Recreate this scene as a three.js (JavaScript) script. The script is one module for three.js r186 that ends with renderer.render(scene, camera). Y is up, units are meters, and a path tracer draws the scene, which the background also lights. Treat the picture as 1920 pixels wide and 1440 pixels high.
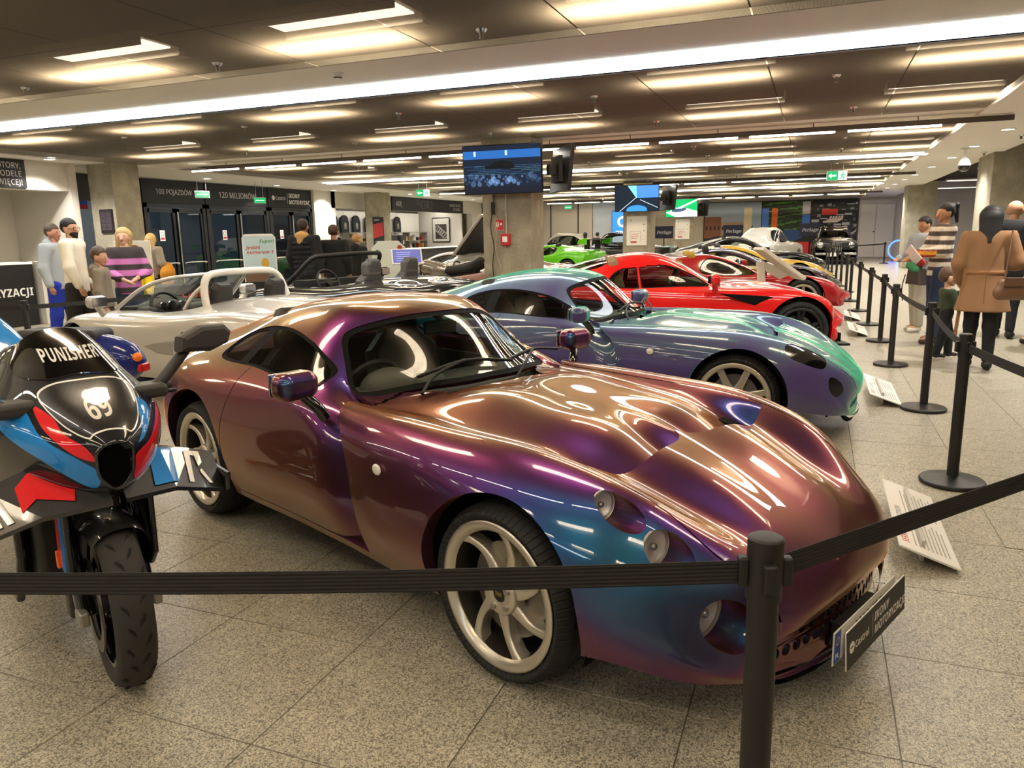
import * as THREE from 'three';
import { mergeGeometries } from 'three/addons/utils/BufferGeometryUtils.js';
import { RoundedBoxGeometry } from 'three/addons/geometries/RoundedBoxGeometry.js';
import { FontLoader } from 'three/addons/loaders/FontLoader.js';
import { TextGeometry } from 'three/addons/geometries/TextGeometry.js';
import { RectAreaLightUniformsLib } from 'three/addons/lights/RectAreaLightUniformsLib.js';

// ---------------------------------------------------------------- camera, light, exposure
const scene = new THREE.Scene();
scene.background = new THREE.Color(0x000000);
const camera = new THREE.PerspectiveCamera(2 * Math.atan(720 / 1409.4) * 180 / Math.PI, 4 / 3, 0.05, 200);
camera.position.set(0, 1.5, 0);
camera.rotation.set(-0.1967586, 0.381699, -0.0184854, 'YXZ');
const renderer = new THREE.WebGLRenderer();
renderer.toneMapping = THREE.LinearToneMapping;
renderer.toneMappingExposure = 1.22;
renderer.shadowMap.enabled = true;
RectAreaLightUniformsLib.init();
const WARM = [1, 0.83, 0.6], COOL = [0.93, 0.98, 1.0], NEUTRAL = [1, 0.93, 0.8];
const LIGHT = { box: 62, cove: 6, track: 26, down: 150 };

// ---------------------------------------------------------------- helpers
let seed = 7;
const rnd = () => { seed = (seed * 1664525 + 1013904223) >>> 0; return seed / 4294967296; };
const rr = (a, b) => a + (b - a) * rnd();
const clamp = (x, a = 0, b = 1) => Math.min(b, Math.max(a, x));
const sstep = (a, b, x) => { const t = clamp((x - a) / (b - a)); return t * t * (3 - 2 * t); };
const lerp = (a, b, t) => a + (b - a) * t;
const V = (x, y, z) => new THREE.Vector3(x, y, z);
const rgb = (r, g, b) => new THREE.Color().setRGB(r, g, b);
const mats = new Map();
function mat(color, roughness = 0.6, o = {}) {                       // cached physical material; colour as hex (sRGB) or [r, g, b] linear
  const key = JSON.stringify([color, roughness, Object.keys(o).map((k) => [k, o[k]?.uuid ?? o[k]])]);
  if (!mats.has(key)) {
    const m = new THREE.MeshPhysicalMaterial({ roughness, ...o });
    if (Array.isArray(color)) m.color.setRGB(...color); else m.color.set(color);
    if (Array.isArray(o.emissive)) m.emissive = rgb(...o.emissive);
    if (Array.isArray(o.specularColor)) m.specularColor = rgb(...o.specularColor);
    if (Array.isArray(o.sheenColor)) m.sheenColor = rgb(...o.sheenColor);
    m.side = THREE.DoubleSide;
    mats.set(key, m);
  }
  return mats.get(key);
}
const usedNames = new Map();
function numbered(name) {
  const n = usedNames.get(name) ?? 0; usedNames.set(name, n + 1);
  return n ? `${name}_${String(n).padStart(3, '0')}` : name;
}
function shadows(o) { o.castShadow = o.receiveShadow = true; return o; }
function tag(o, label, category, group) { o.userData.label = label; o.userData.category = category; if (group) o.userData.group = group; return o; }
function thing(name, label, category, [x, y, z] = [0, 0, 0], turn = 0, group) {
  const o = new THREE.Group(); o.name = numbered(name); scene.add(o);
  o.position.set(x, y, z); o.rotation.y = turn;
  return tag(o, label, category, group);
}
function part(name, geos, m, parent) {                               // merges geometries into one named mesh below parent
  const g = Array.isArray(geos) ? join(geos) : geos;
  const o = shadows(new THREE.Mesh(g, m)); o.name = name; parent.add(o); return o;
}
function struct(name, geos, m) { const o = part(numbered(name), geos, m, scene); o.userData.kind = 'structure'; return o; }
function join(list) {
  const gs = list.flat(9).filter(Boolean).map((g) => {
    let h = g.index ? g.toNonIndexed() : g.clone();
    for (const k of Object.keys(h.attributes)) if (!['position', 'normal', 'uv', 'color'].includes(k)) h.deleteAttribute(k);
    if (!h.attributes.normal) h.computeVertexNormals();
    if (!h.attributes.uv) h.setAttribute('uv', new THREE.BufferAttribute(new Float32Array(h.attributes.position.count * 2), 2));
    return h;
  });
  const col = gs.some((g) => g.attributes.color);
  if (col) for (const g of gs) if (!g.attributes.color) g.setAttribute('color', new THREE.BufferAttribute(new Float32Array(g.attributes.position.count * 3).fill(1), 3));
  return gs.length === 1 ? gs[0] : mergeGeometries(gs);
}
const at = (g, x = 0, y = 0, z = 0, rx = 0, ry = 0, rz = 0) => {
  const m = new THREE.Matrix4().compose(V(x, y, z), new THREE.Quaternion().setFromEuler(new THREE.Euler(rx, ry, rz, 'YXZ')), V(1, 1, 1));
  return g.applyMatrix4(m);
};
const box = (w, h, d, x = 0, y = 0, z = 0, b = 0) => (b ? new RoundedBoxGeometry(w, h, d, 2, b) : new THREE.BoxGeometry(w, h, d)).translate(x, y, z);
const cyl = (r0, r1, h, x = 0, y = 0, z = 0, n = 24) => new THREE.CylinderGeometry(r1, r0, h, n).translate(x, y, z);
const ball = (r, x, y, z, sx = 1, sy = 1, sz = 1, n = 20) => new THREE.SphereGeometry(r, n, Math.round(n * 0.7)).scale(sx, sy, sz).translate(x, y, z);
const lathe = (pts, n = 32) => new THREE.LatheGeometry(pts.map(([r, y]) => new THREE.Vector2(r, y)), n);
const curve = (pts, closed = false, t = 0.5) => new THREE.CatmullRomCurve3(pts.map((p) => V(...p)), closed, 'catmullrom', t);
const tube = (pts, r, n = 24, k = 8, closed = false) => new THREE.TubeGeometry(curve(pts, closed), n, r, k, closed);
function rod(a, b, r0, r1 = r0, n = 12) {
  const A = V(...a), B = V(...b), d = B.clone().sub(A), g = new THREE.CylinderGeometry(r1, r0, d.length(), n);
  g.applyQuaternion(new THREE.Quaternion().setFromUnitVectors(V(0, 1, 0), d.clone().normalize()));
  return g.translate(...A.add(B).multiplyScalar(0.5).toArray());
}
function poly(pts, depth, bevel = 0) {                               // extruded outline in x/y, centred on z
  const g = new THREE.ExtrudeGeometry(new THREE.Shape(pts.map((p) => new THREE.Vector2(...p))), { depth: depth - 2 * bevel, bevelEnabled: bevel > 0, bevelSize: bevel, bevelThickness: bevel, bevelSegments: 2, bevelOffset: -bevel, curveSegments: 12 });
  return g.translate(0, 0, -(depth - 2 * bevel) / 2);
}
function canvasTex(w, h, draw) {
  const c = document.createElement('canvas'); c.width = w; c.height = h;
  const x = c.getContext('2d'); draw(x, w, h);
  const t = new THREE.CanvasTexture(c); t.colorSpace = THREE.SRGBColorSpace; t.magFilter = THREE.LinearFilter; return t;
}
function printed(w, h, draw, px = 512, o = {}) {                     // material carrying flat print
  const t = canvasTex(px, Math.max(8, Math.round(px * h / w)), draw);
  return new THREE.MeshPhysicalMaterial({ map: t, roughness: o.rough ?? 0.5, side: THREE.DoubleSide, ...(o.emit ? { color: 0x000000, emissive: rgb(o.emit, o.emit, o.emit), emissiveMap: t } : {}), ...(o.more ?? {}) });
}
function dataTex(n, fn, srgb = false, m = n) {                        // square texture from fn(x, y) -> [r, g, b] or grey, 0..1
  const d = new Uint8Array(n * m * 4);
  for (let y = 0; y < m; y++) for (let x = 0; x < n; x++) {
    const v = fn(x, y), k = (y * n + x) * 4;
    for (let c = 0; c < 3; c++) d[k + c] = 255 * clamp(Array.isArray(v) ? v[c] : v);
    d[k + 3] = 255;
  }
  const t = new THREE.DataTexture(d, n, m); t.wrapS = t.wrapT = THREE.RepeatWrapping; t.magFilter = THREE.LinearFilter; t.minFilter = THREE.LinearMipmapLinearFilter; t.generateMipmaps = true;
  if (srgb) t.colorSpace = THREE.SRGBColorSpace; t.needsUpdate = true; return t;
}
function tileNoise(n, cells, s0) {                                   // periodic value noise
  let s = s0; const r = () => { s = (s * 1664525 + 1013904223) >>> 0; return s / 4294967296; };
  const g = Array.from({ length: cells * cells }, r), f = (t) => t * t * (3 - 2 * t);
  return (x, y) => {
    const u = x / n * cells, v = y / n * cells, i = Math.floor(u), j = Math.floor(v), a = f(u - i), b = f(v - j), G = (p, q) => g[((q % cells) + cells) % cells * cells + ((p % cells) + cells) % cells];
    return lerp(lerp(G(i, j), G(i + 1, j), a), lerp(G(i, j + 1), G(i + 1, j + 1), a), b);
  };
}
// planar uv in metres for boxes and slabs (largest face direction of the normal)
function metreUV(g, k = 1) {
  if (g.index) g = g.toNonIndexed();
  const p = g.attributes.position, n = g.attributes.normal, uv = new Float32Array(p.count * 2);
  for (let i = 0; i < p.count; i++) {
    const ax = Math.abs(n.getX(i)), ay = Math.abs(n.getY(i)), az = Math.abs(n.getZ(i));
    const [u, v] = ay >= ax && ay >= az ? [p.getX(i), p.getZ(i)] : ax >= az ? [p.getZ(i), p.getY(i)] : [p.getX(i), p.getY(i)];
    uv[i * 2] = u * k; uv[i * 2 + 1] = v * k;
  }
  g.setAttribute('uv', new THREE.BufferAttribute(uv, 2)); return g;
}
function areaLight(w, h, x, y, z, color, intensity, dir = [0, -1, 0], name = 'area_light') {
  const l = new THREE.RectAreaLight(rgb(...color), intensity, w, h); l.name = name;
  l.position.set(x, y, z); l.lookAt(x + dir[0], y + dir[1], z + dir[2]); scene.add(l); return l;
}
const boldFont = await new FontLoader().loadAsync('fonts/droid/droid_sans_bold.typeface.json');
// shared plain materials
const BLACK = mat(0x121110, 0.55), BLACKGLOSS = mat(0x0a0a0b, 0.12, { clearcoat: 1, clearcoatRoughness: 0.05 }), RUBBER = mat(0x141414, 0.75), CHROME = mat(0xd8d8d8, 0.12, { metalness: 1 }), STEEL = mat(0xb9b6b0, 0.32, { metalness: 1 }), WHITE = mat(0xe9e6de, 0.7), DARKGREY = mat(0x2a2928, 0.6);
// ---------------------------------------------------------------- textures of surfaces
const nA = tileNoise(512, 256, 11), nB = tileNoise(512, 90, 23), nC = tileNoise(512, 12, 5), nD = tileNoise(512, 150, 77);
const graniteTex = dataTex(512, (x, y) => {                           // beige granite with grey-brown worms of grain
  const w = Math.abs(nB(x, y) - 0.5) * 2 + 0.35 * (nA(x, y) - 0.5), d = nD(x + 40, y + 9), big = (nC(x, y) - 0.5) * 0.05;
  let v = w < 0.17 ? 0.42 : w < 0.3 ? 0.55 : 0.7; if (d > 0.76) v += 0.09; if (d < 0.2) v -= 0.1;
  v += big + 0.06 * (nA(y, x) - 0.5); return [v, v * 0.955, v * 0.84];
}, true);
const concreteTex = dataTex(512, (x, y) => { const v = 0.6 + 0.09 * (nC(x, y) - 0.5) + 0.06 * (nB(x, y) - 0.5) + 0.05 * (nA(x, y) - 0.5) - (nD(x, y) > 0.9 ? 0.05 : 0); return [v, v * 0.955, v * 0.83]; }, true);
const fabricTex = dataTex(64, (x, y) => 0.5 + 0.25 * Math.sin(x * Math.PI / 4) * Math.sin(y * Math.PI / 4));
const rep = (t, u, v = u) => { const c = t.clone(); c.repeat.set(u, v); c.needsUpdate = true; return c; };
const GRANITE = mat(0xffffff, 0.36, { map: rep(graniteTex, 2), specularIntensity: 0.9 });
const CONCRETE = mat(0xffffff, 0.85, { map: rep(concreteTex, 0.6), bumpMap: rep(concreteTex, 0.6), bumpScale: 0.004 });
const PLASTER = mat(0xded7c6, 0.8), PLASTERW = mat(0xe7e3da, 0.75);

// ---------------------------------------------------------------- floor: slab, and the nearer tiles one by one
const TX = 0.605, TZ = 0.598, X0 = 0.31, Z0 = -2.77;
const jointTex = canvasTex(512, 512, (x) => {
  const c = document.createElement('canvas'); c.width = c.height = 512; const y = c.getContext('2d'), im = y.createImageData(512, 512), d = graniteTex.image.data;
  for (let i = 0; i < d.length; i++) im.data[i] = d[i];
  y.putImageData(im, 0, 0); x.drawImage(c, 0, 0);
  x.fillStyle = '#6d6455'; x.fillRect(0, 0, 3, 512); x.fillRect(0, 0, 512, 3);
});
jointTex.wrapS = jointTex.wrapT = THREE.RepeatWrapping; jointTex.flipY = false;
const floorGeo = metreUV(box(30, 0.12, 54, -5, -0.064, -19));
{ const p = floorGeo.attributes.position, uv = floorGeo.attributes.uv; for (let i = 0; i < p.count; i++) uv.setXY(i, (p.getX(i) - X0) / TX + 0.003, (p.getZ(i) - Z0) / TZ + 0.003); }
const floor = struct('floor', floorGeo, mat(0xffffff, 0.36, { map: jointTex, specularIntensity: 0.9 }));
{
  const tiles = [], variants = [];
  for (let k = 0; k < 6; k++) {
    const g = metreUV(new RoundedBoxGeometry(TX - 0.004, 0.012, TZ - 0.004, 1, 0.0012)), uv = g.attributes.uv;
    const a = k * 1.37, b = k * 0.71; for (let i = 0; i < uv.count; i++) uv.setXY(i, uv.getX(i) + a, uv.getY(i) + b);
    variants.push(g);
  }
  camera.updateMatrixWorld(); camera.updateProjectionMatrix();
  for (let i = -12; i < 10; i++) for (let j = -30; j < 6; j++) {
    const x = X0 + (i + 0.5) * TX, z = Z0 + (j + 0.5) * TZ, p = V(x, 0, z).project(camera);
    if (z < -0.5 && Math.abs(p.x) < 1.12 && p.y > -1.35 && p.y < 0.5) tiles.push([x, z, Math.hypot(x, z), Math.abs(i * 7 + j * 5) % 6]);
  }
  tiles.sort((a, b) => a[2] - b[2]);
  for (const [x, z, , k] of tiles.slice(0, 299)) { const t = part('tile', variants[k], GRANITE, floor); t.position.set(x, -0.006, z); }
}

// ---------------------------------------------------------------- ceiling
const CY = 3.0, MX0 = 1.96, COLS = 12, PW = 1.2 + 0.035;
const meshTex = dataTex(128, (x, y) => {                              // expanded metal: strands round diamond openings
  const u = (x / 128 * 2) % 1, v = (y / 128 * 4) % 1, d = (a, b) => Math.abs(u - a) * 2 + Math.abs(v - b) * 2;
  return Math.min(d(0.5, 0.5), Math.min(d(0, 0), d(1, 0), d(0, 1), d(1, 1))) < 0.46 ? 0 : 1;
});
const MESH = mat(0x786f62, 1, { alphaMap: meshTex, alphaTest: 0.5, transmission: 0.45, specularIntensity: 0.3 });
const ceiling = struct('ceiling', metreUV(box(30, 0.15, 54, -5, 3.72, -19)), mat(0x4a443b, 0.9));
const bays = [[7.9, 5.5], [3.8, -0.75], [-1.75, -6.03], [-7.36, -11.85], [-12.95, -17.35], [-18.6, -23.05], [-24.15, -28.55], [-29.8, -34.25], [-35.35, -39.7]];
{
  const made = new Map();
  const panelGeo = (w, d) => {
    const key = w.toFixed(3) + d.toFixed(3);
    if (!made.has(key)) {
      const p = new THREE.PlaneGeometry(w - 0.012, d - 0.012).rotateX(Math.PI / 2), uv = p.attributes.uv;
      for (let i = 0; i < uv.count; i++) uv.setXY(i, uv.getX(i) * w / 0.036, uv.getY(i) * d / 0.036);
      const rim = [box(w - 0.012, 0.03, 0.006, 0, 0.015, d / 2 - 0.009), box(w - 0.012, 0.03, 0.006, 0, 0.015, -d / 2 + 0.009), box(0.006, 0.03, d - 0.012, w / 2 - 0.009, 0.015, 0), box(0.006, 0.03, d - 0.012, -w / 2 + 0.009, 0.015, 0)];
      for (const r of rim) { const q = r.attributes.uv; for (let i = 0; i < q.count; i++) q.setXY(i, 0.25, 0); }
      void rim; made.set(key, join([p]));
    }
    return made.get(key);
  };
  for (const [z0, z1] of bays) {
    const rows = z0 - z1 > 3 ? 3 : 1, d = (z0 - z1) / rows;
    if (z1 > -0.5) { for (let c = 0; c < COLS; c += 3) { const o = part('mesh_panel', panelGeo(PW * 3, z0 - z1), MESH, ceiling); o.position.set(MX0 - (c + 1.5) * PW, CY, (z0 + z1) / 2); } continue; }
    for (let r = 0; r < rows; r++) for (let c = 0; c < COLS; c++) {
      const o = part('mesh_panel', panelGeo(PW, d), MESH, ceiling); o.position.set(MX0 - (c + 0.5) * PW, CY, z0 - (r + 0.5) * d);
    }
  }
}
// light fittings above the mesh
{
  const glow = mat(0x000000, 0.5, { emissive: [5, 4.3, 3.3] }), body = mat(0x807a70, 0.6), rows = [2.95, 0.4, -2.9, -5.4, -8.25, -10.8, -14.1, -16.75, -19.7, -22.3, -25.3, -27.9, -30.9, -33.5, -36.5, -39];
  const gBody = join([box(1.3, 0.05, 0.44, 0, 0.055, 0), box(1.3, 0.07, 0.012, 0, 0.0, 0.215), box(1.3, 0.07, 0.012, 0, 0.0, -0.215), box(1.24, 0.04, 0.1, 0, 0.0, -0.34), box(1.3, 0.03, 0.03, 0, 0.02, -0.27)]), gLens = box(1.22, 0.012, 0.3, 0, 0.02, 0);
  rows.forEach((z, r) => {
    for (let k = 0; k < 6; k++) {
      const x = MX0 - PW / 2 - k * PW * 2, near = Math.abs(x) < 13;
      const o = thing('ceiling_light', 'warm white rectangular light fitting glowing through the ceiling mesh', 'ceiling light', [x, CY + 0.17, z], 0, 'rectangular light fittings above the ceiling mesh');
      part('housing', gBody, body, o); part('diffuser', gLens, glow, o);
      if (near) areaLight(1.22, 0.3, x, CY + 0.165, z, WARM, LIGHT.box, [0, -1, 0], 'ceiling_light_glow');
    }
  });
}
// white cross bands with a cool luminous strip, and dark hanging tracks with tubes
{
  for (const zc of [4.65, -6.7, -17.97, -29.17]) {
    const near = zc > -10, w = near ? 1.33 : 1.25;
    struct('trim_1', metreUV(box(14.9, 0.05, w, -5.4, 3.035, zc)), PLASTER);
    const z = zc - w / 2 + 0.26;
    const o = thing('cove_light', zc > 0 ? 'cool white luminous strip across the ceiling behind the viewer' : zc > -10 ? 'long cool white luminous strip crossing the whole ceiling nearest the viewer' : zc > -20 ? 'second cool white luminous strip crossing the ceiling' : 'farthest cool white luminous strip crossing the ceiling', 'strip light', [-5.4, 3.0, z - 0.02]);
    part('lens', box(14.9, 0.05, 0.4, 0, 0, 0), mat(0x000000, 0.4, { emissive: [4, 4.4, 4.8] }), o);
    part('profile', [box(14.9, 0.07, 0.02, 0, 0.0, -0.22), box(14.9, 0.012, 0.06, 0, -0.03, -0.24)], mat(0x6f6d6a, 0.5, { metalness: 0.6 }), o);
    for (let k = 0; k < COLS; k++) part('bracket', box(0.06, 0.05, 0.08, MX0 - k * PW + 5.4, -0.005, -0.23), BLACK, o);
    for (let k = 0; k < 5; k++) areaLight(2.9, 0.38, -11.4 + k * 3, 2.972, z, COOL, LIGHT.cove, [0, -1, 0], 'cove_light_glow');
  }
  const order = ['track above the viewer', 'nearest in view', 'second in view', 'third in view', 'farthest'];
  [-1.25, -12.45, -23.6, -34.8].forEach((z, i) => {
    struct('trim_1', metreUV(box(14.9, 0.05, 1.1, -5.4, 3.05, z + 0.05)), PLASTER);
    const o = thing('light_track', `dark hanging track with a row of white tubes, ${order[i]}`, 'track light', [-4.6, 2.93, z]);
    part('rail', box(14, 0.07, 0.05, 0, 0, 0), mat(0x4a4138, 0.6), o);
    for (let k = 0; k < 10; k++) {
      const x = 0.94 - k * 1.37 + 4.6; if (x < -6.9) break;
      part('tube', new THREE.CylinderGeometry(0.016, 0.016, 1.2, 10).rotateZ(Math.PI / 2).translate(x, -0.05, 0), mat(0x000000, 0.4, { emissive: [6, 5.8, 5.4] }), o);
      part('hanger', rod([x + 0.3, 0.03, 0], [x + 0.3, 0.1, 0], 0.006), BLACK, o);
      areaLight(1.2, 0.04, x - 4.6, 2.855, z, NEUTRAL, LIGHT.track, [0, -1, 0], 'track_tube_glow');
    }
  });
}
// white soffits along the right and left, with downlights
struct('trim_1', metreUV(box(1.5, 0.1, 52, 2.72, 3.03, -18)), PLASTERW);
struct('trim_1', metreUV(box(2.7, 0.1, 52, -14.2, 3.03, -18)), PLASTERW);
{
  const spots = [[2.68, -8.9], [2.68, -11.6], [2.7, -14.35], [2.68, -17], [2.67, -19.5], [2.62, -22.2], [2.56, -25.2], [2.5, -27.6], [2.45, -30.2], [2.4, -32.8], [2.4, -35.4], [-12.9, -10], [-14, -15], [-14.3, -18], [-14.4, -20.9], [-13.6, -24.4], [-13.7, -27], [-13.8, -30.2]];
  for (const [x, z] of spots) {
    const o = thing('downlight', x > 0 ? 'small round downlight in the white soffit along the right' : 'small round downlight in the white ceiling along the left wall', 'downlight', [x, 2.975, z], 0, x > 0 ? 'downlights of the right soffit' : 'downlights by the left wall');
    part('ring', new THREE.TorusGeometry(0.1, 0.012, 6, 24).rotateX(Math.PI / 2), WHITE, o);
    part('lamp_lens', cyl(0.09, 0.09, 0.008, 0, 0, 0), mat(0x000000, 0.4, { emissive: [9, 9.2, 9.6] }), o);
    const l = new THREE.SpotLight(rgb(1, 0.96, 0.9), LIGHT.down / 6, 0, 1.15, 0.6); l.name = 'downlight_glow'; l.position.set(x, 2.95, z); l.target.position.set(x, 0, z); l.castShadow = true; l.shadow.radius = 3; scene.add(l, l.target);
  }
}
// sprinklers and detectors under the mesh
{
  const spr = (x, z, y = CY) => { const o = thing('sprinkler', 'small chrome sprinkler head below the ceiling', 'sprinkler', [x, y, z], 0, 'sprinkler heads of the ceiling'); part('escutcheon', cyl(0.03, 0.045, 0.02, 0, -0.012, 0, 16), CHROME, o); part('head', [cyl(0.012, 0.02, 0.045, 0, -0.045, 0, 10), cyl(0.022, 0.022, 0.004, 0, -0.07, 0, 12)], mat(0x7a7268, 0.4, { metalness: 0.8 }), o); };
  for (const x of [-9.5, -7.3, -4.9, -2.4, 0.1]) for (const z of [-5.5, -8.6, -10.9, -14.4, -16.3, -19.9, -22.4]) if (x < 0.2) spr(x + (z < -10 ? 0.25 : 0), z);
  for (const z of [-12.5, -15.4, -18.5]) spr(3.1, z, 2.98);
  const d = thing('smoke_detector', 'round white smoke detector on the white ceiling band', 'smoke detector', [-4.25, 3.01, -6.35]);
  part('base', cyl(0.055, 0.055, 0.015, 0, -0.005, 0), WHITE, d); part('dome', lathe([[0, -0.06], [0.025, -0.055], [0.04, -0.03], [0.05, -0.012]], 24), WHITE, d); part('vent_ring', cyl(0.03, 0.042, 0.008, 0, -0.045, 0), DARKGREY, d);
}
// ---------------------------------------------------------------- columns and walls
function column(name, label, x0, x1, z0, z1) { const o = struct(name, metreUV(new RoundedBoxGeometry(x1 - x0, 3.1, z0 - z1, 2, 0.015).translate((x0 + x1) / 2, 1.55, (z0 + z1) / 2)), CONCRETE); o.userData.label = label; return o; }
column('column', 'concrete column carrying the nearest pair of screens', -5.12, -4.27, -11.6, -12.2);
column('column', 'concrete column behind the red sports car', -5.59, -4.72, -23.4, -24.1);
column('column', 'farthest concrete column with a screen', -6.04, -5.23, -35, -35.7);
column('column', 'concrete column by the white kiosk', -13.34, -12.7, -11.1, -11.75);
column('column', 'concrete column in front of the shop', -14.43, -13.84, -22.7, -23.4);
column('column', 'dark concrete column farther along the right side', 3.0, 3.95, -31.45, -32.9);
column('column', 'dark concrete column behind the woman in the camel coat', 3.3, 4.9, -18.6, -20.2);
const WALLW = mat(0xd9d3c5, 0.8);
struct('wall_back', metreUV(box(30, 4, 0.2, -5, 1.9, 8.1)), WALLW);
struct('wall_right', metreUV(box(0.2, 4, 54, 8.1, 1.9, -19)), mat(0xcfcac0, 0.85));
for (const z of [-14, -20, -26, -32, -38]) { const o = thing('ceiling_light', 'long strip light over the side hall beyond the right-hand columns', 'ceiling light', [5.8, 3.1, z], 0, 'strip lights of the side hall'); part('housing', box(3.1, 0.05, 0.24, 0, 0.03, 0), WHITE, o); part('diffuser', box(3, 0.012, 0.2, 0, 0, 0), mat(0x000000, 0.5, { emissive: [3, 2.8, 2.5] }), o); areaLight(3, 0.2, 5.8, 3.09, z, NEUTRAL, 18, [0, -1, 0], 'side_hall_glow'); }
struct('wall_left', [metreUV(box(0.2, 4, 17, -20.1, 1.9, -0.5)), metreUV(box(0.2, 4, 25, -20.1, 1.9, -33.5))], WALLW);
struct('wall_front', metreUV(box(30, 4, 0.2, -5, 1.9, -42.6)), WALLW);
// ---------------------------------------------------------------- stanchions with belts
const POSTM = mat(0x161412, 0.5), BASEM = mat(0x171513, 0.42), BELT = mat(0x191714, 0.8, { bumpMap: rep(dataTex(8, (x, y) => 0.5 + 0.5 * Math.sin(y / 8 * 2 * Math.PI)), 1, 1), bumpScale: 0.0015 });
const postGeo = [cyl(0.0315, 0.0315, 0.79, 0, 0.415, 0, 32)], POSTH = 0.895;
const baseGeo = lathe([[0, 0.002], [0.172, 0.002], [0.176, 0.008], [0.176, 0.02], [0.168, 0.028], [0.08, 0.036], [0.036, 0.05], [0.0, 0.05]], 48);
const headGeo = [cyl(0.036, 0.036, 0.13, 0, POSTH - 0.07, 0, 32), lathe([[0, POSTH], [0.028, POSTH], [0.0345, POSTH - 0.004], [0.036, POSTH - 0.01]], 32)];
const clipGeo = new RoundedBoxGeometry(0.022, 0.062, 0.026, 2, 0.006).translate(0.043, POSTH - 0.075, 0);
const clipGeos = [0, 1, 2, 3].map((k) => clipGeo.clone().rotateY(k * Math.PI / 2 + 0.2));
let stanchionProto;
function stanchion(x, z, label, turn = 0) {
  let o;
  if (!stanchionProto) {
    o = stanchionProto = thing('barrier_post', label, 'barrier post', [x, 0, z], turn, 'barrier posts');
    part('base', baseGeo, BASEM, o); part('pole', postGeo, POSTM, o);
    const h = part('head', headGeo, POSTM, o); for (const g of clipGeos) part('belt_clip', g, POSTM, h);
  } else { o = stanchionProto.clone(); o.name = numbered('barrier_post'); scene.add(o); tag(o, label, 'barrier post', 'barrier posts'); o.position.set(x, 0, z); o.rotation.y = turn; }
}
function belt(a, b, label, sag = 0.012, y0 = POSTH - 0.078, w = 0.05) {       // woven belt, slightly sagging, with thickness
  const d = V(b[0] - a[0], 0, b[1] - a[1]), L = d.length(); d.normalize();
  const n = 16, pos = [], uv = [], idx = [], nx = -d.z * 0.0012, nz = d.x * 0.0012;
  for (let i = 0; i <= n; i++) {
    const t = i / n, s = 0.046 + (L - 0.092) * t, y = y0 - 4 * sag * t * (1 - t);
    for (const [k, h] of [[1, 0.5], [1, -0.5], [-1, -0.5], [-1, 0.5]]) { pos.push(a[0] + d.x * s + nx * k, y + h * w, a[1] + d.z * s + nz * k); uv.push(s, (h + 0.5) * 6); }
    if (i) for (let q = 0; q < 4; q++) { const A = (i - 1) * 4 + q, B = (i - 1) * 4 + (q + 1) % 4; idx.push(A, B, A + 4, B, B + 4, A + 4); }
  }
  const g = new THREE.BufferGeometry(); g.setAttribute('position', new THREE.Float32BufferAttribute(pos, 3)); g.setAttribute('uv', new THREE.Float32BufferAttribute(uv, 2)); g.setIndex(idx);
  const ng = g.toNonIndexed(); ng.computeVertexNormals();
  const o = part(numbered('barrier_belt'), ng, BELT, scene); tag(o, label, 'barrier belt', 'black woven barrier belts');
}
const P = [[-0.06, -1.51], [0.83, -4.93], [0.91, -6.95], [0.84, -9.16], [0.87, -11.11], [0.83, -13.0], [0.78, -15.17], [0.72, -17.2], [0.72, -19.6], [0.66, -21.7], [0.6, -24], [0.52, -26.4], [0.45, -29], [0.4, -31.5]];
const nth = ['nearest', 'second', 'third', 'fourth', 'fifth', 'sixth', 'seventh', 'eighth', 'ninth', 'tenth', 'eleventh', 'twelfth', 'thirteenth', 'fourteenth'];
P.forEach(([x, z], i) => stanchion(x, z, i ? `black barrier post on a round base, ${nth[i]} along the aisle` : 'nearest black barrier post, right in front of the sports car nose', i ? 0 : 0.1));
for (let i = 1; i < P.length - 1; i++) belt(P[i], P[i + 1], `black barrier belt between the ${nth[i]} and ${nth[i + 1]} posts of the aisle`, 0.02);
// belts of the nearest post: to the left past the motorcycle, and to the post outside the frame on the right
stanchion(-2.92, -0.51, 'black barrier post outside the left edge, beside the motorcycle'); belt(P[0], [-2.92, -0.51], 'black barrier belt crossing in front of the motorcycle and sports car', 0.03);
stanchion(1.2, -3.15, 'black barrier post outside the right edge of the view'); belt(P[0], [1.2, -3.15], 'black barrier belt rising to the right past the sports car nose', 0.0); belt([1.2, -3.15], P[1], 'black barrier belt between the right-hand post and the second post', 0.02);
stanchion(2.7, -35.6, 'black barrier post standing alone before the white far door'); belt([0.4, -31.5], [2.7, -35.6], 'black barrier belt before the white far door', 0.02);
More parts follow.
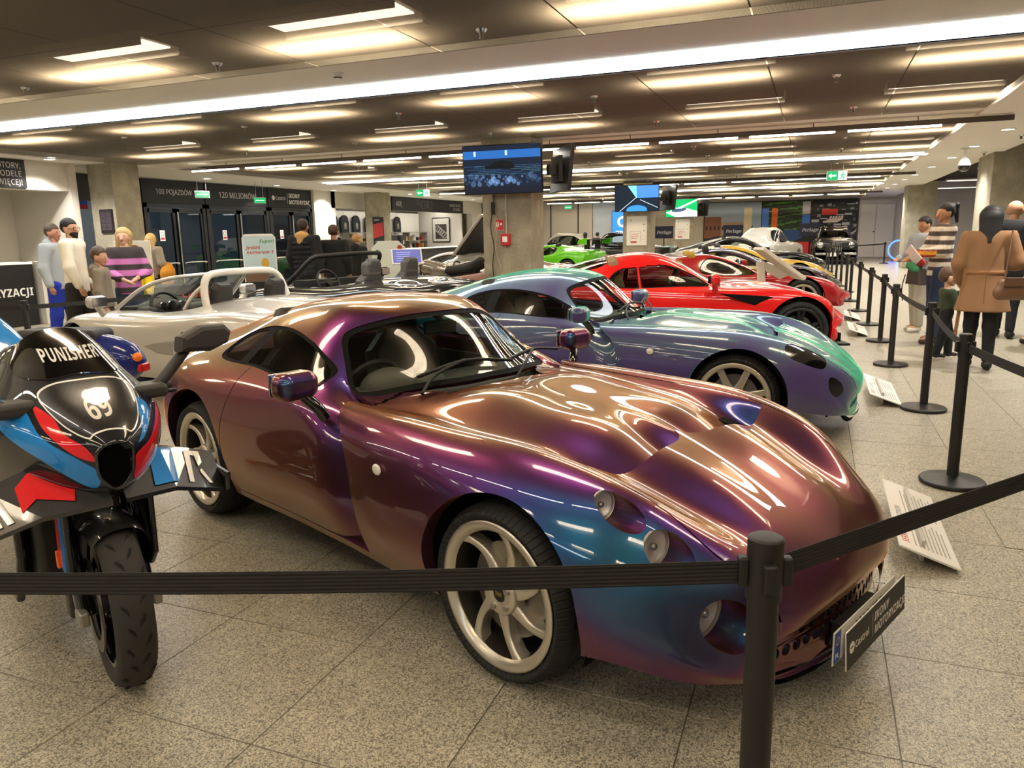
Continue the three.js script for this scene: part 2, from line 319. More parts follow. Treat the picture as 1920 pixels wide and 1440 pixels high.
// ---------------------------------------------------------------- lofted bodies
function natural(ts, ys) {                                            // natural cubic spline, C2
  const n = ts.length, m = new Float64Array(n), h = [], c = new Float64Array(n), d = new Float64Array(n);
  for (let i = 0; i < n - 1; i++) h.push(ts[i + 1] - ts[i]);
  for (let i = 1; i < n - 1; i++) {
    const a = h[i - 1] / 6, b = (h[i - 1] + h[i]) / 3, e = h[i] / 6, r = (ys[i + 1] - ys[i]) / h[i] - (ys[i] - ys[i - 1]) / h[i - 1], k = b - a * c[i - 1];
    c[i] = e / k; d[i] = (r - a * d[i - 1]) / k;
  }
  for (let i = n - 2; i > 0; i--) m[i] = d[i] - c[i] * m[i + 1];
  return (t) => {
    let i = 0, j = n - 1; while (j - i > 1) { const k = (i + j) >> 1; ts[k] <= t ? i = k : j = k; }
    const H = h[i], A = (ts[i + 1] - t) / H, B = 1 - A;
    return A * ys[i] + B * ys[i + 1] + ((A ** 3 - A) * m[i] + (B ** 3 - B) * m[i + 1]) * H * H / 6;
  };
}
function knots(rows, k = 0.75) {                                      // shared knots from mean distances between neighbouring rows
  const t = [0];
  for (let i = 1; i < rows.length; i++) { let s = 0; rows[i].forEach((p, j) => { const q = rows[i - 1][j]; s += Math.hypot(p[0] - q[0], p[1] - q[1], p[2] - q[2]); }); t.push(t[i - 1] + Math.pow(s / rows[i].length, k)); }
  return t;
}
// net: stations along the car, each a list of [X, Y, Z] from the centre line out to the sill (Z >= 0); returns a triangle soup (x y z nx ny nz per corner)
function loft(net, NU, NV, shape) {
  const full = net.map((s) => [...s.slice(1).reverse().map(([x, y, z]) => [x, y, -z]), ...s]);
  const M = full[0].length, tu = knots(full), rails = [];
  for (let j = 0; j < M; j++) rails.push([0, 1, 2].map((c) => natural(tu, full.map((s) => s[j][c]))));
  const P = [];
  const columns = full[0].map((_, j) => full.map((s) => s[j])), tv = knots(columns);
  for (let a = 0; a <= NU; a++) {
    const u = tu[tu.length - 1] * a / NU, sec = rails.map((r) => r.map((f) => f(u)));
    const f = [0, 1, 2].map((c) => natural(tv, sec.map((p) => p[c]))), row = [];
    for (let b = 0; b <= NV; b++) { const v = tv[M - 1] * b / NV; let p = f.map((g) => g(v)); row.push(p); }
    P.push(row);
  }
  const normals = (Q) => Q.map((row, a) => row.map((_, b) => {
    const p = Q[Math.min(a + 1, NU)][b], q = Q[Math.max(a - 1, 0)][b], r = row[Math.min(b + 1, NV)], s = row[Math.max(b - 1, 0)];
    const ux = p[0] - q[0], uy = p[1] - q[1], uz = p[2] - q[2], vx = r[0] - s[0], vy = r[1] - s[1], vz = r[2] - s[2];
    let n = [vy * uz - vz * uy, vz * ux - vx * uz, vx * uy - vy * ux]; const l = Math.hypot(...n) || 1; return n.map((k) => k / l);
  }));
  let N = normals(P), Q = P;
  // outward: flip if the roof centre points down
  const mid = N[NU >> 1][NV >> 1], flip = mid[1] < 0 ? -1 : 1;
  if (flip < 0) N = N.map((r) => r.map((n) => n.map((k) => -k)));
  if (shape) { Q = P.map((row, a) => row.map((p, b) => shape(p, N[a][b]))); N = normals(Q); if (flip < 0) N = N.map((r) => r.map((n) => n.map((k) => -k))); }
  const out = [];
  const put = (a, b) => out.push(...Q[a][b], ...N[a][b]);
  for (let a = 0; a < NU; a++) for (let b = 0; b < NV; b++) {
    if (flip > 0) { put(a, b); put(a, b + 1); put(a + 1, b); put(a, b + 1); put(a + 1, b + 1); put(a + 1, b); }
    else { put(a, b); put(a + 1, b); put(a, b + 1); put(a, b + 1); put(a + 1, b); put(a + 1, b + 1); }
  }
  return { s: Float32Array.from(out), P: Q, N };
}
// cuts a soup by fn > 0: [kept, rest, cut segments]
function cut(s, fn) {
  const A = [], B = [], seg = [];
  for (let i = 0; i < s.length; i += 18) {
    const v = [0, 1, 2].map((k) => s.subarray(i + k * 6, i + k * 6 + 6)), f = v.map((p) => fn(p[0], p[1], p[2], p[3], p[4], p[5]));
    const n = (f[0] > 0) + (f[1] > 0) + (f[2] > 0);
    if (n === 3) { for (const p of v) for (let k = 0; k < 6; k++) A.push(p[k]); continue; }
    if (n === 0) { for (const p of v) for (let k = 0; k < 6; k++) B.push(p[k]); continue; }
    const lone = n === 1 ? f.findIndex((x) => x > 0) : f.findIndex((x) => x <= 0), a = lone, b = (lone + 1) % 3, c = (lone + 2) % 3;
    const mix = (p, q) => { const t = f[p] / (f[p] - f[q]); return Array.from(v[p], (x, k) => x + (v[q][k] - x) * t); };
    const ab = mix(a, b), ac = mix(a, c), L = n === 1 ? A : B, R = n === 1 ? B : A;
    L.push(...v[a], ...ab, ...ac); R.push(...ab, ...v[b], ...v[c], ...ab, ...v[c], ...ac); seg.push([ab, ac]);
  }
  return [Float32Array.from(A), Float32Array.from(B), seg];
}
const keep = (s, fn) => cut(s, fn)[0];
function soupGeo(s, push = 0) {
  const n = s.length / 6, p = new Float32Array(n * 3), q = new Float32Array(n * 3), uv = new Float32Array(n * 2);
  for (let i = 0; i < n; i++) { const l = Math.hypot(s[i * 6 + 3], s[i * 6 + 4], s[i * 6 + 5]) || 1; for (let k = 0; k < 3; k++) { q[i * 3 + k] = s[i * 6 + 3 + k] / l; p[i * 3 + k] = s[i * 6 + k] + push * q[i * 3 + k]; } uv[i * 2] = s[i * 6]; uv[i * 2 + 1] = s[i * 6 + 2] + s[i * 6 + 1]; }
  const g = new THREE.BufferGeometry(); g.setAttribute('position', new THREE.BufferAttribute(p, 3)); g.setAttribute('normal', new THREE.BufferAttribute(q, 3)); g.setAttribute('uv', new THREE.BufferAttribute(uv, 2)); return g;
}
// wall along cut segments: each end moved by fn(point) -> new point
function wall(segs, fn) {
  const out = [];
  for (const [a, b] of segs) { const a2 = fn(a), b2 = fn(b), A = a.slice(0, 3), B = b.slice(0, 3); out.push(...A, ...B, ...a2, ...B, ...b2, ...a2); }
  const g = new THREE.BufferGeometry(); g.setAttribute('position', new THREE.Float32BufferAttribute(out, 3)); g.computeVertexNormals(); return g;
}
const rim = (segs, d) => wall(segs, (p) => [p[0] - p[3] * d, p[1] - p[4] * d, p[2] - p[5] * d]);
function outline(pts, n = 10) {                                       // closed smooth outline -> signed distance (positive inside)
  const c = new THREE.CatmullRomCurve3(pts.map(([x, y]) => V(x, y, 0)), true, 'centripetal').getPoints(pts.length * n), m = c.length - 1;
  return (x, y) => {
    let d = 1e9, inside = false;
    for (let i = 0, j = m - 1; i < m; j = i++) {
      const a = c[i], b = c[j], ex = b.x - a.x, ey = b.y - a.y, t = clamp(((x - a.x) * ex + (y - a.y) * ey) / (ex * ex + ey * ey || 1)), dx = x - a.x - ex * t, dy = y - a.y - ey * t;
      d = Math.min(d, dx * dx + dy * dy);
      if ((a.y > y) !== (b.y > y) && x < (b.x - a.x) * (y - a.y) / (b.y - a.y) + a.x) inside = !inside;
    }
    return inside ? Math.sqrt(d) : -Math.sqrt(d);
  };
}
function polySD(pts) { const o = outline; void o; const c = pts.map(([x, y]) => ({ x, y })), m = c.length;   // same with straight edges
  return (x, y) => { let d = 1e9, ins = false; for (let i = 0, j = m - 1; i < m; j = i++) { const a = c[i], b = c[j], ex = b.x - a.x, ey = b.y - a.y, t = clamp(((x - a.x) * ex + (y - a.y) * ey) / (ex * ex + ey * ey || 1)), dx = x - a.x - ex * t, dy = y - a.y - ey * t; d = Math.min(d, dx * dx + dy * dy); if ((a.y > y) !== (b.y > y) && x < (b.x - a.x) * (y - a.y) / (b.y - a.y) + a.x) ins = !ins; } return ins ? Math.sqrt(d) : -Math.sqrt(d); };
}
// a curve y(x) through points, for shut lines
const through = (pts) => { const p = [...pts].sort((a, b) => a[0] - b[0]), f = natural(p.map((q) => q[0]), p.map((q) => q[1])), a = p[0], b = p[p.length - 1]; return (x) => f(clamp(x, a[0], b[0])); };

const GLASS = mat([0.82, 0.88, 0.85], 0.02, { transmission: 1, ior: 1.5 }), GLASSDARK = mat([0.5, 0.53, 0.52], 0.02, { transmission: 1, ior: 1.5 }), LENS = mat(0xffffff, 0.03, { transmission: 1, ior: 1.5 }), SEATM = mat(0x272523, 0.6), INTERIOR = mat(0x23211f, 0.8), GROMMET = mat(0x0a0a0a, 0.8, { specularIntensity: 0.3 });
const ALLOY = mat(0xc9c1b0, 0.3, { metalness: 0.75, clearcoat: 0.4, clearcoatRoughness: 0.15 }), ALLOYDARK = mat(0x17171a, 0.35, { metalness: 0.5, clearcoat: 0.6 }), DISC = mat(0x77736c, 0.35, { metalness: 0.9 });
const treadTex = dataTex(64, (x, y) => (y % 16 < 2 && (x < 20 || x > 44) ? 0 : 1));
const TYRE = mat(0x151413, 0.72, { bumpMap: treadTex, bumpScale: 0.004 });
// wheel with its axis on z, outer face at +z; spokes: {n, kind}
const wheelGeos = new Map();
function wheelGeo(R, rimR, W, kind) {
  const key = [R, rimR, W, kind].join();
  if (wheelGeos.has(key)) return wheelGeos.get(key);
  const h = W / 2, tyre = lathe([[rimR - 0.01, -h * 0.8], [rimR + 0.02, -h * 0.98], [lerp(rimR, R, 0.5), -h * 1.05], [R - 0.02, -h * 0.92], [R - 0.005, -h * 0.75], [R, -h * 0.5], [R, -h * 0.42], [R - 0.007, -h * 0.41], [R - 0.007, -h * 0.34], [R, -h * 0.33], [R + 0.001, -h * 0.08], [R - 0.007, -h * 0.07], [R - 0.007, h * 0.07], [R + 0.001, h * 0.08], [R, h * 0.33], [R - 0.007, h * 0.34], [R - 0.007, h * 0.41], [R, h * 0.42], [R, h * 0.5], [R - 0.005, h * 0.75], [R - 0.02, h * 0.92], [lerp(rimR, R, 0.55), h * 1.05], [rimR + 0.02, h * 0.98], [rimR - 0.01, h * 0.8]], 72).rotateX(Math.PI / 2);
  { const uv = tyre.attributes.uv; for (let i = 0; i < uv.count; i++) uv.setXY(i, uv.getY(i), uv.getX(i) * 18); }
  const inner = lathe([[rimR - 0.03, -h * 0.85], [rimR - 0.035, h * 0.3], [rimR - 0.024, h * 0.7]], 64).rotateX(Math.PI / 2), barrel = lathe([[rimR - 0.024, h * 0.7], [rimR - 0.02, h * 0.74], [rimR + 0.004, h * 0.9], [rimR + 0.006, h * 0.97], [rimR - 0.004, h * 0.995], [rimR - 0.022, h * 0.97], [rimR - 0.034, h * 0.8]], 64).rotateX(Math.PI / 2);
  const spokes = [], zf = h * 0.82;
  const n = { curved: 7, seven: 7, five: 5, dark5: 5, twin: 5, plain: 5 }[kind] ?? 6;
  for (let k = 0; k < n; k++) {
    const a0 = k / n * 2 * Math.PI + 0.25, at2 = (r, a, w) => [Math.cos(a) * r, Math.sin(a) * r, w];
    if (kind === 'curved') {                                          // spokes that sweep round like an S and widen into the rim
      const pts = [], rows = 12; for (let i = 0; i <= rows; i++) { const t = i / rows, r = lerp(0.03, rimR - 0.018, t), a = a0 + 0.42 * t * t - 0.03, half = lerp(0.027, 0.0165, sstep(0.1, 0.6, t)) + 0.012 * sstep(0.82, 1, t); pts.push([r, a, half, zf - 0.012 * Math.sin(Math.PI * t) - 0.012 * (1 - t)]); }
      const pos = [], ix = []; pts.forEach(([r, a, w, z], i) => { const da = w / Math.max(r, 0.05); for (const [s, dz] of [[-1, -0.05], [-1, -0.01], [-0.7, 0], [0.7, 0], [1, -0.01], [1, -0.05]]) pos.push(...at2(r, a + s * da, z + dz)); if (i) for (let q = 0; q < 5; q++) { const A = (i - 1) * 6 + q; ix.push(A, A + 6, A + 1, A + 1, A + 6, A + 7); } });
      const g = new THREE.BufferGeometry(); g.setAttribute('position', new THREE.Float32BufferAttribute(pos, 3)); g.setIndex(ix); g.computeVertexNormals(); spokes.push(g);
    } else {
      const w0 = kind === 'dark5' ? 0.03 : 0.045, w1 = kind === 'dark5' ? 0.022 : 0.026, off = kind === 'dark5' ? [0.13, -0.13] : [0];
      for (const da of off) { const L = rimR - 0.045; spokes.push(at(poly([[0.03, -w0], [L * 0.5, -w1], [L, -w1 * 0.95], [L + 0.03, -w1 * 1.3], [L + 0.03, w1 * 1.3], [L, w1 * 0.95], [L * 0.5, w1], [0.03, w0]], 0.04, 0.008), 0, 0, zf - 0.03, 0, 0, 0).rotateZ(a0 + da)); }
    }
  }
  const hub = lathe([[0, zf - 0.012], [0.028, zf - 0.012], [0.03, zf - 0.004], [0.058, zf - 0.002], [0.075, zf - 0.012], [0.08, zf - 0.05]], 32).rotateX(Math.PI / 2).scale(1, 1, -1);
  const hubF = lathe([[0.08, zf - 0.05], [0.075, zf - 0.012], [0.068, zf - 0.002], [0.03, zf - 0.004], [0.028, zf - 0.012], [0, zf - 0.012]], 32).rotateX(Math.PI / 2); void hub;
  const nuts = []; for (let k = 0; k < 5; k++) { const a = k / 5 * 2 * Math.PI + 0.5; nuts.push(new THREE.CylinderGeometry(0.011, 0.011, 0.02, 6).rotateX(Math.PI / 2).translate(Math.cos(a) * 0.052, Math.sin(a) * 0.052, zf - 0.002)); }
  const disc = new THREE.CylinderGeometry(rimR * 0.66, rimR * 0.66, 0.025, 40).rotateX(Math.PI / 2).translate(0, 0, h * 0.15), back = new THREE.CylinderGeometry(rimR - 0.02, rimR - 0.02, 0.02, 40).rotateX(Math.PI / 2).translate(0, 0, -h * 0.35);
  const r = { tyre, inner, barrel: join([barrel, hubF]), spokes, nuts, disc, back, cap: new THREE.CylinderGeometry(0.027, 0.027, 0.006, 24).rotateX(Math.PI / 2).translate(0, 0, zf - 0.009) };
  wheelGeos.set(key, r); return r;
}
function wheel(parent, x, y, z, side, R, rimR, W, kind, alloy = ALLOY, steer = 0, simple = false) {
  const g = wheelGeo(R, rimR, W, kind), w = new THREE.Group(); w.name = 'wheel'; parent.add(w);
  w.position.set(x, y, z); w.rotation.y = (side > 0 ? 0 : Math.PI) + steer;
  part('tyre', g.tyre, TYRE, w); part('rim', g.barrel, alloy, w); part('rim_barrel', g.inner, mat(0x3a362f, 0.45, { metalness: 0.6 }), w);
  if (simple) { part('spokes', g.spokes, alloy, w); part('backing', g.back, GROMMET, w); return w; }
  for (const s of g.spokes) part('spoke', s, alloy, w);
  for (const q of g.nuts) part('lug_nut', q, STEEL, w); part('centre_cap', g.cap, BLACK, w); if (kind === 'curved') { const t = part('cap_lettering', new TextGeometry('TVR', { font: boldFont, size: 0.013, depth: 0.002, curveSegments: 3 }).translate(-0.017, -0.006, W * 0.41 - 0.006), mat(0xb9974a, 0.35, { metalness: 0.7 }), w); void t; } part('brake_disc', g.disc, DISC, w); part('backing', g.back, GROMMET, w);
  return w;
}
const archWell = (x, y, r, z0, z1) => {                               // upper three fifths of a cylinder with its axis on z, closed on the inner side
  const pos = [], n = 28, a = (k) => -0.35 + (Math.PI + 0.7) * k / n, p = (k, z, f = 1) => [x + Math.cos(a(k)) * r * f, Math.max(0.12, y + Math.sin(a(k)) * r * f), z];
  for (let k = 0; k < n; k++) pos.push(...p(k, z0), ...p(k + 1, z0), ...p(k, z1), ...p(k + 1, z0), ...p(k + 1, z1), ...p(k, z1), ...p(k, z0), ...p(k + 1, z0), ...[x, 0.2, z0]);
  const g = new THREE.BufferGeometry(); g.setAttribute('position', new THREE.Float32BufferAttribute(pos, 3)); g.computeVertexNormals(); return g;
};
// a car group: local X forward, Y up, Z to its right; placed by the ground point of its front axle and heading angle (degrees from world +x towards +z)
function carGroup(name, label, category, x, z, deg, group) { return thing(name, label, category, [x, 0, z], -deg * Math.PI / 180, group); }
function bucketSeat(parent, x, y, z, m = SEATM, s = 1) {
  const g = new THREE.Group(); g.name = 'seat'; parent.add(g); g.position.set(x, y, z); g.scale.setScalar(s);
  part('seat_back', at(poly([[-0.2, 0], [0.2, 0], [0.25, 0.28], [0.24, 0.42], [0.13, 0.52], [0.12, 0.66], [0.08, 0.72], [-0.08, 0.72], [-0.12, 0.66], [-0.13, 0.52], [-0.24, 0.42], [-0.25, 0.28]], 0.13, 0.03), -0.12, 0, 0, 0, Math.PI / 2, 0).applyMatrix4(new THREE.Matrix4().makeRotationZ(0.24)), m, g);
  part('cushion', new RoundedBoxGeometry(0.52, 0.16, 0.5, 3, 0.05).translate(0.16, -0.02, 0), m, g);
  return g;
}
function steeringWheel(parent, x, y, z, m = BLACK, tilt = 0.45) {
  const g = new THREE.Group(); g.name = 'steering_wheel'; parent.add(g); g.position.set(x, y, z); g.rotation.set(0, 0, -tilt);
  part('grip', new THREE.TorusGeometry(0.175, 0.016, 10, 40).rotateY(Math.PI / 2), m, g);
  part('hub', [new THREE.CylinderGeometry(0.05, 0.05, 0.05, 20).rotateZ(Math.PI / 2), box(0.015, 0.03, 0.34), at(box(0.015, 0.17, 0.03), 0, -0.085, 0)], m, g); return g;
}
// ---------------------------------------------------------------- the colour-shifting sports coupe in front
const FLIP = mat([0.028, 0.009, 0.004], 0.34, { ior: 2.4, specularColor: [1, 0.92, 0.96], iridescence: 1, iridescenceIOR: 1.385, iridescenceThicknessRange: [100, 339], sheen: 2, sheenColor: [1, 0.27, 0.01], sheenRoughness: 0.36, clearcoat: 1, clearcoatRoughness: 0.02 });
const FLIP2 = mat([0.085, 0.04, 0.17], 0.36, { ior: 1.55, specularColor: [0.1, 1, 0.6], sheen: 1.7, sheenColor: [0.04, 1, 0.5], sheenRoughness: 0.7, clearcoat: 1, clearcoatRoughness: 0.02 });
const coupeNet = [
  [[-3.13, 0.72, 0], [-3.13, 0.72, 0.25], [-3.11, 0.7, 0.48], [-3.07, 0.66, 0.6], [-3.03, 0.58, 0.68], [-3.02, 0.48, 0.71], [-3.03, 0.36, 0.7], [-3.06, 0.26, 0.6]],
  [[-2.98, 0.88, 0], [-2.98, 0.875, 0.27], [-2.95, 0.855, 0.5], [-2.9, 0.82, 0.65], [-2.85, 0.74, 0.77], [-2.84, 0.58, 0.83], [-2.84, 0.38, 0.82], [-2.86, 0.22, 0.75]],
  [[-2.6, 1.03, 0], [-2.6, 1.02, 0.27], [-2.57, 0.975, 0.48], [-2.54, 0.9, 0.66], [-2.52, 0.8, 0.82], [-2.5, 0.6, 0.895], [-2.5, 0.38, 0.885], [-2.5, 0.2, 0.82]],
  [[-2.12, 1.15, 0], [-2.12, 1.135, 0.27], [-2.12, 1.065, 0.475], [-2.12, 0.895, 0.7], [-2.12, 0.8, 0.82], [-2.12, 0.6, 0.89], [-2.12, 0.38, 0.885], [-2.12, 0.2, 0.82]],
  [[-1.68, 1.2, 0], [-1.68, 1.185, 0.26], [-1.68, 1.095, 0.485], [-1.68, 0.865, 0.735], [-1.68, 0.785, 0.81], [-1.68, 0.6, 0.865], [-1.68, 0.38, 0.865], [-1.68, 0.2, 0.81]],
  [[-1.29, 1.145, 0], [-1.33, 1.135, 0.26], [-1.45, 1.07, 0.495], [-1.4, 0.845, 0.74], [-1.38, 0.77, 0.808], [-1.38, 0.59, 0.85], [-1.38, 0.38, 0.855], [-1.38, 0.2, 0.8]],
  [[-1.07, 0.985, 0], [-1.12, 0.975, 0.27], [-1.29, 0.925, 0.555], [-1.22, 0.825, 0.725], [-1.16, 0.76, 0.803], [-1.15, 0.58, 0.845], [-1.15, 0.38, 0.855], [-1.15, 0.2, 0.8]],
  [[-0.86, 0.835, 0], [-0.91, 0.825, 0.28], [-1.08, 0.795, 0.6], [-1.02, 0.805, 0.695], [-0.96, 0.755, 0.8], [-0.95, 0.58, 0.853], [-0.95, 0.38, 0.86], [-0.95, 0.2, 0.8]],
  [[-0.64, 0.83, 0], [-0.67, 0.835, 0.3], [-0.75, 0.775, 0.57], [-0.72, 0.805, 0.69], [-0.7, 0.755, 0.81], [-0.7, 0.58, 0.87], [-0.7, 0.38, 0.875], [-0.7, 0.2, 0.81]],
  [[-0.33, 0.808, 0], [-0.34, 0.815, 0.3], [-0.36, 0.755, 0.55], [-0.35, 0.8, 0.68], [-0.35, 0.745, 0.815], [-0.35, 0.58, 0.883], [-0.35, 0.38, 0.885], [-0.35, 0.2, 0.82]],
  [[0.0, 0.775, 0], [0.0, 0.788, 0.28], [0.0, 0.735, 0.5], [0.0, 0.79, 0.665], [0, 0.72, 0.81], [0, 0.57, 0.883], [0, 0.38, 0.885], [0, 0.21, 0.825]],
  [[0.27, 0.712, 0], [0.27, 0.727, 0.26], [0.27, 0.69, 0.46], [0.26, 0.745, 0.64], [0.25, 0.67, 0.785], [0.24, 0.54, 0.86], [0.25, 0.38, 0.868], [0.27, 0.225, 0.83]],
  [[0.5, 0.625, 0], [0.49, 0.64, 0.24], [0.48, 0.61, 0.41], [0.46, 0.672, 0.605], [0.43, 0.585, 0.745], [0.42, 0.47, 0.81], [0.44, 0.36, 0.825], [0.46, 0.24, 0.79]],
  [[0.7, 0.52, 0], [0.69, 0.53, 0.22], [0.675, 0.53, 0.37], [0.63, 0.552, 0.545], [0.585, 0.482, 0.67], [0.57, 0.4, 0.725], [0.59, 0.31, 0.735], [0.62, 0.205, 0.69]],
  [[0.815, 0.44, 0], [0.805, 0.435, 0.2], [0.795, 0.435, 0.345], [0.763, 0.438, 0.485], [0.713, 0.384, 0.585], [0.69, 0.32, 0.63], [0.705, 0.25, 0.64], [0.735, 0.185, 0.56]],
  [[0.857, 0.375, 0], [0.852, 0.372, 0.2], [0.838, 0.362, 0.34], [0.8, 0.335, 0.46], [0.762, 0.29, 0.54], [0.755, 0.245, 0.565], [0.77, 0.19, 0.51], [0.82, 0.145, 0.3]],
  [[0.85, 0.325, 0], [0.845, 0.325, 0.2], [0.832, 0.318, 0.34], [0.8, 0.3, 0.45], [0.775, 0.262, 0.51], [0.772, 0.225, 0.51], [0.795, 0.17, 0.4], [0.845, 0.13, 0.0]],
];
// headlamp tunnels: axis start (lamp centre), direction, radius
const tunnels = [{ c: [0.315, 0.668, 0.668], d: [1, 0.0, 0.16], r: 0.05 }, { c: [0.487, 0.568, 0.63], d: [1, -0.02, 0.14], r: 0.06 }, { c: [0.628, 0.376, 0.565], d: [1, -0.08, 0.06], r: 0.076 }];
for (const t of tunnels) { const l = Math.hypot(...t.d); t.d = t.d.map((x) => x / l); }
// bonnet rear panel: two rounded lobes whose front ends dive below the nose section
const lobeF = (X, z) => { const Z = Math.abs(z); return 0.145 + 0.1 * Math.sqrt(clamp(1 - ((Z - 0.32) / 0.32) ** 2)) - X; };   // >0 behind the scallop edge
const shutZ = through([[-1.1, 0.66], [-0.7, 0.635], [-0.35, 0.63], [0, 0.615], [0.17, 0.605], [0.33, 0.59], [0.5, 0.56], [0.63, 0.53], [0.73, 0.485], [0.85, 0.41]]);
const doorX = through([[0.15, -0.75], [0.28, -0.752], [0.38, -0.76], [0.48, -0.79], [0.6, -0.84], [0.7, -0.91], [0.78, -1.0], [0.84, -1.1], [0.9, -1.2]]);   // X of the wing's trailing edge at height Y
function coupe(name, label, x, z, deg, paint, kind) {
  const hero = kind === 'hero', car = carGroup(name, label, 'car', x, z, deg);
  const NU = hero ? 330 : 200, NV = hero ? 200 : 130;
  const dipShape = ([X, Y, Z], n) => { const b = Math.max(0, lobeF(X, Z)), d = X > -0.6 && X < 0.5 && Y > 0.55 ? 0.065 * Math.exp(-((b / 0.21) ** 2)) * sstep(0.02, 0.14, 0.62 - Math.abs(Z)) * sstep(-0.02, 0.12, Math.abs(Z)) : 0; return [X - n[0] * d, Y - n[1] * d, Z - n[2] * d]; };
  const curlShape = ([X, Y, Z], n) => { const e = Math.max(0, doorX(Y) - X), d = 0.06 * Math.exp(-((e / 0.15) ** 2)) * sstep(0.88, 0.74, Y) * (Math.abs(Z) > 0.5 ? 1 : 0); return [X - n[0] * d, Y - n[1] * d, Z - n[2] * d]; };
  const L = loft(coupeNet, NU, NV);
  let s = L.s; const rims = [];
  // wheel arches
  for (const [ax, ay, ar] of [[0.02, 0.325, 0.352], [-2.33, 0.335, 0.378]]) { const [a, , seg] = cut(s, (X, Y, Z) => (Math.abs(Z) < 0.45 ? 1 : Math.hypot(X - ax, Y - ay) - ar)); s = a; rims.push(wall(seg, (p) => [p[0], p[1], p[2] * 0.94])); }
  // side windows, windscreen, rear window
  const side = outline([[-2.28, 0.9], [-1.8, 0.87], [-1.43, 0.845], [-1.27, 0.845], [-1.27, 0.885], [-1.43, 0.985], [-1.61, 1.03], [-1.86, 1.052], [-2.1, 1.032], [-2.26, 0.97]]);
  const front = outline([[0, 1.128], [0.26, 1.115], [0.44, 1.07], [0.495, 1.035], [0.555, 0.92], [0.605, 0.812], [0.57, 0.8], [0.3, 0.828], [0, 0.838], [-0.3, 0.828], [-0.57, 0.8], [-0.605, 0.812], [-0.555, 0.92], [-0.495, 1.035], [-0.44, 1.07], [-0.26, 1.115]], 8);
  const rear = outline([[-2.9, 0], [-2.86, 0.3], [-2.5, 0.36], [-2.3, 0.3], [-2.26, 0], [-2.3, -0.3], [-2.5, -0.36], [-2.86, -0.3]]);
  const frontIn = (X, Y, Z) => (X > -1.53 && X < -0.84 - 0.5 * Z * Z ? front(Z, Y) : -0.2);
  const sideIn = (X, Y, Z) => (Math.abs(Z) > 0.44 && X < -1.2 ? side(X, Y) : -0.2);
  let glassS, glassF, glassR, seg;
  [s, glassF, seg] = cut(s, (X, Y, Z) => -frontIn(X, Y, Z)); rims.push(rim(seg, 0.02));
  [s, glassS, seg] = cut(s, (X, Y, Z) => -sideIn(X, Y, Z)); rims.push(rim(seg, 0.025));
  [s, glassR, seg] = cut(s, (X, Y, Z, nx, ny) => (ny > 0.5 ? -rear(X, Z) : 0.2)); rims.push(rim(seg, 0.02));
  // lamp tunnels (hero) or covered lamps
  const lampG = new THREE.Group();
  if (hero) for (const t of tunnels) for (const sg of [1, -1]) {
    const c = [t.c[0], t.c[1], t.c[2] * sg], d = [t.d[0], t.d[1], t.d[2] * sg], off = (p) => { const q = [0, 1, 2].map((k) => p[k] - c[k]), h = q[0] * d[0] + q[1] * d[1] + q[2] * d[2]; return [h, Math.hypot(q[0] - h * d[0], q[1] - h * d[1], q[2] - h * d[2])]; };
    const [a, , sgm] = cut(s, (X, Y, Z) => { const [h, r] = off([X, Y, Z]); return h > -0.02 && h < 0.35 && Z * sg > 0.2 ? r - t.r : 0.1; });
    s = a;
    part('lamp_tunnel', wall(sgm, (p) => { const [h] = off(p); return [0, 1, 2].map((k) => p[k] - d[k] * (h + 0.005)); }), paint, car);
    const g = new THREE.Group(); g.name = 'headlamp'; car.add(g); g.position.set(...c.map((q, k) => q + d[k] * 0.004)); g.quaternion.setFromUnitVectors(V(0, 0, 1), V(...d));
    part('reflector', lathe([[0, -0.03], [t.r * 0.55, -0.02], [t.r * 0.9, 0.002], [t.r * 0.98, 0.006]], 28).rotateX(Math.PI / 2), mat(0xdcd8d0, 0.3, { metalness: 0.35 }), g);
    part('bezel', new THREE.TorusGeometry(t.r * 0.93, t.r * 0.09, 8, 32), mat(0xa8a296, 0.3, { metalness: 0.5 }), g);
    part('lens', ball(t.r * 0.86, 0, 0, 0, 1, 1, 0.28), LENS, g); part('bulb', ball(t.r * 0.2, 0, 0, -0.004), STEEL, g);
  }
  else for (const [n, o] of [['headlamp_cover', [[0.33, 0.7], [0.45, 0.67], [0.6, 0.57], [0.59, 0.53], [0.46, 0.57], [0.34, 0.64]]], ['lower_lamp_cover', [[0.63, 0.47], [0.7, 0.43], [0.72, 0.36], [0.68, 0.33], [0.63, 0.39]]]]) { const f = outline(o); for (const q of [1, -1]) { let g, sg; [s, g, sg] = cut(s, (X, Y, Z, nx, ny, nz) => (Z * q > 0.42 && nz * q > -0.02 ? -f(X, Y) : 0.1)); rims.push(rim(sg, 0.012)); part(n, soupGeo(g, -0.004), BLACKGLOSS, car); } }
  // shut lines: bonnet / wing, door front and rear, as open gaps
  let bonnet, nose, door, gap; const gw = 0.0028, topIn = (X, Y, Z) => { if (X < -1.0 || Y < 0.3 || (X < -0.8 && Y > 0.81)) return -0.05; return Math.min(shutZ(X) - gw - Math.abs(Z), X + 1.0); };
  [nose, s] = cut(s, topIn);
  [gap, s] = cut(s, (X, Y, Z) => (X > -1.0 && Y > 0.3 ? shutZ(X) + gw - Math.abs(Z) : -0.05));
  let seg2; [nose, , seg2] = cut(nose, (X, Y, Z) => 0.001 - lobeF(X, Z));
  bonnet = keep(keep(keep(loft(coupeNet, NU, NV, dipShape).s, (X, Y, Z) => lobeF(X, Z) + 0.006), (X, Y, Z) => -frontIn(X, Y, Z)), topIn);
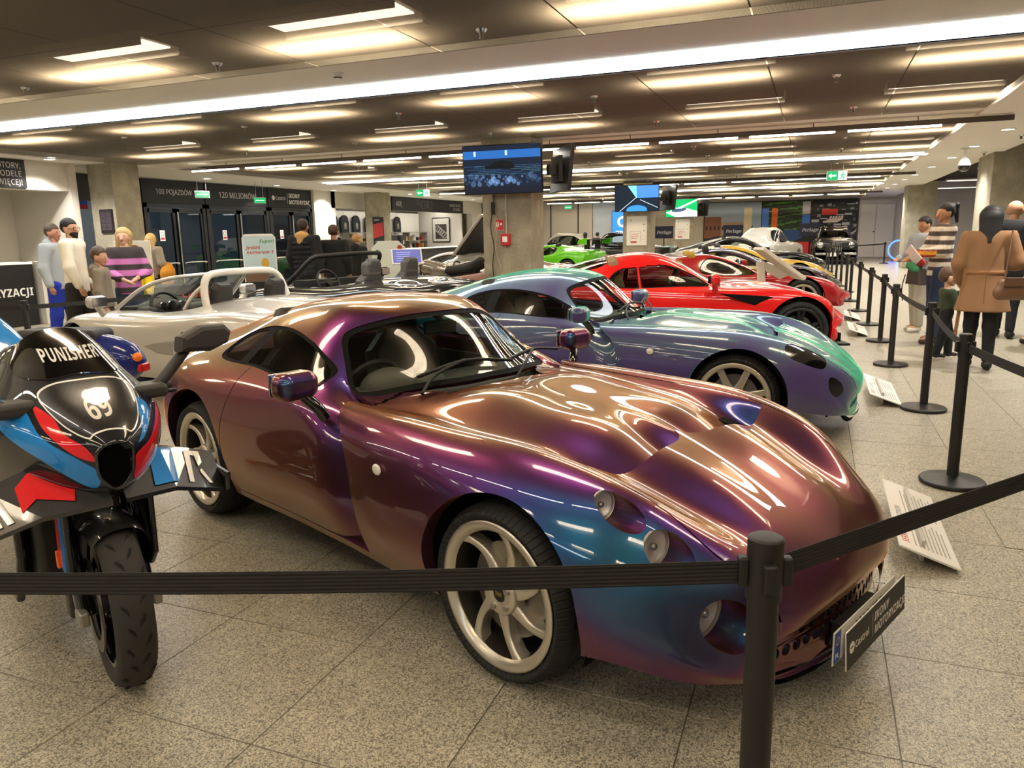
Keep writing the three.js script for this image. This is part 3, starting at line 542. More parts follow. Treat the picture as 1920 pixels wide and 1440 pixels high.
  const rearX = through([[0.15, -1.86], [0.22, -1.885], [0.34, -1.94], [0.6, -1.955], [0.8, -1.89], [0.9, -1.86], [1.0, -1.85]]), isSide = (X, Y, Z) => Math.abs(Z) > 0.6 && Y < 0.93 && X < -0.6;
  const doorIn = (X, Y, Z) => (isSide(X, Y, Z) ? Math.min(doorX(Y) - X, X - rearX(Y), Y - 0.24) : -0.05);
  let seg3; [gap, s, seg3] = cut(s, (X, Y, Z) => doorIn(X, Y, Z) + 0.002);
  door = keep(keep(loft(coupeNet, NU, NV, curlShape).s, (X, Y, Z) => (isSide(X, Y, Z) ? Math.min(doorX(Y) + 0.02 - X, X - rearX(Y) - 0.003, Y - 0.243) : -0.05)), (X, Y, Z) => -sideIn(X, Y, Z));
  rims.push(rim(seg3, 0.03));
  const noseRim = wall(seg2, (p) => [p[0] - 0.004, p[1] - 0.02, p[2]]);
  part('body_shell', join([soupGeo(s), ...rims]), paint, car);
  part('bonnet', soupGeo(bonnet), paint, car); part('nose_panel', join([soupGeo(nose)]), paint, car); part('nose_edge', noseRim, paint, car);
  part('door', soupGeo(door), paint, car);
  // windows with dark borders
  const band = (g, fn, w) => { const [a, b] = cut(g, (X, Y, Z) => fn(X, Y, Z) - w); return [a, b]; };
  const [f1, f2] = band(glassF, frontIn, 0.018); const [f3, f4] = cut(f1, (X, Y, Z) => 1.085 - 0.14 * Z * Z - Y); part('windscreen', soupGeo(f3, -0.006), GLASS, car); part('sun_strip', soupGeo(f4, -0.006), mat([0.02, 0.3, 0.2], 0.02, { transmission: 1, ior: 1.5 }), car); part('windscreen_seal', soupGeo(f2, -0.004), GROMMET, car);
  const [s1, s2] = band(glassS, (X, Y, Z) => Math.min(sideIn(X, Y, Z), Math.abs(X + 1.99) - 0.03), 0.012); part('side_window', soupGeo(s1, -0.008), GLASSDARK, car); part('window_seal', soupGeo(s2, -0.006), GROMMET, car);
  part('rear_window', soupGeo(glassR, -0.006), GLASSDARK, car);
  // dark inner shell under the gaps, floor pan
  const inner = keep(L.s, (X, Y, Z) => Math.min(X + 3.1, Math.max(0.78 - Y, X + 0.85), Math.max(Math.hypot(X, Y - 0.32) - 0.37, 0.5 - Math.abs(Z)), Math.max(Math.hypot(X + 2.33, Y - 0.33) - 0.39, 0.5 - Math.abs(Z)), hero ? Math.max(0.28 - X, 0.42 - Math.abs(Z)) : 1));
  part('inner_shell', soupGeo(inner, -0.075), GROMMET, car);
  part('floor_pan', [box(3.2, 0.04, 1.1, -1.35, 0.19, 0), box(1.5, 0.04, 1.5, -1.18, 0.18, 0)], GROMMET, car);
  part('tail_panel', new THREE.ShapeGeometry(new THREE.Shape([[0.6, 0.26], [0.7, 0.36], [0.71, 0.48], [0.68, 0.58], [0.6, 0.66], [0.48, 0.7], [0.25, 0.72], [-0.25, 0.72], [-0.48, 0.7], [-0.6, 0.66], [-0.68, 0.58], [-0.71, 0.48], [-0.7, 0.36], [-0.6, 0.26]].map((p) => new THREE.Vector2(...p)))).rotateY(-Math.PI / 2).translate(-3.05, 0, 0), paint, car);
  for (const sg of [1, -1]) { part('wheel_well', archWell(0.02, 0.325, 0.37, 0.45 * sg, 0.82 * sg), GROMMET, car); part('wheel_well', archWell(-2.33, 0.335, 0.395, 0.45 * sg, 0.82 * sg), GROMMET, car); }
  const wk = hero ? 'curved' : 'seven';
  for (const sg of [1, -1]) { wheel(car, 0, 0.312, sg * 0.735, sg, 0.312, 0.256, 0.215, wk); wheel(car, -2.34, 0.318, sg * 0.735, sg, 0.318, 0.256, 0.245, wk); }
  // mouth: painted panel with rows of round holes, chin
  {
    const mouth = new THREE.Shape([[-0.52, 0.24], [-0.45, 0.31], [-0.3, 0.335], [0, 0.34], [0.3, 0.335], [0.45, 0.31], [0.52, 0.24], [0.42, 0.165], [0.2, 0.135], [0, 0.125], [-0.2, 0.135], [-0.42, 0.165]].map((p) => new THREE.Vector2(...p)));
    for (let r = 0; r < 3; r++) for (let k = -10; k <= 10; k++) { const hx = (k + (r % 2) * 0.5) * 0.052, hy = 0.17 + r * 0.052, e = 1 - (Math.abs(hx) / 0.5) ** 2; if (e <= 0 || hy + 0.022 > 0.24 + 0.09 * e || hy - 0.022 < 0.23 - 0.09 * e) continue; const h = new THREE.Path(); h.absellipse(hx, hy, 0.02, 0.02, 0, Math.PI * 2); mouth.holes.push(h); }
    const g = new THREE.ExtrudeGeometry(mouth, { depth: 0.02, bevelEnabled: false, curveSegments: 10 }).rotateY(Math.PI / 2), p = g.attributes.position;
    for (let i = 0; i < p.count; i++) p.setX(i, p.getX(i) + 0.806 - 0.22 * p.getZ(i) ** 2 - 0.05 * Math.abs(p.getZ(i)));
    g.computeVertexNormals(); part('grille_panel', g, paint, car);
    part('grille_backing', box(0.02, 0.2, 0.9, 0.62, 0.24, 0), GROMMET, car);
  }
  // cabin
  {
    const pl = []; for (let k = -8; k <= 8; k++) { const z = k / 8 * 0.56; pl.push([-0.93 - 0.52 * z * z, -z]); }
    part('dashboard', new THREE.ExtrudeGeometry(new THREE.Shape([...pl, [-1.36, -0.56], [-1.4, 0], [-1.36, 0.56]].map((p) => new THREE.Vector2(...p))), { depth: 0.1, bevelEnabled: true, bevelSize: 0.02, bevelThickness: 0.02, bevelOffset: -0.02, bevelSegments: 3 }).rotateX(-Math.PI / 2).translate(0, 0.67, 0), mat(0x4a463e, 0.75), car);
    part('instrument_cowl', [ball(0.13, -1.27, 0.78, 0.33, 0.7, 0.75, 1.2), ball(0.09, -1.25, 0.78, 0.1, 0.8, 0.6, 1.1)], mat(0x524d44, 0.7), car);
  }
  part('cabin_tub', [box(1.6, 0.02, 1.2, -1.8, 0.3, 0), box(0.02, 0.5, 1.2, -2.55, 0.6, 0), box(1.3, 0.45, 0.02, -1.75, 0.55, 0.68), box(1.3, 0.45, 0.02, -1.75, 0.55, -0.68), box(0.9, 0.3, 0.22, -1.6, 0.45, 0)], INTERIOR, car);
  part('headliner', soupGeo(keep(L.s, (X, Y, Z) => Math.min(X + 2.5, -1.5 - X, Y - 1.07)), -0.03), mat(0x35322d, 0.9), car);
  bucketSeat(car, -1.85, 0.45, 0.34); bucketSeat(car, -1.85, 0.45, -0.34);
  steeringWheel(car, -1.42, 0.74, 0.34);
  part('rear_view_mirror', [new RoundedBoxGeometry(0.04, 0.07, 0.2, 2, 0.015).translate(-1.26, 1.045, 0), rod([-1.27, 1.07, 0], [-1.25, 1.115, 0], 0.01)], BLACK, car);
  // door mirrors on a curved stalk
  for (const sg of [1, -1]) {
    const m = new THREE.Group(); m.name = 'door_mirror'; car.add(m); m.position.set(-1.13, 0.865, sg * 0.83);
    part('mirror_shell', at(new RoundedBoxGeometry(0.13, 0.12, 0.19, 6, 0.05), 0, 0.03, sg * 0.07, 0, sg * 0.1, 0), paint, m);
    part('mirror_stalk', tube([[0.06, -0.12, -sg * 0.03], [0.05, -0.07, sg * 0.0], [0.02, -0.02, sg * 0.04]], 0.026, 12, 10), BLACKGLOSS, m);
    part('mirror_glass', at(new RoundedBoxGeometry(0.008, 0.1, 0.17, 2, 0.004), -0.066, 0.03, sg * 0.07), CHROME, m);
  }
  // wipers
  for (const [z0, z1] of [[0.42, -0.1], [-0.1, -0.52]]) {
    const xs = (z) => -0.845 - 0.42 * z * z, ys = (z) => 0.845 - 0.02 * Math.abs(z), w = new THREE.Group(); w.name = 'wiper'; car.add(w);
    part('wiper_arm', [tube([[xs(z0) + 0.03, 0.815, z0], [xs(z0) - 0.02, 0.875, z0 - 0.12], [-0.96, 0.92, (z0 + z1) / 2 - 0.06]], 0.008, 12, 6)], BLACK, w);
    part('wiper_blade', [tube([[-0.93 - 0.3 * z0 * z0, 0.885 - 0.03 * z0, z0 - 0.05], [-0.955, 0.915, (z0 + z1) / 2 - 0.06], [-0.92 - 0.3 * z1 * z1, 0.885, z1 - 0.08]], 0.009, 16, 6)], BLACK, w);
  }
  for (const sg of [1, -1]) part('side_repeater', ball(0.022, -0.6, 0.635, sg * 0.874, 1.2, 1, 0.35), mat(0xe8e2d6, 0.2, { clearcoat: 1 }), car);
  if (hero) {
    for (const sg of [1, -1]) part('indicator_lens', ball(0.034, 0.425, 0.602, sg * 0.672, 1.5, 0.45, 0.5), mat(0xd8641a, 0.2, { clearcoat: 1 }), car);
    const b = new THREE.Group(); b.name = 'nose_badge'; car.add(b); b.position.set(0.826, 0.445, 0.0); b.rotation.set(0, Math.PI / 2, 0, 'YXZ'); b.rotation.x = -0.72;
    part('letters', new TextGeometry('TVR', { font: boldFont, size: 0.036, depth: 0.006, curveSegments: 6 }).translate(-0.045, 0, 0), CHROME, b);
    part('red_letter', new TextGeometry('S', { font: boldFont, size: 0.03, depth: 0.005, curveSegments: 6 }).translate(0.06, -0.012, 0), mat(0xc81820, 0.3, { clearcoat: 1 }), b);
  }
  return car;
}
const heroCar = coupe('sports_coupe', 'low two-seat coupe in colour-shifting orange, purple and blue paint, nearest car', -0.6, -2.902, 23.5, FLIP, 'hero');
const greenCar = coupe('sports_coupe', 'green and violet colour-shifting coupe parked behind the nearest car', -0.46, -6.31, 2.2, FLIP2, 'second');
// ---------------------------------------------------------------- the other cars
const paintOf = (c, o = {}) => mat(c, 0.45, { specularIntensity: 0.25, clearcoat: 1, clearcoatRoughness: 0.03, ...o });
const RED = paintOf([0.62, 0.008, 0.006]), DARKRED = paintOf([0.36, 0.008, 0.012]), SILVER = mat(0xc4c0b8, 0.3, { metalness: 0.35, clearcoat: 1, clearcoatRoughness: 0.03 }), BLACKPAINT = paintOf([0.006, 0.006, 0.007]), PLUM = paintOf([0.03, 0.008, 0.016]), YELLOW = paintOf([0.5, 0.3, 0.04]), LIME = paintOf([0.12, 0.55, 0.01]), ROSE = paintOf([0.35, 0.19, 0.15]), BONE = paintOf([0.5, 0.48, 0.42]), NAVY = paintOf([0.01, 0.02, 0.16]);
// s: {top:[[X,Y]], belt:[[X,Y]], edge:[[X,Z,drop]], W:[[X,half]], sill, x0 (tail), x1 (nose), round, tailRound}
function bodyNet(s) {
  const top = through(s.top), belt = through(s.belt), eZ = through(s.edge.map((e) => [e[0], e[1]])), eD = through(s.edge.map((e) => [e[0], e[2]])), W = through(s.W), sill = s.sill ?? 0.2, net = [];
  const n = s.n ?? 15, L = s.x1 - s.x0, inset = s.inset ?? 0.13;
  for (let i = 0; i <= n; i++) {
    const f = i / n, X = s.x0 + L * (f + 0.0), w = W(X), t = top(X), b = Math.min(belt(X), t - 0.005), ez = Math.min(eZ(X), w - inset - 0.03), low = s.low ? through(s.low)(X) : sill;
    const st = [[X, t, 0], [X, t - 0.2 * eD(X), ez * 0.55], [X, t - eD(X), ez], [X, b, w - inset], [X, b - 0.06, w - 0.045], [X, lerp(b, low, 0.45), w], [X, lerp(b, low, 0.78), w - 0.012], [X, low, w - 0.06]];
    const a = clamp((X - (s.x1 - s.round)) / s.round), c = clamp((s.x0 + (s.tailRound ?? 0.4) - X) / (s.tailRound ?? 0.4));
    net.push(st.map(([x, y, z]) => [x - a * a * s.round * 0.55 * (z / w) ** 2.4 + c * c * (s.tailRound ?? 0.4) * 0.5 * (z / w) ** 2.4, y, z]));
  }
  const close = (st, dx) => { const y0 = st[0][1], y1 = st[7][1], m = (y0 + y1) / 2; return st.map(([x, y, z]) => [x + dx, lerp(y, m, 0.9), z * 0.93]); };
  const near = (st, dx) => { const m = (st[0][1] + st[7][1]) / 2; return st.map(([x, y, z]) => [x + dx, lerp(y, m, 0.25), z * 0.99]); };
  const a = net[0], b = net[net.length - 1];
  return [close(a, -0.06), near(a, -0.045), ...net, near(b, 0.04), close(b, 0.05)];
}
function makeCar(s) {
  const car = carGroup(s.name, s.label, 'car', s.x, s.z, s.deg), q = s.q ?? 1, net = bodyNet(s), L = loft(net, Math.round(110 * q), Math.round(84 * q));
  let b = L.s, seg; const rims = [], wb = s.wb, R = s.R ?? 0.33, aR = R + (s.archGap ?? 0.05);
  for (const ax of [0, -wb]) { let sg; [b, , sg] = cut(b, (X, Y, Z) => (Math.abs(Z) < 0.45 ? 1 : Math.hypot(X - ax, Y - R - 0.01) - aR)); rims.push(wall(sg, (p) => [p[0], p[1], p[2] * 0.93])); }
  const glasses = [];
  const window = (name, fn, m = GLASSDARK) => { let g, sg;[b, g, sg] = cut(b, (...p) => -fn(...p)); rims.push(rim(sg, 0.02)); const [g1, g2] = cut(g, (...p) => fn(...p) - 0.014); glasses.push([name, g1, m], ['window_seal', g2, GROMMET]); };
  if (s.side) { const o = outline(s.side); window('side_window', (X, Y, Z) => (Math.abs(Z) > (s.sideZ ?? 0.4) ? Math.min(o(X, Y), s.post ? Math.abs(X - s.post) - 0.012 : 9) : -0.2)); }
  if (s.screen) { const o = outline([...s.screen, ...s.screen.slice().reverse().map(([z, y]) => [-z, y])]); window('windscreen', (X, Y, Z) => (X > s.screenX[0] && X < s.screenX[1] ? o(Z, Y) : -0.2), GLASS); }
  if (s.rearGlass) { const o = outline([...s.rearGlass, ...s.rearGlass.slice().reverse().map(([x, z]) => [x, -z])]); window('rear_window', (X, Y, Z, nx, ny) => (ny > 0.3 ? o(X, Z) : -0.2)); }
  if (s.open) { const o = outline(s.open); let sg;[b, , sg] = cut(b, (X, Y, Z) => (Y > s.openY ? -o(X, Z) : 0.2)); part('cockpit_edge', wall(sg, (p) => [p[0], p[1] - 0.16, p[2]]), s.trim ?? INTERIOR, car); }
  part('body_shell', join([soupGeo(b), ...rims]), s.paint, car);
  if (s.roofPaint) void 0;
  for (const [n, g, m] of glasses) if (g.length) part(n, soupGeo(g, -0.006), m, car);
  part('underbody', [box(wb + 1.2, 0.1, 1.2, -wb / 2, 0.22, 0), box(wb - 0.85, 0.3, 1.5, -wb / 2, 0.32, 0)], GROMMET, car);
  const ww = (through(s.W)(0)), wr = through(s.W)(-wb), tw = s.tw ?? 0.22;
  for (const sg of [1, -1]) {
    wheel(car, 0, R, sg * (ww - tw / 2 - 0.03), sg, R, s.rimR ?? R * 0.74, tw, s.wheels ?? 'five', s.alloy ?? ALLOY, 0, !s.detail); wheel(car, -wb, R, sg * (wr - tw / 2 - 0.03), sg, R, s.rimR ?? R * 0.74, tw, s.wheels ?? 'five', s.alloy ?? ALLOY, 0, !s.detail);
    part('wheel_well', archWell(0, R + 0.01, aR + 0.004, sg * 0.42, sg * (ww - 0.11)), GROMMET, car); part('wheel_well', archWell(-wb, R + 0.01, aR + 0.004, sg * 0.42, sg * (wr - 0.11)), GROMMET, car);
  }
  if (s.cabin) { const [cx, cy] = s.cabin; part('cabin_tub', [box(1.5, 0.02, 1.2, cx, cy - 0.4, 0), box(0.02, 0.45, 1.2, cx - 0.72, cy - 0.2, 0), box(0.25, 0.2, 1.2, cx + 0.62, cy - 0.05, 0)], s.trim ?? INTERIOR, car); for (const sg of [1, -1]) bucketSeat(car, cx - 0.25, cy - 0.28, sg * 0.34, s.seatM ?? SEATM, s.seatS ?? 0.95); steeringWheel(car, cx + 0.35, cy + 0.02, (s.lhd ?? -1) * 0.34); }
  if (s.mirror) for (const sg of [1, -1]) { const [mx, my, mz] = s.mirror, m = new THREE.Group(); m.name = 'door_mirror'; car.add(m); m.position.set(mx, my, sg * mz); part('mirror_shell', new RoundedBoxGeometry(0.11, 0.12, 0.19, 4, 0.045), s.mirrorPaint ?? s.paint, m); part('mirror_stalk', rod([0.03, -0.13, -sg * 0.08], [0, -0.03, 0], 0.035, 0.03), s.mirrorPaint ?? s.paint, m); part('mirror_glass', box(0.006, 0.09, 0.15, -0.056, 0, 0, 0.002), CHROME, m); }
  s.more?.(car, L);
  return car;
}
// red long-bonnet coupe with black wheels
makeCar({
  name: 'sports_coupe', label: 'bright red long-bonnet coupe with black wheels behind the green one', x: -0.43, z: -10.1, deg: -20, paint: RED, detail: true, q: 1.7, wb: 2.51, R: 0.34, rimR: 0.265, tw: 0.27, wheels: 'dark5', alloy: ALLOYDARK, x0: -3.15, x1: 0.72, round: 0.6, tailRound: 0.5, n: 18,
  top: [[-3.4, 0.86], [-3, 0.98], [-2.5, 1.13], [-2, 1.23], [-1.65, 1.25], [-1.4, 1.2], [-1.0, 0.98], [-0.85, 0.9], [-0.5, 0.885], [0, 0.83], [0.4, 0.7], [0.72, 0.5]],
  belt: [[-3.4, 0.82], [-2.5, 0.9], [-2, 0.88], [-1.2, 0.84], [-0.6, 0.82], [0, 0.8], [0.35, 0.7], [0.72, 0.46]], edge: [[-3.4, 0.6, 0.05], [-2.6, 0.52, 0.09], [-1.6, 0.5, 0.13], [-1, 0.6, 0.08], [-0.7, 0.55, 0.03], [0, 0.5, 0.06], [0.72, 0.4, 0.06]],
  W: [[-3.4, 0.82], [-2.5, 0.97], [-1.9, 0.9], [-1.2, 0.87], [-0.6, 0.91], [0, 0.96], [0.4, 0.93], [0.72, 0.85]],
  side: [[-2.2, 0.9], [-1.3, 0.86], [-1.0, 0.87], [-1.05, 0.92], [-1.35, 1.07], [-1.6, 1.12], [-1.9, 1.1], [-2.12, 1.02]], sideZ: 0.5, post: -1.82, screen: [[0, 1.17], [0.35, 1.14], [0.47, 1.08], [0.58, 0.93], [0.5, 0.9], [0, 0.92]], screenX: [-1.6, -0.85], rearGlass: [[-3.0, 0.01], [-2.95, 0.42], [-2.2, 0.42], [-2.15, 0.01]],
  cabin: [-1.6, 0.85], seatM: mat(0x8a6f48, 0.6), trim: mat(0x5f4b34, 0.7), mirror: [-1.0, 0.95, 0.93],
  more(car) {
    for (const sg of [1, -1]) { part('side_scallop', at(poly([[-0.95, 0.82], [-0.4, 0.78], [-0.1, 0.72], [-0.38, 0.62], [-0.6, 0.7]].map(([x, y]) => [x, y]), 0.02, 0.004), 0, -0.03, sg * 0.9), GROMMET, car); part('front_splitter', box(0.2, 0.03, 0.4, 0.62, 0.13, sg * 0.4, 0.008), BLACK, car); }
  },
});
// red wedge with a side scoop
makeCar({
  name: 'wedge_sports_car', label: 'darker red wedge-shaped supercar with yellow seats behind the bright red coupe', x: -0.4, z: -14.6, deg: -15, paint: DARKRED, q: 1.2, wb: 2.45, R: 0.33, x0: -3.3, x1: 0.95, round: 0.6, wheels: 'five',
  top: [[-3.3, 0.86], [-2.6, 1.0], [-1.9, 1.07], [-1.5, 1.08], [-1.1, 0.98], [-0.4, 0.74], [0.2, 0.7], [0.95, 0.4]], archGap: 0.03, belt: [[-3.3, 0.83], [-2.4, 0.9], [-1.6, 0.78], [-0.5, 0.75], [0, 0.78], [0.3, 0.72], [0.95, 0.42]],
  edge: [[-3.3, 0.6, 0.03], [-1.6, 0.48, 0.05], [-0.5, 0.6, 0.02], [0.95, 0.55, 0.02]], W: [[-3.3, 0.9], [-2.4, 0.99], [-1.4, 0.92], [0, 0.97], [0.95, 0.88]],
  side: [[-1.7, 0.8], [-0.75, 0.76], [-1.1, 0.93], [-1.55, 1.02]], sideZ: 0.45, screen: [[0, 1.03], [0.4, 1.0], [0.5, 0.94], [0.62, 0.8], [0, 0.78]], screenX: [-1.5, -0.4], cabin: [-1.3, 0.78], seatM: mat(0xb59a2e, 0.6), trim: mat(0x9a8530, 0.7), mirror: [-0.65, 0.88, 0.95],
  more(car) { for (const sg of [1, -1]) { part('rear_quarter_panel', at(poly([[-2.35, 0.86], [-1.95, 0.84], [-2.02, 1.0], [-2.2, 1.02]], 0.03, 0.006), 0, 0, sg * 0.76), mat(0xb59a2e, 0.5), car); part('side_scoop', at(poly([[-1.75, 0.66], [-1.2, 0.6], [-1.25, 0.54], [-1.75, 0.5]], 0.03, 0.005), 0, 0, sg * 0.925), GROMMET, car); } },
});
const flat = { archGap: 0.03, q: 0.9, wb: 2.5, R: 0.33, x0: -3.2, x1: 0.98, round: 0.7, wheels: 'five', top: [[-3.2, 0.9], [-2.6, 1.02], [-2, 1.1], [-1.5, 1.13], [-1.1, 1.05], [-0.5, 0.83], [0.2, 0.72], [0.98, 0.42]], belt: [[-3.2, 0.86], [-2.4, 0.92], [-1.6, 0.82], [-0.5, 0.78], [0, 0.78], [0.4, 0.7], [0.98, 0.42]], edge: [[-3.2, 0.6, 0.04], [-1.5, 0.5, 0.07], [-0.5, 0.62, 0.03], [0.98, 0.5, 0.03]], W: [[-3.2, 0.92], [-2.4, 1.0], [-1.4, 0.93], [0, 0.99], [0.98, 0.86]], side: [[-1.95, 0.86], [-0.85, 0.79], [-1.15, 0.95], [-1.6, 1.05], [-1.9, 1.02]], sideZ: 0.45, screen: [[0, 1.08], [0.4, 1.05], [0.52, 0.96], [0.64, 0.82], [0, 0.83]], screenX: [-1.5, -0.45], cabin: [-1.35, 0.82] };
makeCar({ ...flat, name: 'wedge_sports_car', label: 'dark plum low supercar beyond the darker red wedge', x: -0.5, z: -17.6, deg: -15, paint: PLUM });
makeCar({ ...flat, name: 'wedge_sports_car', label: 'yellow and black supercar beyond the plum one', x: -0.6, z: -20.6, deg: -15, paint: YELLOW, screenX: [-1.55, -0.4] });
makeCar({ ...flat, name: 'touring_coupe', label: 'black coupe at the far end of the row of supercars', x: -0.75, z: -23.7, deg: -12, paint: BLACKPAINT, R: 0.34, top: [[-3.2, 0.95], [-2.6, 1.12], [-2, 1.27], [-1.5, 1.31], [-1.1, 1.22], [-0.6, 0.97], [0.2, 0.85], [0.98, 0.6]], belt: [[-3.2, 0.9], [-2.4, 0.96], [-1.6, 0.92], [-0.5, 0.88], [0, 0.86], [0.4, 0.8], [0.98, 0.58]], side: [[-2.2, 0.98], [-0.85, 0.93], [-1.1, 1.08], [-1.6, 1.2], [-2.0, 1.16]], screen: [[0, 1.25], [0.4, 1.22], [0.52, 1.1], [0.64, 0.97], [0, 0.98]], cabin: [-1.35, 0.95] });
// silver roadster with roll hoop
makeCar({
  name: 'roadster', label: 'silver open roadster with a thick white roll hoop behind the motorcycle', x: -6.87, z: -6.28, deg: 187.4, paint: SILVER, q: 1.5, detail: false, wb: 2.4, R: 0.32, x0: -3.15, x1: 0.85, round: 0.9, tailRound: 0.7,
  top: [[-3.15, 0.8], [-2.6, 0.9], [-1.9, 0.95], [-1.4, 0.9], [-0.9, 0.86], [-0.4, 0.85], [0, 0.8], [0.5, 0.66], [0.85, 0.5]], belt: [[-3.15, 0.75], [-2.4, 0.86], [-1.6, 0.83], [-0.9, 0.78], [-0.4, 0.78], [0, 0.77], [0.85, 0.47]], edge: [[-3.15, 0.5, 0.04], [-1.9, 0.5, 0.04], [-0.9, 0.55, 0.03], [0.85, 0.4, 0.05]], W: [[-3.15, 0.78], [-2.4, 0.92], [-1.4, 0.86], [0, 0.9], [0.85, 0.8]],
  open: [[-0.62, 0], [-0.7, 0.45], [-0.95, 0.62], [-1.45, 0.62], [-1.62, 0.5], [-1.66, 0], [-1.62, -0.5], [-1.45, -0.62], [-0.95, -0.62], [-0.7, -0.45]], openY: 0.7, cabin: [-1.15, 0.8], lhd: -1, seatS: 0.85, mirror: [-0.55, 0.93, 0.93],
  more(car) {
    part('roll_hoop', tube([[-1.62, 0.86, -0.52], [-1.58, 1.02, -0.5], [-1.55, 1.14, -0.44], [-1.54, 1.18, -0.3], [-1.54, 1.185, 0], [-1.54, 1.18, 0.3], [-1.55, 1.14, 0.44], [-1.58, 1.02, 0.5], [-1.62, 0.86, 0.52]], 0.036, 60, 14), mat(0xd8d3c8, 0.4, { clearcoat: 0.5 }), car);
    for (const sg of [1, -1]) part('hoop_brace', tube([[-1.56, 1.1, sg * 0.44], [-1.42, 0.98, sg * 0.5], [-1.32, 0.84, sg * 0.54]], 0.02, 14, 10), mat(0xd8d3c8, 0.4, { clearcoat: 0.5 }), car);
    const f = [[-0.5, 0.84, -0.7], [-0.8, 1.03, -0.62], [-1.0, 1.12, -0.5], [-1.08, 1.15, -0.2], [-1.08, 1.15, 0.2], [-1.0, 1.12, 0.5], [-0.8, 1.03, 0.62], [-0.5, 0.84, 0.7]];
    part('windscreen_frame', tube(f, 0.02, 60, 10), SILVER, car); part('windscreen', screenSheet(f), GLASS, car); part('dashboard', [new RoundedBoxGeometry(0.3, 0.14, 1.2, 3, 0.05).translate(-0.72, 0.78, 0), ball(0.09, -0.82, 0.84, -0.34, 0.7, 0.8, 2)], mat(0x35332f, 0.7), car);
    for (const [dz, dr] of [[-0.46, 0.035], [-0.36, 0.045], [-0.24, 0.035]]) part('dial', new THREE.CylinderGeometry(dr, dr, 0.02, 20).rotateZ(Math.PI / 2).translate(-0.9, 0.86, dz), CHROME, car);
    part('side_intake', at(poly([[-1.75, 0.62], [-1.25, 0.56], [-1.1, 0.52], [-1.3, 0.46], [-1.75, 0.44]], 0.04, 0.01), 0, 0, -0.85), mat(0x8d8980, 0.5), car);
  },
});
function screenSheet(f) { const pos = [], n = f.length; for (let i = 0; i < n / 2 - 1; i++) { const a = f[i], b = f[i + 1], c = f[n - 2 - i], d = f[n - 1 - i], m = (p, q, t) => p.map((x, k) => lerp(x, q[k], t)), bow = (p, t) => [p[0] + 0.18 * Math.sin(Math.PI * t) * (1 - i / n), p[1], p[2]]; for (let k = 0; k < 6; k++) { const t = k / 6, u = (k + 1) / 6; const A = bow(m(a, d, t), t), B = bow(m(b, c, t), t), C = bow(m(b, c, u), u), D = bow(m(a, d, u), u); pos.push(...A, ...B, ...C, ...A, ...C, ...D); } } const g = new THREE.BufferGeometry(); g.setAttribute('position', new THREE.Float32BufferAttribute(pos, 3)); g.computeVertexNormals(); return g; }
// black roadster
makeCar({
  name: 'roadster', label: 'black open roadster with grey headrests beyond the silver one', x: -6.85, z: -8.98, deg: 194, paint: BLACKPAINT, q: 1.2, wb: 2.35, R: 0.33, x0: -2.95, x1: 0.75, round: 0.8, tailRound: 0.6,
  top: [[-3.3, 0.86], [-2.6, 0.97], [-2, 1.0], [-1.2, 0.93], [-0.7, 0.92], [0, 0.86], [0.75, 0.62]], belt: [[-3.3, 0.82], [-2.4, 0.93], [-1.6, 0.88], [-0.7, 0.85], [0, 0.82], [0.75, 0.58]], edge: [[-3.3, 0.5, 0.03], [-1, 0.55, 0.03], [0.75, 0.4, 0.05]], W: [[-3.3, 0.78], [-2.4, 0.9], [-1.2, 0.86], [0, 0.89], [0.75, 0.8]],
  open: [[-0.75, 0], [-0.82, 0.5], [-1.0, 0.64], [-1.8, 0.62], [-1.95, 0.5], [-1.98, 0], [-1.95, -0.5], [-1.8, -0.62], [-1.0, -0.64], [-0.82, -0.5]], openY: 0.75, cabin: [-1.35, 0.9], mirror: [-0.72, 1.0, 0.95], mirrorPaint: BLACK, seatM: mat(0x4a4845, 0.8), seatS: 0.9,
  more(car) { const f = [[-0.6, 0.9, -0.72], [-0.82, 1.06, -0.68], [-1.02, 1.24, -0.6], [-1.08, 1.27, -0.4], [-1.08, 1.28, 0.4], [-1.02, 1.24, 0.6], [-0.82, 1.06, 0.68], [-0.6, 0.9, 0.72]]; part('windscreen_frame', tube(f, 0.03, 60, 10), BLACK, car); part('windscreen', screenSheet(f), GLASS, car); for (const sg of [1, -1]) part('headrest', new RoundedBoxGeometry(0.12, 0.2, 0.28, 4, 0.055).translate(-1.82, 1.1, sg * 0.35), mat(0x55524e, 0.85), car); part('rear_badge', box(0.01, 0.05, 0.08, -3.36, 0.72, 0), CHROME, car); },
});
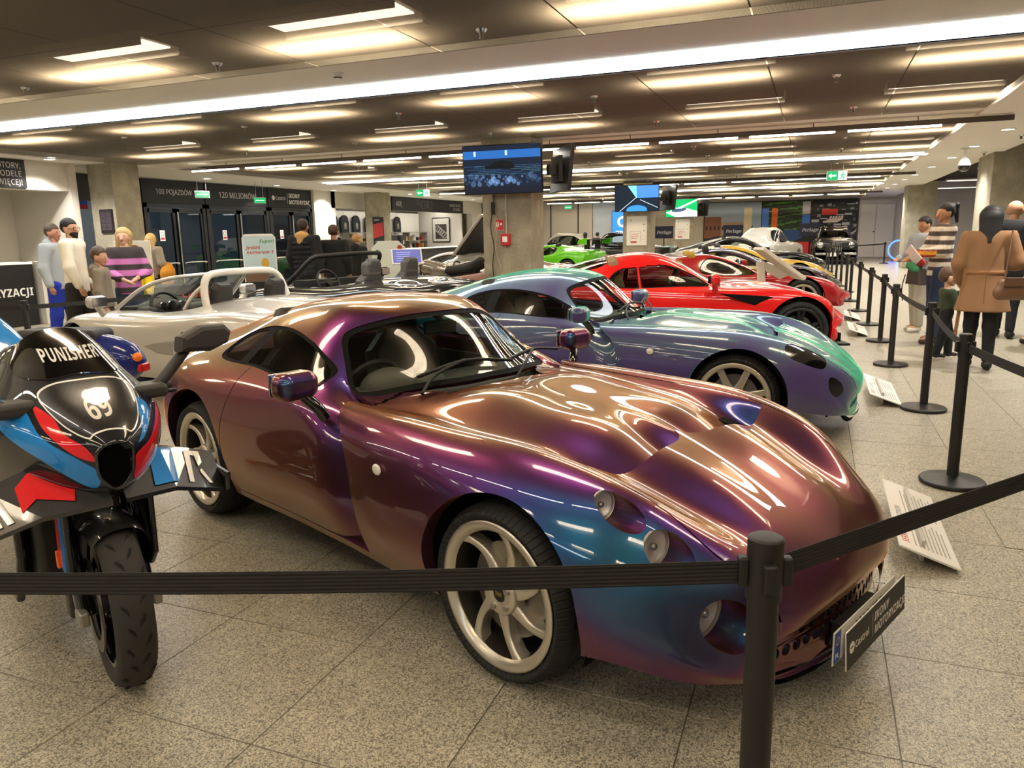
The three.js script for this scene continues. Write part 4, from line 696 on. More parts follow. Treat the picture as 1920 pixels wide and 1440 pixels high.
// lime supercar with a tall rear wing, black sedans, a rose-brown coupe and others farther back
makeCar({ ...flat, name: 'wedge_sports_car', label: 'lime green supercar with a black rear wing between the two columns', x: -9.8, z: -25.1, deg: 190, paint: LIME, more(car) { part('rear_wing', box(0.35, 0.03, 1.9, -3.0, 1.28, 0, 0.01), BLACK, car); for (const sg of [1, -1]) { part('wing_endplate', at(poly([[-3.2, 1.12], [-2.85, 1.15], [-2.9, 1.27], [-3.2, 1.34]], 0.03, 0.005), 0, 0, sg * 0.94), LIME, car); part('wing_pylon', box(0.2, 0.3, 0.03, -2.95, 1.12, sg * 0.4), BLACK, car); } } });
const sedan = { q: 0.9, wb: 2.8, R: 0.34, x0: -3.9, x1: 0.9, round: 0.3, tailRound: 0.3, top: [[-3.9, 0.95], [-3, 1.02], [-2.75, 1.08], [-2.3, 1.4], [-1.8, 1.46], [-1.2, 1.42], [-0.75, 1.05], [0, 1.02], [0.9, 0.92]], belt: [[-3.9, 0.92], [-3, 0.98], [-1, 0.98], [0, 0.97], [0.9, 0.88]], edge: [[-3.9, 0.6, 0.03], [-2, 0.55, 0.06], [-0.8, 0.6, 0.03], [0.9, 0.6, 0.03]], W: [[-3.9, 0.86], [-2, 0.92], [0, 0.92], [0.9, 0.86]], side: [[-2.65, 1.03], [-0.95, 1.03], [-1.15, 1.25], [-1.4, 1.35], [-2.2, 1.35]], sideZ: 0.45, screen: [[0, 1.38], [0.42, 1.36], [0.55, 1.25], [0.66, 1.08], [0, 1.08]], screenX: [-1.25, -0.7], cabin: [-1.6, 1.0] };
makeCar({ ...sedan, name: 'classic_saloon', label: 'black classic saloon with chrome screen frame behind the second column', x: -8.8, z: -29.2, deg: 178, paint: BLACKPAINT });
makeCar({ ...sedan, name: 'classic_saloon', label: 'white classic saloon far off by the partition wall', x: -12.2, z: -33.6, deg: 185, paint: BONE });
makeCar({ ...flat, name: 'classic_coupe', label: 'rose-brown coupe beside the column with the screens', x: -7.35, z: -13.9, deg: 190, paint: ROSE, top: [[-3.2, 0.85], [-2.6, 0.98], [-2, 1.05], [-1.5, 1.06], [-1.1, 1.0], [-0.5, 0.84], [0.2, 0.76], [0.98, 0.55]] });
makeCar({ ...flat, name: 'classic_coupe', label: 'white car with an open louvred engine cover in front of the shop', x: -9.4, z: -17.2, deg: 200, paint: BONE, more(car) { const g = new THREE.Group(); g.name = 'engine_cover'; car.add(g); g.position.set(-2.0, 1.05, 0); g.rotation.z = -0.75; part('cover_panel', box(1.3, 0.05, 1.5, -0.65, 0, 0, 0.02), BONE, g); for (let k = 0; k < 4; k++) part('louvre', box(0.14, 0.02, 1.1, -0.35 - k * 0.24, 0.03, 0), BLACK, g); part('cover_underside', box(1.2, 0.02, 1.35, -0.65, -0.035, 0), BLACK, g); } });
// grey rounded vintage saloon seen from behind
makeCar({ ...sedan, name: 'vintage_saloon', label: 'pale grey rounded vintage car seen from behind in front of the mural', x: -1.5, z: -33.2, deg: -75, paint: BONE, tailRound: 0.7, x0: -3.4, top: [[-3.4, 0.8], [-3.1, 1.1], [-2.6, 1.42], [-2, 1.58], [-1.5, 1.58], [-1.0, 1.4], [-0.7, 1.15], [0, 1.08], [0.9, 0.9]], edge: [[-3.4, 0.5, 0.1], [-2, 0.5, 0.1], [-0.8, 0.55, 0.05], [0.9, 0.4, 0.1]], side: [[-2.6, 1.1], [-0.95, 1.1], [-1.15, 1.35], [-1.5, 1.44], [-2.3, 1.42]] });
// ---------------------------------------------------------------- racing motorcycle in the foreground
const carbonTex = dataTex(32, (x, y) => { const k = ((x >> 2) + (y >> 2)) & 7; return k < 4 ? 0.16 : 0.09; }, true);
const CARBON = mat(0xffffff, 0.35, { map: rep(carbonTex, 90), clearcoat: 1, clearcoatRoughness: 0.04 }), MBLUE = paintOf([0.01, 0.22, 0.62]), MNAVY = paintOf([0.008, 0.012, 0.05]), MRED = paintOf([0.75, 0.012, 0.016]), MWHITE = mat(0xe9e6de, 0.4, { clearcoat: 0.8 }), PLASTIC = mat(0x33302c, 0.5);
const zyUV = (g, z0, z1, y0, y1) => { const p = g.attributes.position, uv = g.attributes.uv; for (let i = 0; i < p.count; i++) uv.setXY(i, (p.getZ(i) - z0) / (z1 - z0), (p.getY(i) - y0) / (y1 - y0)); return g; };
function mirrorBoth(pts) { return pts.map(([z, y]) => [-z, y]); }
{
  const bike = thing('racing_motorcycle', 'black, blue and red racing motorcycle facing the viewer beside the nearest car', 'motorcycle', [-2.16, 0, -1.71], -25 * Math.PI / 180);
  const net = [
    [[0.2, 0.89, 0], [0.2, 0.888, 0.028], [0.196, 0.872, 0.044], [0.19, 0.835, 0.048], [0.185, 0.79, 0.042], [0.18, 0.755, 0.028], [0.178, 0.742, 0]],
    [[0.165, 0.925, 0], [0.163, 0.92, 0.055], [0.15, 0.9, 0.095], [0.135, 0.86, 0.12], [0.12, 0.8, 0.115], [0.125, 0.745, 0.08], [0.14, 0.71, 0]],
    [[0.06, 0.985, 0], [0.055, 0.98, 0.085], [0.03, 0.955, 0.15], [0.0, 0.905, 0.195], [-0.02, 0.82, 0.2], [-0.01, 0.735, 0.155], [0.03, 0.675, 0.04]],
    [[-0.05, 1.035, 0], [-0.055, 1.03, 0.1], [-0.09, 1.0, 0.175], [-0.13, 0.935, 0.235], [-0.15, 0.83, 0.25], [-0.14, 0.73, 0.215], [-0.1, 0.645, 0.12]],
    [[-0.16, 1.1, 0], [-0.17, 1.09, 0.095], [-0.21, 1.05, 0.165], [-0.27, 0.97, 0.235], [-0.3, 0.85, 0.275], [-0.3, 0.71, 0.262], [-0.28, 0.56, 0.19]],
    [[-0.28, 1.165, 0], [-0.29, 1.145, 0.095], [-0.34, 1.085, 0.16], [-0.42, 1.0, 0.21], [-0.48, 0.86, 0.26], [-0.52, 0.67, 0.265], [-0.54, 0.42, 0.2]],
    [[-0.37, 1.2, 0], [-0.38, 1.175, 0.09], [-0.45, 1.1, 0.15], [-0.58, 1.0, 0.19], [-0.66, 0.85, 0.24], [-0.72, 0.62, 0.25], [-0.74, 0.36, 0.18]],
  ];
  const L = loft(net, 120, 140); let s = L.s, p;
  const screenO = outline([[0, 1.07], [0.1, 1.062], [0.155, 1.07], [0.14, 1.13], [0.09, 1.2], [0, 1.32], [-0.09, 1.2], [-0.14, 1.13], [-0.155, 1.07], [-0.1, 1.062]]);
  [p, s] = cut(s, (X, Y, Z) => screenO(Z, Y));
  const W = new THREE.Group(); W.name = 'windscreen'; bike.add(W);
  part('screen_panel', zyUV(soupGeo(p, 0.004), 0.17, -0.17, 1.06, 1.21), new THREE.MeshPhysicalMaterial({ roughness: 0.08, clearcoat: 1, clearcoatRoughness: 0.02, side: THREE.DoubleSide, map: canvasTex(512, 320, (x, w, h) => { x.fillStyle = '#060607'; x.fillRect(0, 0, w, h); x.fillStyle = '#e8e4da'; x.font = 'bold 100px sans-serif'; x.save(); x.translate(256, 175); x.transform(0.54, 0, 0, 1.15, 0, 0); x.textAlign = 'center'; x.fillText('PUNISHER', 0, 34); x.restore(); }) }), W);
  const panelO = outline([[0.1, 1.048], [0.138, 1.02], [0.11, 0.945], [0.06, 0.908], [0.045, 0.918], [0, 0.925], [-0.045, 0.918], [-0.06, 0.908], [-0.11, 0.945], [-0.138, 1.02], [-0.1, 1.048], [0, 1.056]], 4);
  [p, s] = cut(s, (X, Y, Z) => panelO(Z, Y));
  const [pp, pb] = cut(p, (X, Y, Z) => panelO(Z, Y) - 0.004);
  part('number_panel', zyUV(soupGeo(pp, 0.0005), 0.14, -0.14, 0.905, 1.06), new THREE.MeshPhysicalMaterial({ roughness: 0.3, clearcoat: 1, clearcoatRoughness: 0.04, side: THREE.DoubleSide, map: canvasTex(512, 282, (x, w, h) => { for (let i = 0; i < w; i += 8) for (let j = 0; j < h; j += 8) { x.fillStyle = ((i + j) / 8) % 4 < 2 ? '#1d1b18' : '#141311'; x.fillRect(i, j, 8, 8); } x.fillStyle = '#ddd6c8'; x.font = 'bold 128px sans-serif'; x.textAlign = 'center'; x.save(); x.translate(256, 140); x.rotate(-0.12); x.fillText('69', 0, 46); x.restore(); }) }), bike);
  part('panel_outline', soupGeo(pb, 0.0008), MWHITE, bike);
  // flank stripes in pairs, cut from the fairing
  const stripes = [['stripe', MBLUE, [[0.185, 1.0], [0.235, 0.985], [0.24, 0.92], [0.16, 0.83], [0.055, 0.745], [0.048, 0.8], [0.09, 0.845], [0.165, 0.915]]], ['stripe', MRED, [[0.125, 0.965], [0.155, 0.995], [0.155, 0.935], [0.1, 0.86], [0.056, 0.84], [0.075, 0.885], [0.115, 0.925]]]];
  for (const [n, m, o] of stripes) { const f = outline(mirrorBoth(o).map(([z, y]) => [-z, y]), 6); [p, s] = cut(s, (X, Y, Z) => (X > -0.35 ? f(Z, Y) : -0.1)); part(n, soupGeo(p, 0.0006), m, bike); }
  const other = [['stripe', MBLUE, [[-0.125, 0.985], [-0.15, 0.975], [-0.165, 0.95], [-0.1, 0.88], [-0.075, 0.87], [-0.1, 0.905]]], ['stripe', MRED, [[-0.235, 0.955], [-0.245, 0.9], [-0.17, 0.84], [-0.09, 0.755], [-0.06, 0.75], [-0.06, 0.83], [-0.12, 0.865], [-0.2, 0.93]]], ['stripe', MNAVY, [[-0.165, 0.99], [-0.23, 0.97], [-0.19, 0.925], [-0.12, 0.872], [-0.172, 0.945]]]];
  for (const [n, m, o] of other) { const f = outline(o, 6); [p, s] = cut(s, (X, Y, Z) => (X > -0.3 ? f(Z, Y) : -0.1)); if (p.length) part(n, soupGeo(p, 0.0006), m, bike); }
  part('nose_fairing', soupGeo(s), BLACKPAINT, bike);
  part('intake_duct', [rod([0.19, 0.815, 0], [-0.1, 0.84, 0], 0.07, 0.05, 20)].map((g) => g.scale(1, 1, 0.6)), mat(0x050505, 0.9, { specularIntensity: 0.1 }), bike);
  part('intake_rim', tube([[0.2, 0.893, 0], [0.198, 0.875, 0.047], [0.19, 0.83, 0.052], [0.184, 0.78, 0.044], [0.178, 0.738, 0], [0.184, 0.78, -0.044], [0.19, 0.83, -0.052], [0.198, 0.875, -0.047]], 0.006, 60, 8, true), BLACKGLOSS, bike);
  // winglets: swept plates with turned-down ends
  for (const sg of [1, -1]) {
    const g = new THREE.Group(); g.name = 'winglet'; bike.add(g);
    const pts = [[0.18, 0.7, 0.02], [0.1, 0.675, 0.2], [0.05, 0.63, 0.32], [0.02, 0.6, 0.4]], pos = [];
    for (let i = 0; i < 3; i++) { const a = pts[i], b = pts[i + 1], c = 0.17 - i * 0.02, d = 0.17 - (i + 1) * 0.02; for (const dy of [0, -0.014]) { const A = [a[0], a[1] + dy, sg * a[2]], B = [b[0], b[1] + dy, sg * b[2]], C = [b[0] - d, b[1] + dy + 0.12, sg * b[2]], D = [a[0] - c, a[1] + dy + 0.12, sg * a[2]]; pos.push(...A, ...B, ...C, ...A, ...C, ...D); } const A = [a[0], a[1], sg * a[2]], B = [b[0], b[1], sg * b[2]]; pos.push(...A, ...B, B[0], B[1] - 0.014, B[2], ...A, B[0], B[1] - 0.014, B[2], A[0], A[1] - 0.014, A[2]); }
    const w = new THREE.BufferGeometry(); w.setAttribute('position', new THREE.Float32BufferAttribute(pos, 3)); w.computeVertexNormals();
    part('wing_plate', w, CARBON, g);
    part('wing_end', at(poly([[0.03, 0.05], [-0.2, 0.06], [-0.21, -0.02], [-0.05, -0.04], [0.02, -0.02]], 0.022, 0.006), 0.01, 0.615, sg * 0.405, 0, 0, 0), BLACKGLOSS, g);
    const onPlate = (u, v) => { const i = Math.min(2, Math.floor(u)), t = u - i, a = pts[i], b = pts[i + 1], ch = 0.17 - u * 0.02; return [lerp(a[0], b[0], t) - ch * v + 0.002, lerp(a[1], b[1], t) + 0.12 * v + 0.005, sg * lerp(a[2], b[2], t)]; };
    const dec = (poly2, m, n) => { const sh = new THREE.ShapeGeometry(new THREE.Shape(poly2.map((q) => new THREE.Vector2(...q)))), q = sh.attributes.position; for (let i = 0; i < q.count; i++) q.setXYZ(i, ...onPlate(q.getX(i), q.getY(i))); sh.computeVertexNormals(); part(n, sh, m, g); };
    dec(sg > 0 ? [[0.35, 0.75], [1, 0.9], [1, 0.35], [0.5, 0.15]] : [[0.75, 0.85], [1, 0.9], [1, 0.1], [0.6, 0.1]], sg > 0 ? MRED : MBLUE, 'stripe'); dec(sg > 0 ? [[1, 0.35], [1.35, 0.2], [1.35, 0.72], [1, 0.9]] : [[1, 0.9], [1.35, 0.92], [1.15, 0.1], [1, 0.1]], sg > 0 ? MRED : MBLUE, 'stripe');
    if (sg > 0) for (const q of [[[1.55, 0.1], [1.7, 0.1], [1.95, 0.9], [1.8, 0.9]], [[1.8, 0.1], [1.92, 0.1], [1.99, 0.5], [1.93, 0.7]], [[2, 0.2], [2.35, 0.1], [2.6, 0.9], [2.45, 0.9], [2.2, 0.35], [2.2, 0.75], [2, 0.9]]]) dec(q, MWHITE, 'letter_decal'); else for (const q of [[[1.5, 0.1], [1.65, 0.1], [1.9, 0.9], [1.72, 0.9]], [[2, 0.9], [2.3, 0.9], [2.25, 0.62], [2, 0.5]], [[2, 0.42], [2.12, 0.45], [2.4, 0.1], [2.22, 0.1], [2, 0.35]], [[1.75, 0.9], [1.99, 0.9], [1.99, 0.78], [1.75, 0.78]]]) dec(q, MWHITE, 'letter_decal');
  }
  // front wheel, discs, forks, mudguard
  const fw = new THREE.Group(); fw.name = 'front_wheel'; bike.add(fw); fw.position.set(0, 0.3, 0); fw.rotation.y = -0.08;
  part('tyre', lathe([[0.215, -0.045], [0.235, -0.058], [0.265, -0.06], [0.285, -0.048], [0.296, -0.026], [0.3, 0], [0.296, 0.026], [0.285, 0.048], [0.265, 0.06], [0.235, 0.058], [0.215, 0.045]], 64).rotateX(Math.PI / 2), mat(0x2b2723, 0.75), fw);
  { const cuts = []; for (let k = 0; k < 26; k++) for (const sg of [1, -1]) { const a = k / 26 * 2 * Math.PI + (sg > 0 ? 0 : 0.12), z = sg * (0.016 + (k % 3) * 0.011), r = 0.3005 - z * z * 6.5; cuts.push(at(poly([[0, -0.022], [0.008, 0.0], [0.003, 0.022], [-0.003, 0.022]], 0.003), 0, 0, 0, 0, Math.PI / 2, 0).rotateX(sg * 0.5).translate(r, 0, z).rotateZ(a)); } const o = part('tread_grooves', cuts, mat(0x0a0908, 0.9), fw); o.userData.kind = 'stuff'; }
  part('rim', lathe([[0.205, -0.05], [0.218, -0.052], [0.222, -0.046], [0.2, -0.03], [0.2, 0.03], [0.222, 0.046], [0.218, 0.052], [0.205, 0.05]], 48).rotateX(Math.PI / 2), BLACKGLOSS, fw);
  for (let k = 0; k < 7; k++) part('spoke', rod([0.03, 0, 0], [0.205, 0, 0], 0.014, 0.01, 8).rotateZ(k / 7 * 2 * Math.PI), BLACKGLOSS, fw);
  part('hub', new THREE.CylinderGeometry(0.035, 0.035, 0.14, 20).rotateX(Math.PI / 2), BLACK, fw);
  for (const sg of [1, -1]) { const ring = new THREE.Shape().absarc(0, 0, 0.16, 0, Math.PI * 2), hole = new THREE.Path().absarc(0, 0, 0.12, 0, Math.PI * 2); ring.holes.push(hole); part('brake_disc', new THREE.ExtrudeGeometry(ring, { depth: 0.006, bevelEnabled: false, curveSegments: 40 }).translate(0, 0, sg * 0.072 - 0.003), DISC, fw); }
  for (const sg of [1, -1]) {
    part('fork_leg', [rod([0.0, 0.27, sg * 0.098], [-0.16, 0.68, sg * 0.1], 0.028, 0.028, 16), rod([-0.16, 0.66, sg * 0.1], [-0.3, 1.02, sg * 0.1], 0.024, 0.024, 16)], BLACKGLOSS, bike);
    part('brake_caliper', [new RoundedBoxGeometry(0.06, 0.13, 0.05, 3, 0.014).translate(-0.13, 0.29, sg * 0.1)], mat(0x2c2a27, 0.4), bike);
    part('axle_clamp', [new RoundedBoxGeometry(0.07, 0.05, 0.03, 2, 0.008).translate(0.02, 0.28, sg * 0.115)], mat(0x9a968c, 0.4, { metalness: 0.7 }), bike);
    const f = new THREE.Group(); f.name = 'fork_guard'; bike.add(f);
    part('guard_panel', at(poly([[0.05, 0.7], [-0.07, 0.68], [-0.1, 0.46], [-0.02, 0.38], [0.04, 0.44]], 0.02, 0.006), 0, 0.0, sg * 0.13), BLACKPAINT, f);
    part('stripe', at(poly([[0.035, 0.67], [0.005, 0.67], [-0.03, 0.45], [0.02, 0.43]], 0.012), 0, 0, sg * 0.137), MBLUE, f); part('stripe', at(poly([[0.0, 0.67], [-0.03, 0.665], [-0.07, 0.48], [-0.03, 0.45]], 0.012), 0, 0, sg * 0.137), MRED, f);
    part('reflector', box(0.02, 0.06, 0.012, -0.06, 0.47, sg * 0.145, 0.004), mat(0xff6a1a, 0.3), f);
  }
  { const g = new THREE.PlaneGeometry(1, 1, 24, 10), q = g.attributes.position; for (let i = 0; i < q.count; i++) { const a = lerp(1.12, 2.95, q.getX(i) + 0.5), t = q.getY(i) * 2, r = 0.322 - 0.055 * Math.abs(t) ** 3; q.setXYZ(i, Math.cos(a) * r, 0.3 + Math.sin(a) * r, t * 0.085); } g.computeVertexNormals(); part('mudguard', g, CARBON, bike); }
  // mirrors, bars, levers
  for (const sg of [1, -1]) {
    const m = new THREE.Group(); m.name = 'mirror'; bike.add(m);
    part('mirror_stalk', [tube([[-0.1, 0.985, sg * 0.19], [-0.1, 1.0, sg * 0.24], [-0.12, 1.07, sg * 0.32], [-0.14, 1.12, sg * 0.37]], 0.02, 20, 10), at(new RoundedBoxGeometry(0.11, 0.05, 0.12, 3, 0.02), -0.1, 0.985, sg * 0.2, 0, 0, sg * 0)], PLASTIC, m);
    part('mirror_head', at(poly([[-0.12, -0.035], [0.02, -0.05], [0.1, -0.03], [0.12, 0.015], [0.09, 0.045], [-0.02, 0.05], [-0.11, 0.02]], 0.055, 0.018), -0.14, 1.14, sg * 0.43, 0, Math.PI / 2 - sg * 0.35, 0).applyMatrix4(new THREE.Matrix4()), PLASTIC, m);
    part('mirror_glass', at(new RoundedBoxGeometry(0.17, 0.06, 0.006, 2, 0.003), -0.172, 1.14, sg * 0.43, 0, Math.PI / 2 - sg * 0.35, 0), CHROME, m);
    part('handlebar', [rod([-0.33, 0.96, sg * 0.12], [-0.4, 0.93, sg * 0.36], 0.015)], BLACK, bike); part('grip', rod([-0.38, 0.938, sg * 0.24], [-0.4, 0.93, sg * 0.38], 0.02), RUBBER, bike); part('lever', tube([[-0.34, 0.945, sg * 0.2], [-0.31, 0.935, sg * 0.28], [-0.34, 0.925, sg * 0.38]], 0.008, 12, 6), BLACK, bike);
  }
  // tank, seat, tail, belly, rear end
  const humps = [[[-0.52, 1.0, 0], [-0.52, 0.99, 0.07], [-0.52, 0.93, 0.12], [-0.52, 0.85, 0.13]], [[-0.65, 1.09, 0], [-0.65, 1.07, 0.1], [-0.65, 0.98, 0.16], [-0.65, 0.82, 0.18]], [[-0.85, 1.1, 0], [-0.85, 1.07, 0.1], [-0.85, 0.96, 0.15], [-0.85, 0.8, 0.16]], [[-1.0, 0.96, 0], [-1.0, 0.94, 0.08], [-1.0, 0.88, 0.13], [-1.0, 0.76, 0.13]], [[-1.2, 0.93, 0], [-1.2, 0.92, 0.09], [-1.2, 0.87, 0.14], [-1.2, 0.78, 0.12]], [[-1.4, 1.05, 0], [-1.4, 1.04, 0.08], [-1.4, 0.99, 0.12], [-1.4, 0.88, 0.1]], [[-1.75, 1.16, 0], [-1.75, 1.15, 0.05], [-1.75, 1.12, 0.07], [-1.75, 1.06, 0.05]]];
  const TL = loft(humps, 60, 40).s, [tank, tail] = cut(TL, (X) => X + 0.98); part('fuel_tank', soupGeo(tank), BLACKPAINT, bike); const [seat, cowl] = cut(tail, (X) => X + 1.32); part('seat', soupGeo(seat), mat(0x181716, 0.8), bike); part('tail_cowl', soupGeo(cowl), MBLUE, bike);
  { const f = outline([[-0.55, 0.98], [-0.8, 1.04], [-0.95, 0.95], [-0.9, 0.9], [-0.7, 0.97], [-0.55, 0.92]], 6); const st = keep(tank, (X, Y, Z) => f(X, Y)); part('tank_stripe', soupGeo(st, 0.002), MBLUE, bike); }
  for (const sg of [1, -1]) part('belly_panel', at(poly([[-0.3, 0.7], [-0.95, 0.62], [-1.0, 0.36], [-0.85, 0.2], [-0.45, 0.2], [-0.3, 0.42]], 0.03, 0.01), 0, 0, sg * 0.21), BLACKPAINT, bike);
  part('engine', [new RoundedBoxGeometry(0.5, 0.45, 0.36, 3, 0.05).translate(-0.65, 0.45, 0), new RoundedBoxGeometry(0.12, 0.42, 0.34, 2, 0.03).translate(-0.33, 0.5, 0)], mat(0x3a3835, 0.5, { metalness: 0.5 }), bike);
  part('frame', [tube([[-0.3, 0.92, 0.1], [-0.6, 0.8, 0.17], [-0.95, 0.55, 0.14]], 0.03, 20, 8), tube([[-0.3, 0.92, -0.1], [-0.6, 0.8, -0.17], [-0.95, 0.55, -0.14]], 0.03, 20, 8), tube([[-0.95, 0.5, 0.1], [-1.44, 0.31, 0.12]], 0.035, 6, 8), tube([[-0.95, 0.5, -0.1], [-1.44, 0.31, -0.12]], 0.035, 6, 8), tube([[-1.0, 0.75, 0.09], [-1.6, 1.04, 0.05]], 0.015, 6, 8), tube([[-1.0, 0.75, -0.09], [-1.6, 1.04, -0.05]], 0.015, 6, 8)], mat(0x4b4946, 0.4, { metalness: 0.6 }), bike);
  const rw = new THREE.Group(); rw.name = 'rear_wheel'; bike.add(rw); rw.position.set(-1.44, 0.31, 0);
  part('tyre', lathe([[0.215, -0.07], [0.24, -0.095], [0.275, -0.095], [0.3, -0.06], [0.31, 0], [0.3, 0.06], [0.275, 0.095], [0.24, 0.095], [0.215, 0.07]], 48).rotateX(Math.PI / 2), mat(0x211e1b, 0.8), rw); part('rim', lathe([[0.2, -0.08], [0.22, -0.08], [0.2, 0], [0.22, 0.08], [0.2, 0.08]], 40).rotateX(Math.PI / 2), BLACKGLOSS, rw); for (let k = 0; k < 7; k++) part('spoke', rod([0.03, 0, 0], [0.205, 0, 0], 0.016, 0.012, 8).rotateZ(k / 7 * 2 * Math.PI), BLACKGLOSS, rw);
  const st = thing('paddock_stand', 'dark paddock stand with red rollers under the motorcycle rear wheel', 'stand', [-2.16, 0, -1.71], -25 * Math.PI / 180);
  part('stand_frame', [-1, 1].map((sg) => tube([[-1.44, 0.3, sg * 0.16], [-1.5, 0.1, sg * 0.2], [-1.75, 0.04, sg * 0.2]], 0.016, 12, 8)).concat([rod([-1.75, 0.04, -0.2], [-1.75, 0.04, 0.2], 0.016)]), BLACK, st); for (const sg of [1, -1]) part('roller', new THREE.CylinderGeometry(0.035, 0.035, 0.03, 16).rotateX(Math.PI / 2).translate(-1.75, 0.036, sg * 0.235), mat(0xc0392f, 0.5), st);
}
// blue scooter tail showing between the motorcycle and the silver roadster
{
  const o = thing('scooter', 'shiny dark blue scooter tail with orange indicator between motorcycle and silver roadster', 'scooter', [-4.75, 0, -3.72], 0.25);
  part('rear_cowl', [ball(0.2, 0.1, 0.68, 0, 1.9, 1.0, 0.85, 28)], NAVY, o); part('seat', new RoundedBoxGeometry(0.6, 0.1, 0.26, 3, 0.04).translate(-0.1, 0.86, 0), BLACK, o);
  part('indicator', [ball(0.032, 0.47, 0.72, 0.06), rod([0.42, 0.72, 0.05], [0.47, 0.72, 0.06], 0.012)], mat(0xff7a14, 0.25), o); part('tail_lamp', new RoundedBoxGeometry(0.05, 0.06, 0.1, 2, 0.015).translate(0.465, 0.64, 0), mat(0xc01010, 0.25), o);
  part('rear_wheel', new THREE.TorusGeometry(0.17, 0.05, 12, 32).translate(0.1, 0.22, 0), RUBBER, o); part('rear_hub', new THREE.CylinderGeometry(0.13, 0.13, 0.06, 24).rotateX(Math.PI / 2).translate(0.1, 0.22, 0), STEEL, o); part('front_wheel', new THREE.TorusGeometry(0.17, 0.05, 12, 32).translate(-1.1, 0.22, 0), RUBBER, o); part('footboard', new RoundedBoxGeometry(0.5, 0.06, 0.34, 2, 0.02).translate(-0.6, 0.32, 0), NAVY, o); part('leg_shield', at(new RoundedBoxGeometry(0.06, 0.7, 0.4, 3, 0.02), -0.9, 0.62, 0, 0, 0, -0.25), NAVY, o); part('handlebar', [rod([-1.0, 0.98, -0.3], [-1.0, 0.98, 0.3], 0.014), rod([-0.96, 0.9, 0], [-1.1, 0.25, 0], 0.025)], BLACK, o); part('body_frame', new RoundedBoxGeometry(0.6, 0.3, 0.26, 3, 0.06).translate(0.0, 0.46, 0), NAVY, o);
}
// ---------------------------------------------------------------- people: smooth bodies meshed from tapered bones, with clothes and hair as parts
function surfaceNet(field, lo, hi, h) {                               // meshes field < 0
  const n = [0, 1, 2].map((k) => Math.ceil((hi[k] - lo[k]) / h) + 1), [nx, ny, nz] = n, F = new Float32Array(nx * ny * nz), id = new Int32Array(nx * ny * nz).fill(-1), at3 = (i, j, k) => (k * ny + j) * nx + i;
  for (let k = 0; k < nz; k++) for (let j = 0; j < ny; j++) for (let i = 0; i < nx; i++) F[at3(i, j, k)] = field(lo[0] + i * h, lo[1] + j * h, lo[2] + k * h);
  const pos = [], idx = [];
  for (let k = 0; k < nz - 1; k++) for (let j = 0; j < ny - 1; j++) for (let i = 0; i < nx - 1; i++) {
    let s = [0, 0, 0], c = 0, m = 0; const v = (a) => F[at3(i + (a & 1), j + ((a >> 1) & 1), k + (a >> 2))];
    for (let a = 0; a < 8; a++) if (v(a) < 0) m |= 1 << a;
    if (m === 0 || m === 255) continue;
    for (let a = 0; a < 8; a++) for (const b of [1, 2, 4]) if (!(a & b)) { const A = v(a), B = v(a | b); if ((A < 0) !== (B < 0)) { const t = A / (A - B); for (let q = 0; q < 3; q++) { const bit = 1 << q; s[q] += (a & bit ? 1 : 0) + (b === bit ? t : 0); } c++; } }
    id[at3(i, j, k)] = pos.length / 3; pos.push(lo[0] + (i + s[0] / c) * h, lo[1] + (j + s[1] / c) * h, lo[2] + (k + s[2] / c) * h);
  }
  const quad = (a, b, c, d, f) => (f ? idx.push(a, b, c, a, c, d) : idx.push(a, c, b, a, d, c));
  for (let k = 1; k < nz - 1; k++) for (let j = 1; j < ny - 1; j++) for (let i = 1; i < nx - 1; i++) {
    const A = F[at3(i, j, k)] < 0;
    if (A !== F[at3(i + 1, j, k)] < 0) quad(id[at3(i, j - 1, k - 1)], id[at3(i, j, k - 1)], id[at3(i, j, k)], id[at3(i, j - 1, k)], A);
    if (A !== F[at3(i, j + 1, k)] < 0) quad(id[at3(i - 1, j, k - 1)], id[at3(i - 1, j, k)], id[at3(i, j, k)], id[at3(i, j, k - 1)], A);
    if (A !== F[at3(i, j, k + 1)] < 0) quad(id[at3(i - 1, j - 1, k)], id[at3(i, j - 1, k)], id[at3(i, j, k)], id[at3(i - 1, j, k)], A);
  }
  const g = new THREE.BufferGeometry(); g.setAttribute('position', new THREE.Float32BufferAttribute(pos, 3)); g.setIndex(idx); g.computeVertexNormals(); return g;
}
const smin = (a, b, k) => { const h = Math.max(k - Math.abs(a - b), 0) / k; return Math.min(a, b) - h * h * k * 0.25; };
function bone(a, b, r0, r1 = r0, flat = 1) {                          // tapered capsule; flat < 1 squeezes it front to back (local z)
  const d = [b[0] - a[0], b[1] - a[1], (b[2] - a[2]) / flat], L = d[0] * d[0] + d[1] * d[1] + d[2] * d[2] || 1e-9;
  return { lo: [0, 1, 2].map((k) => Math.min(a[k] - r0, b[k] - r1)), hi: [0, 1, 2].map((k) => Math.max(a[k] + r0, b[k] + r1)), f: (x, y, z) => { const px = x - a[0], py = y - a[1], pz = (z - a[2]) / flat, t = clamp((px * d[0] + py * d[1] + pz * d[2]) / L); return Math.hypot(px - d[0] * t, py - d[1] * t, pz - d[2] * t) - lerp(r0, r1, t); } };
}
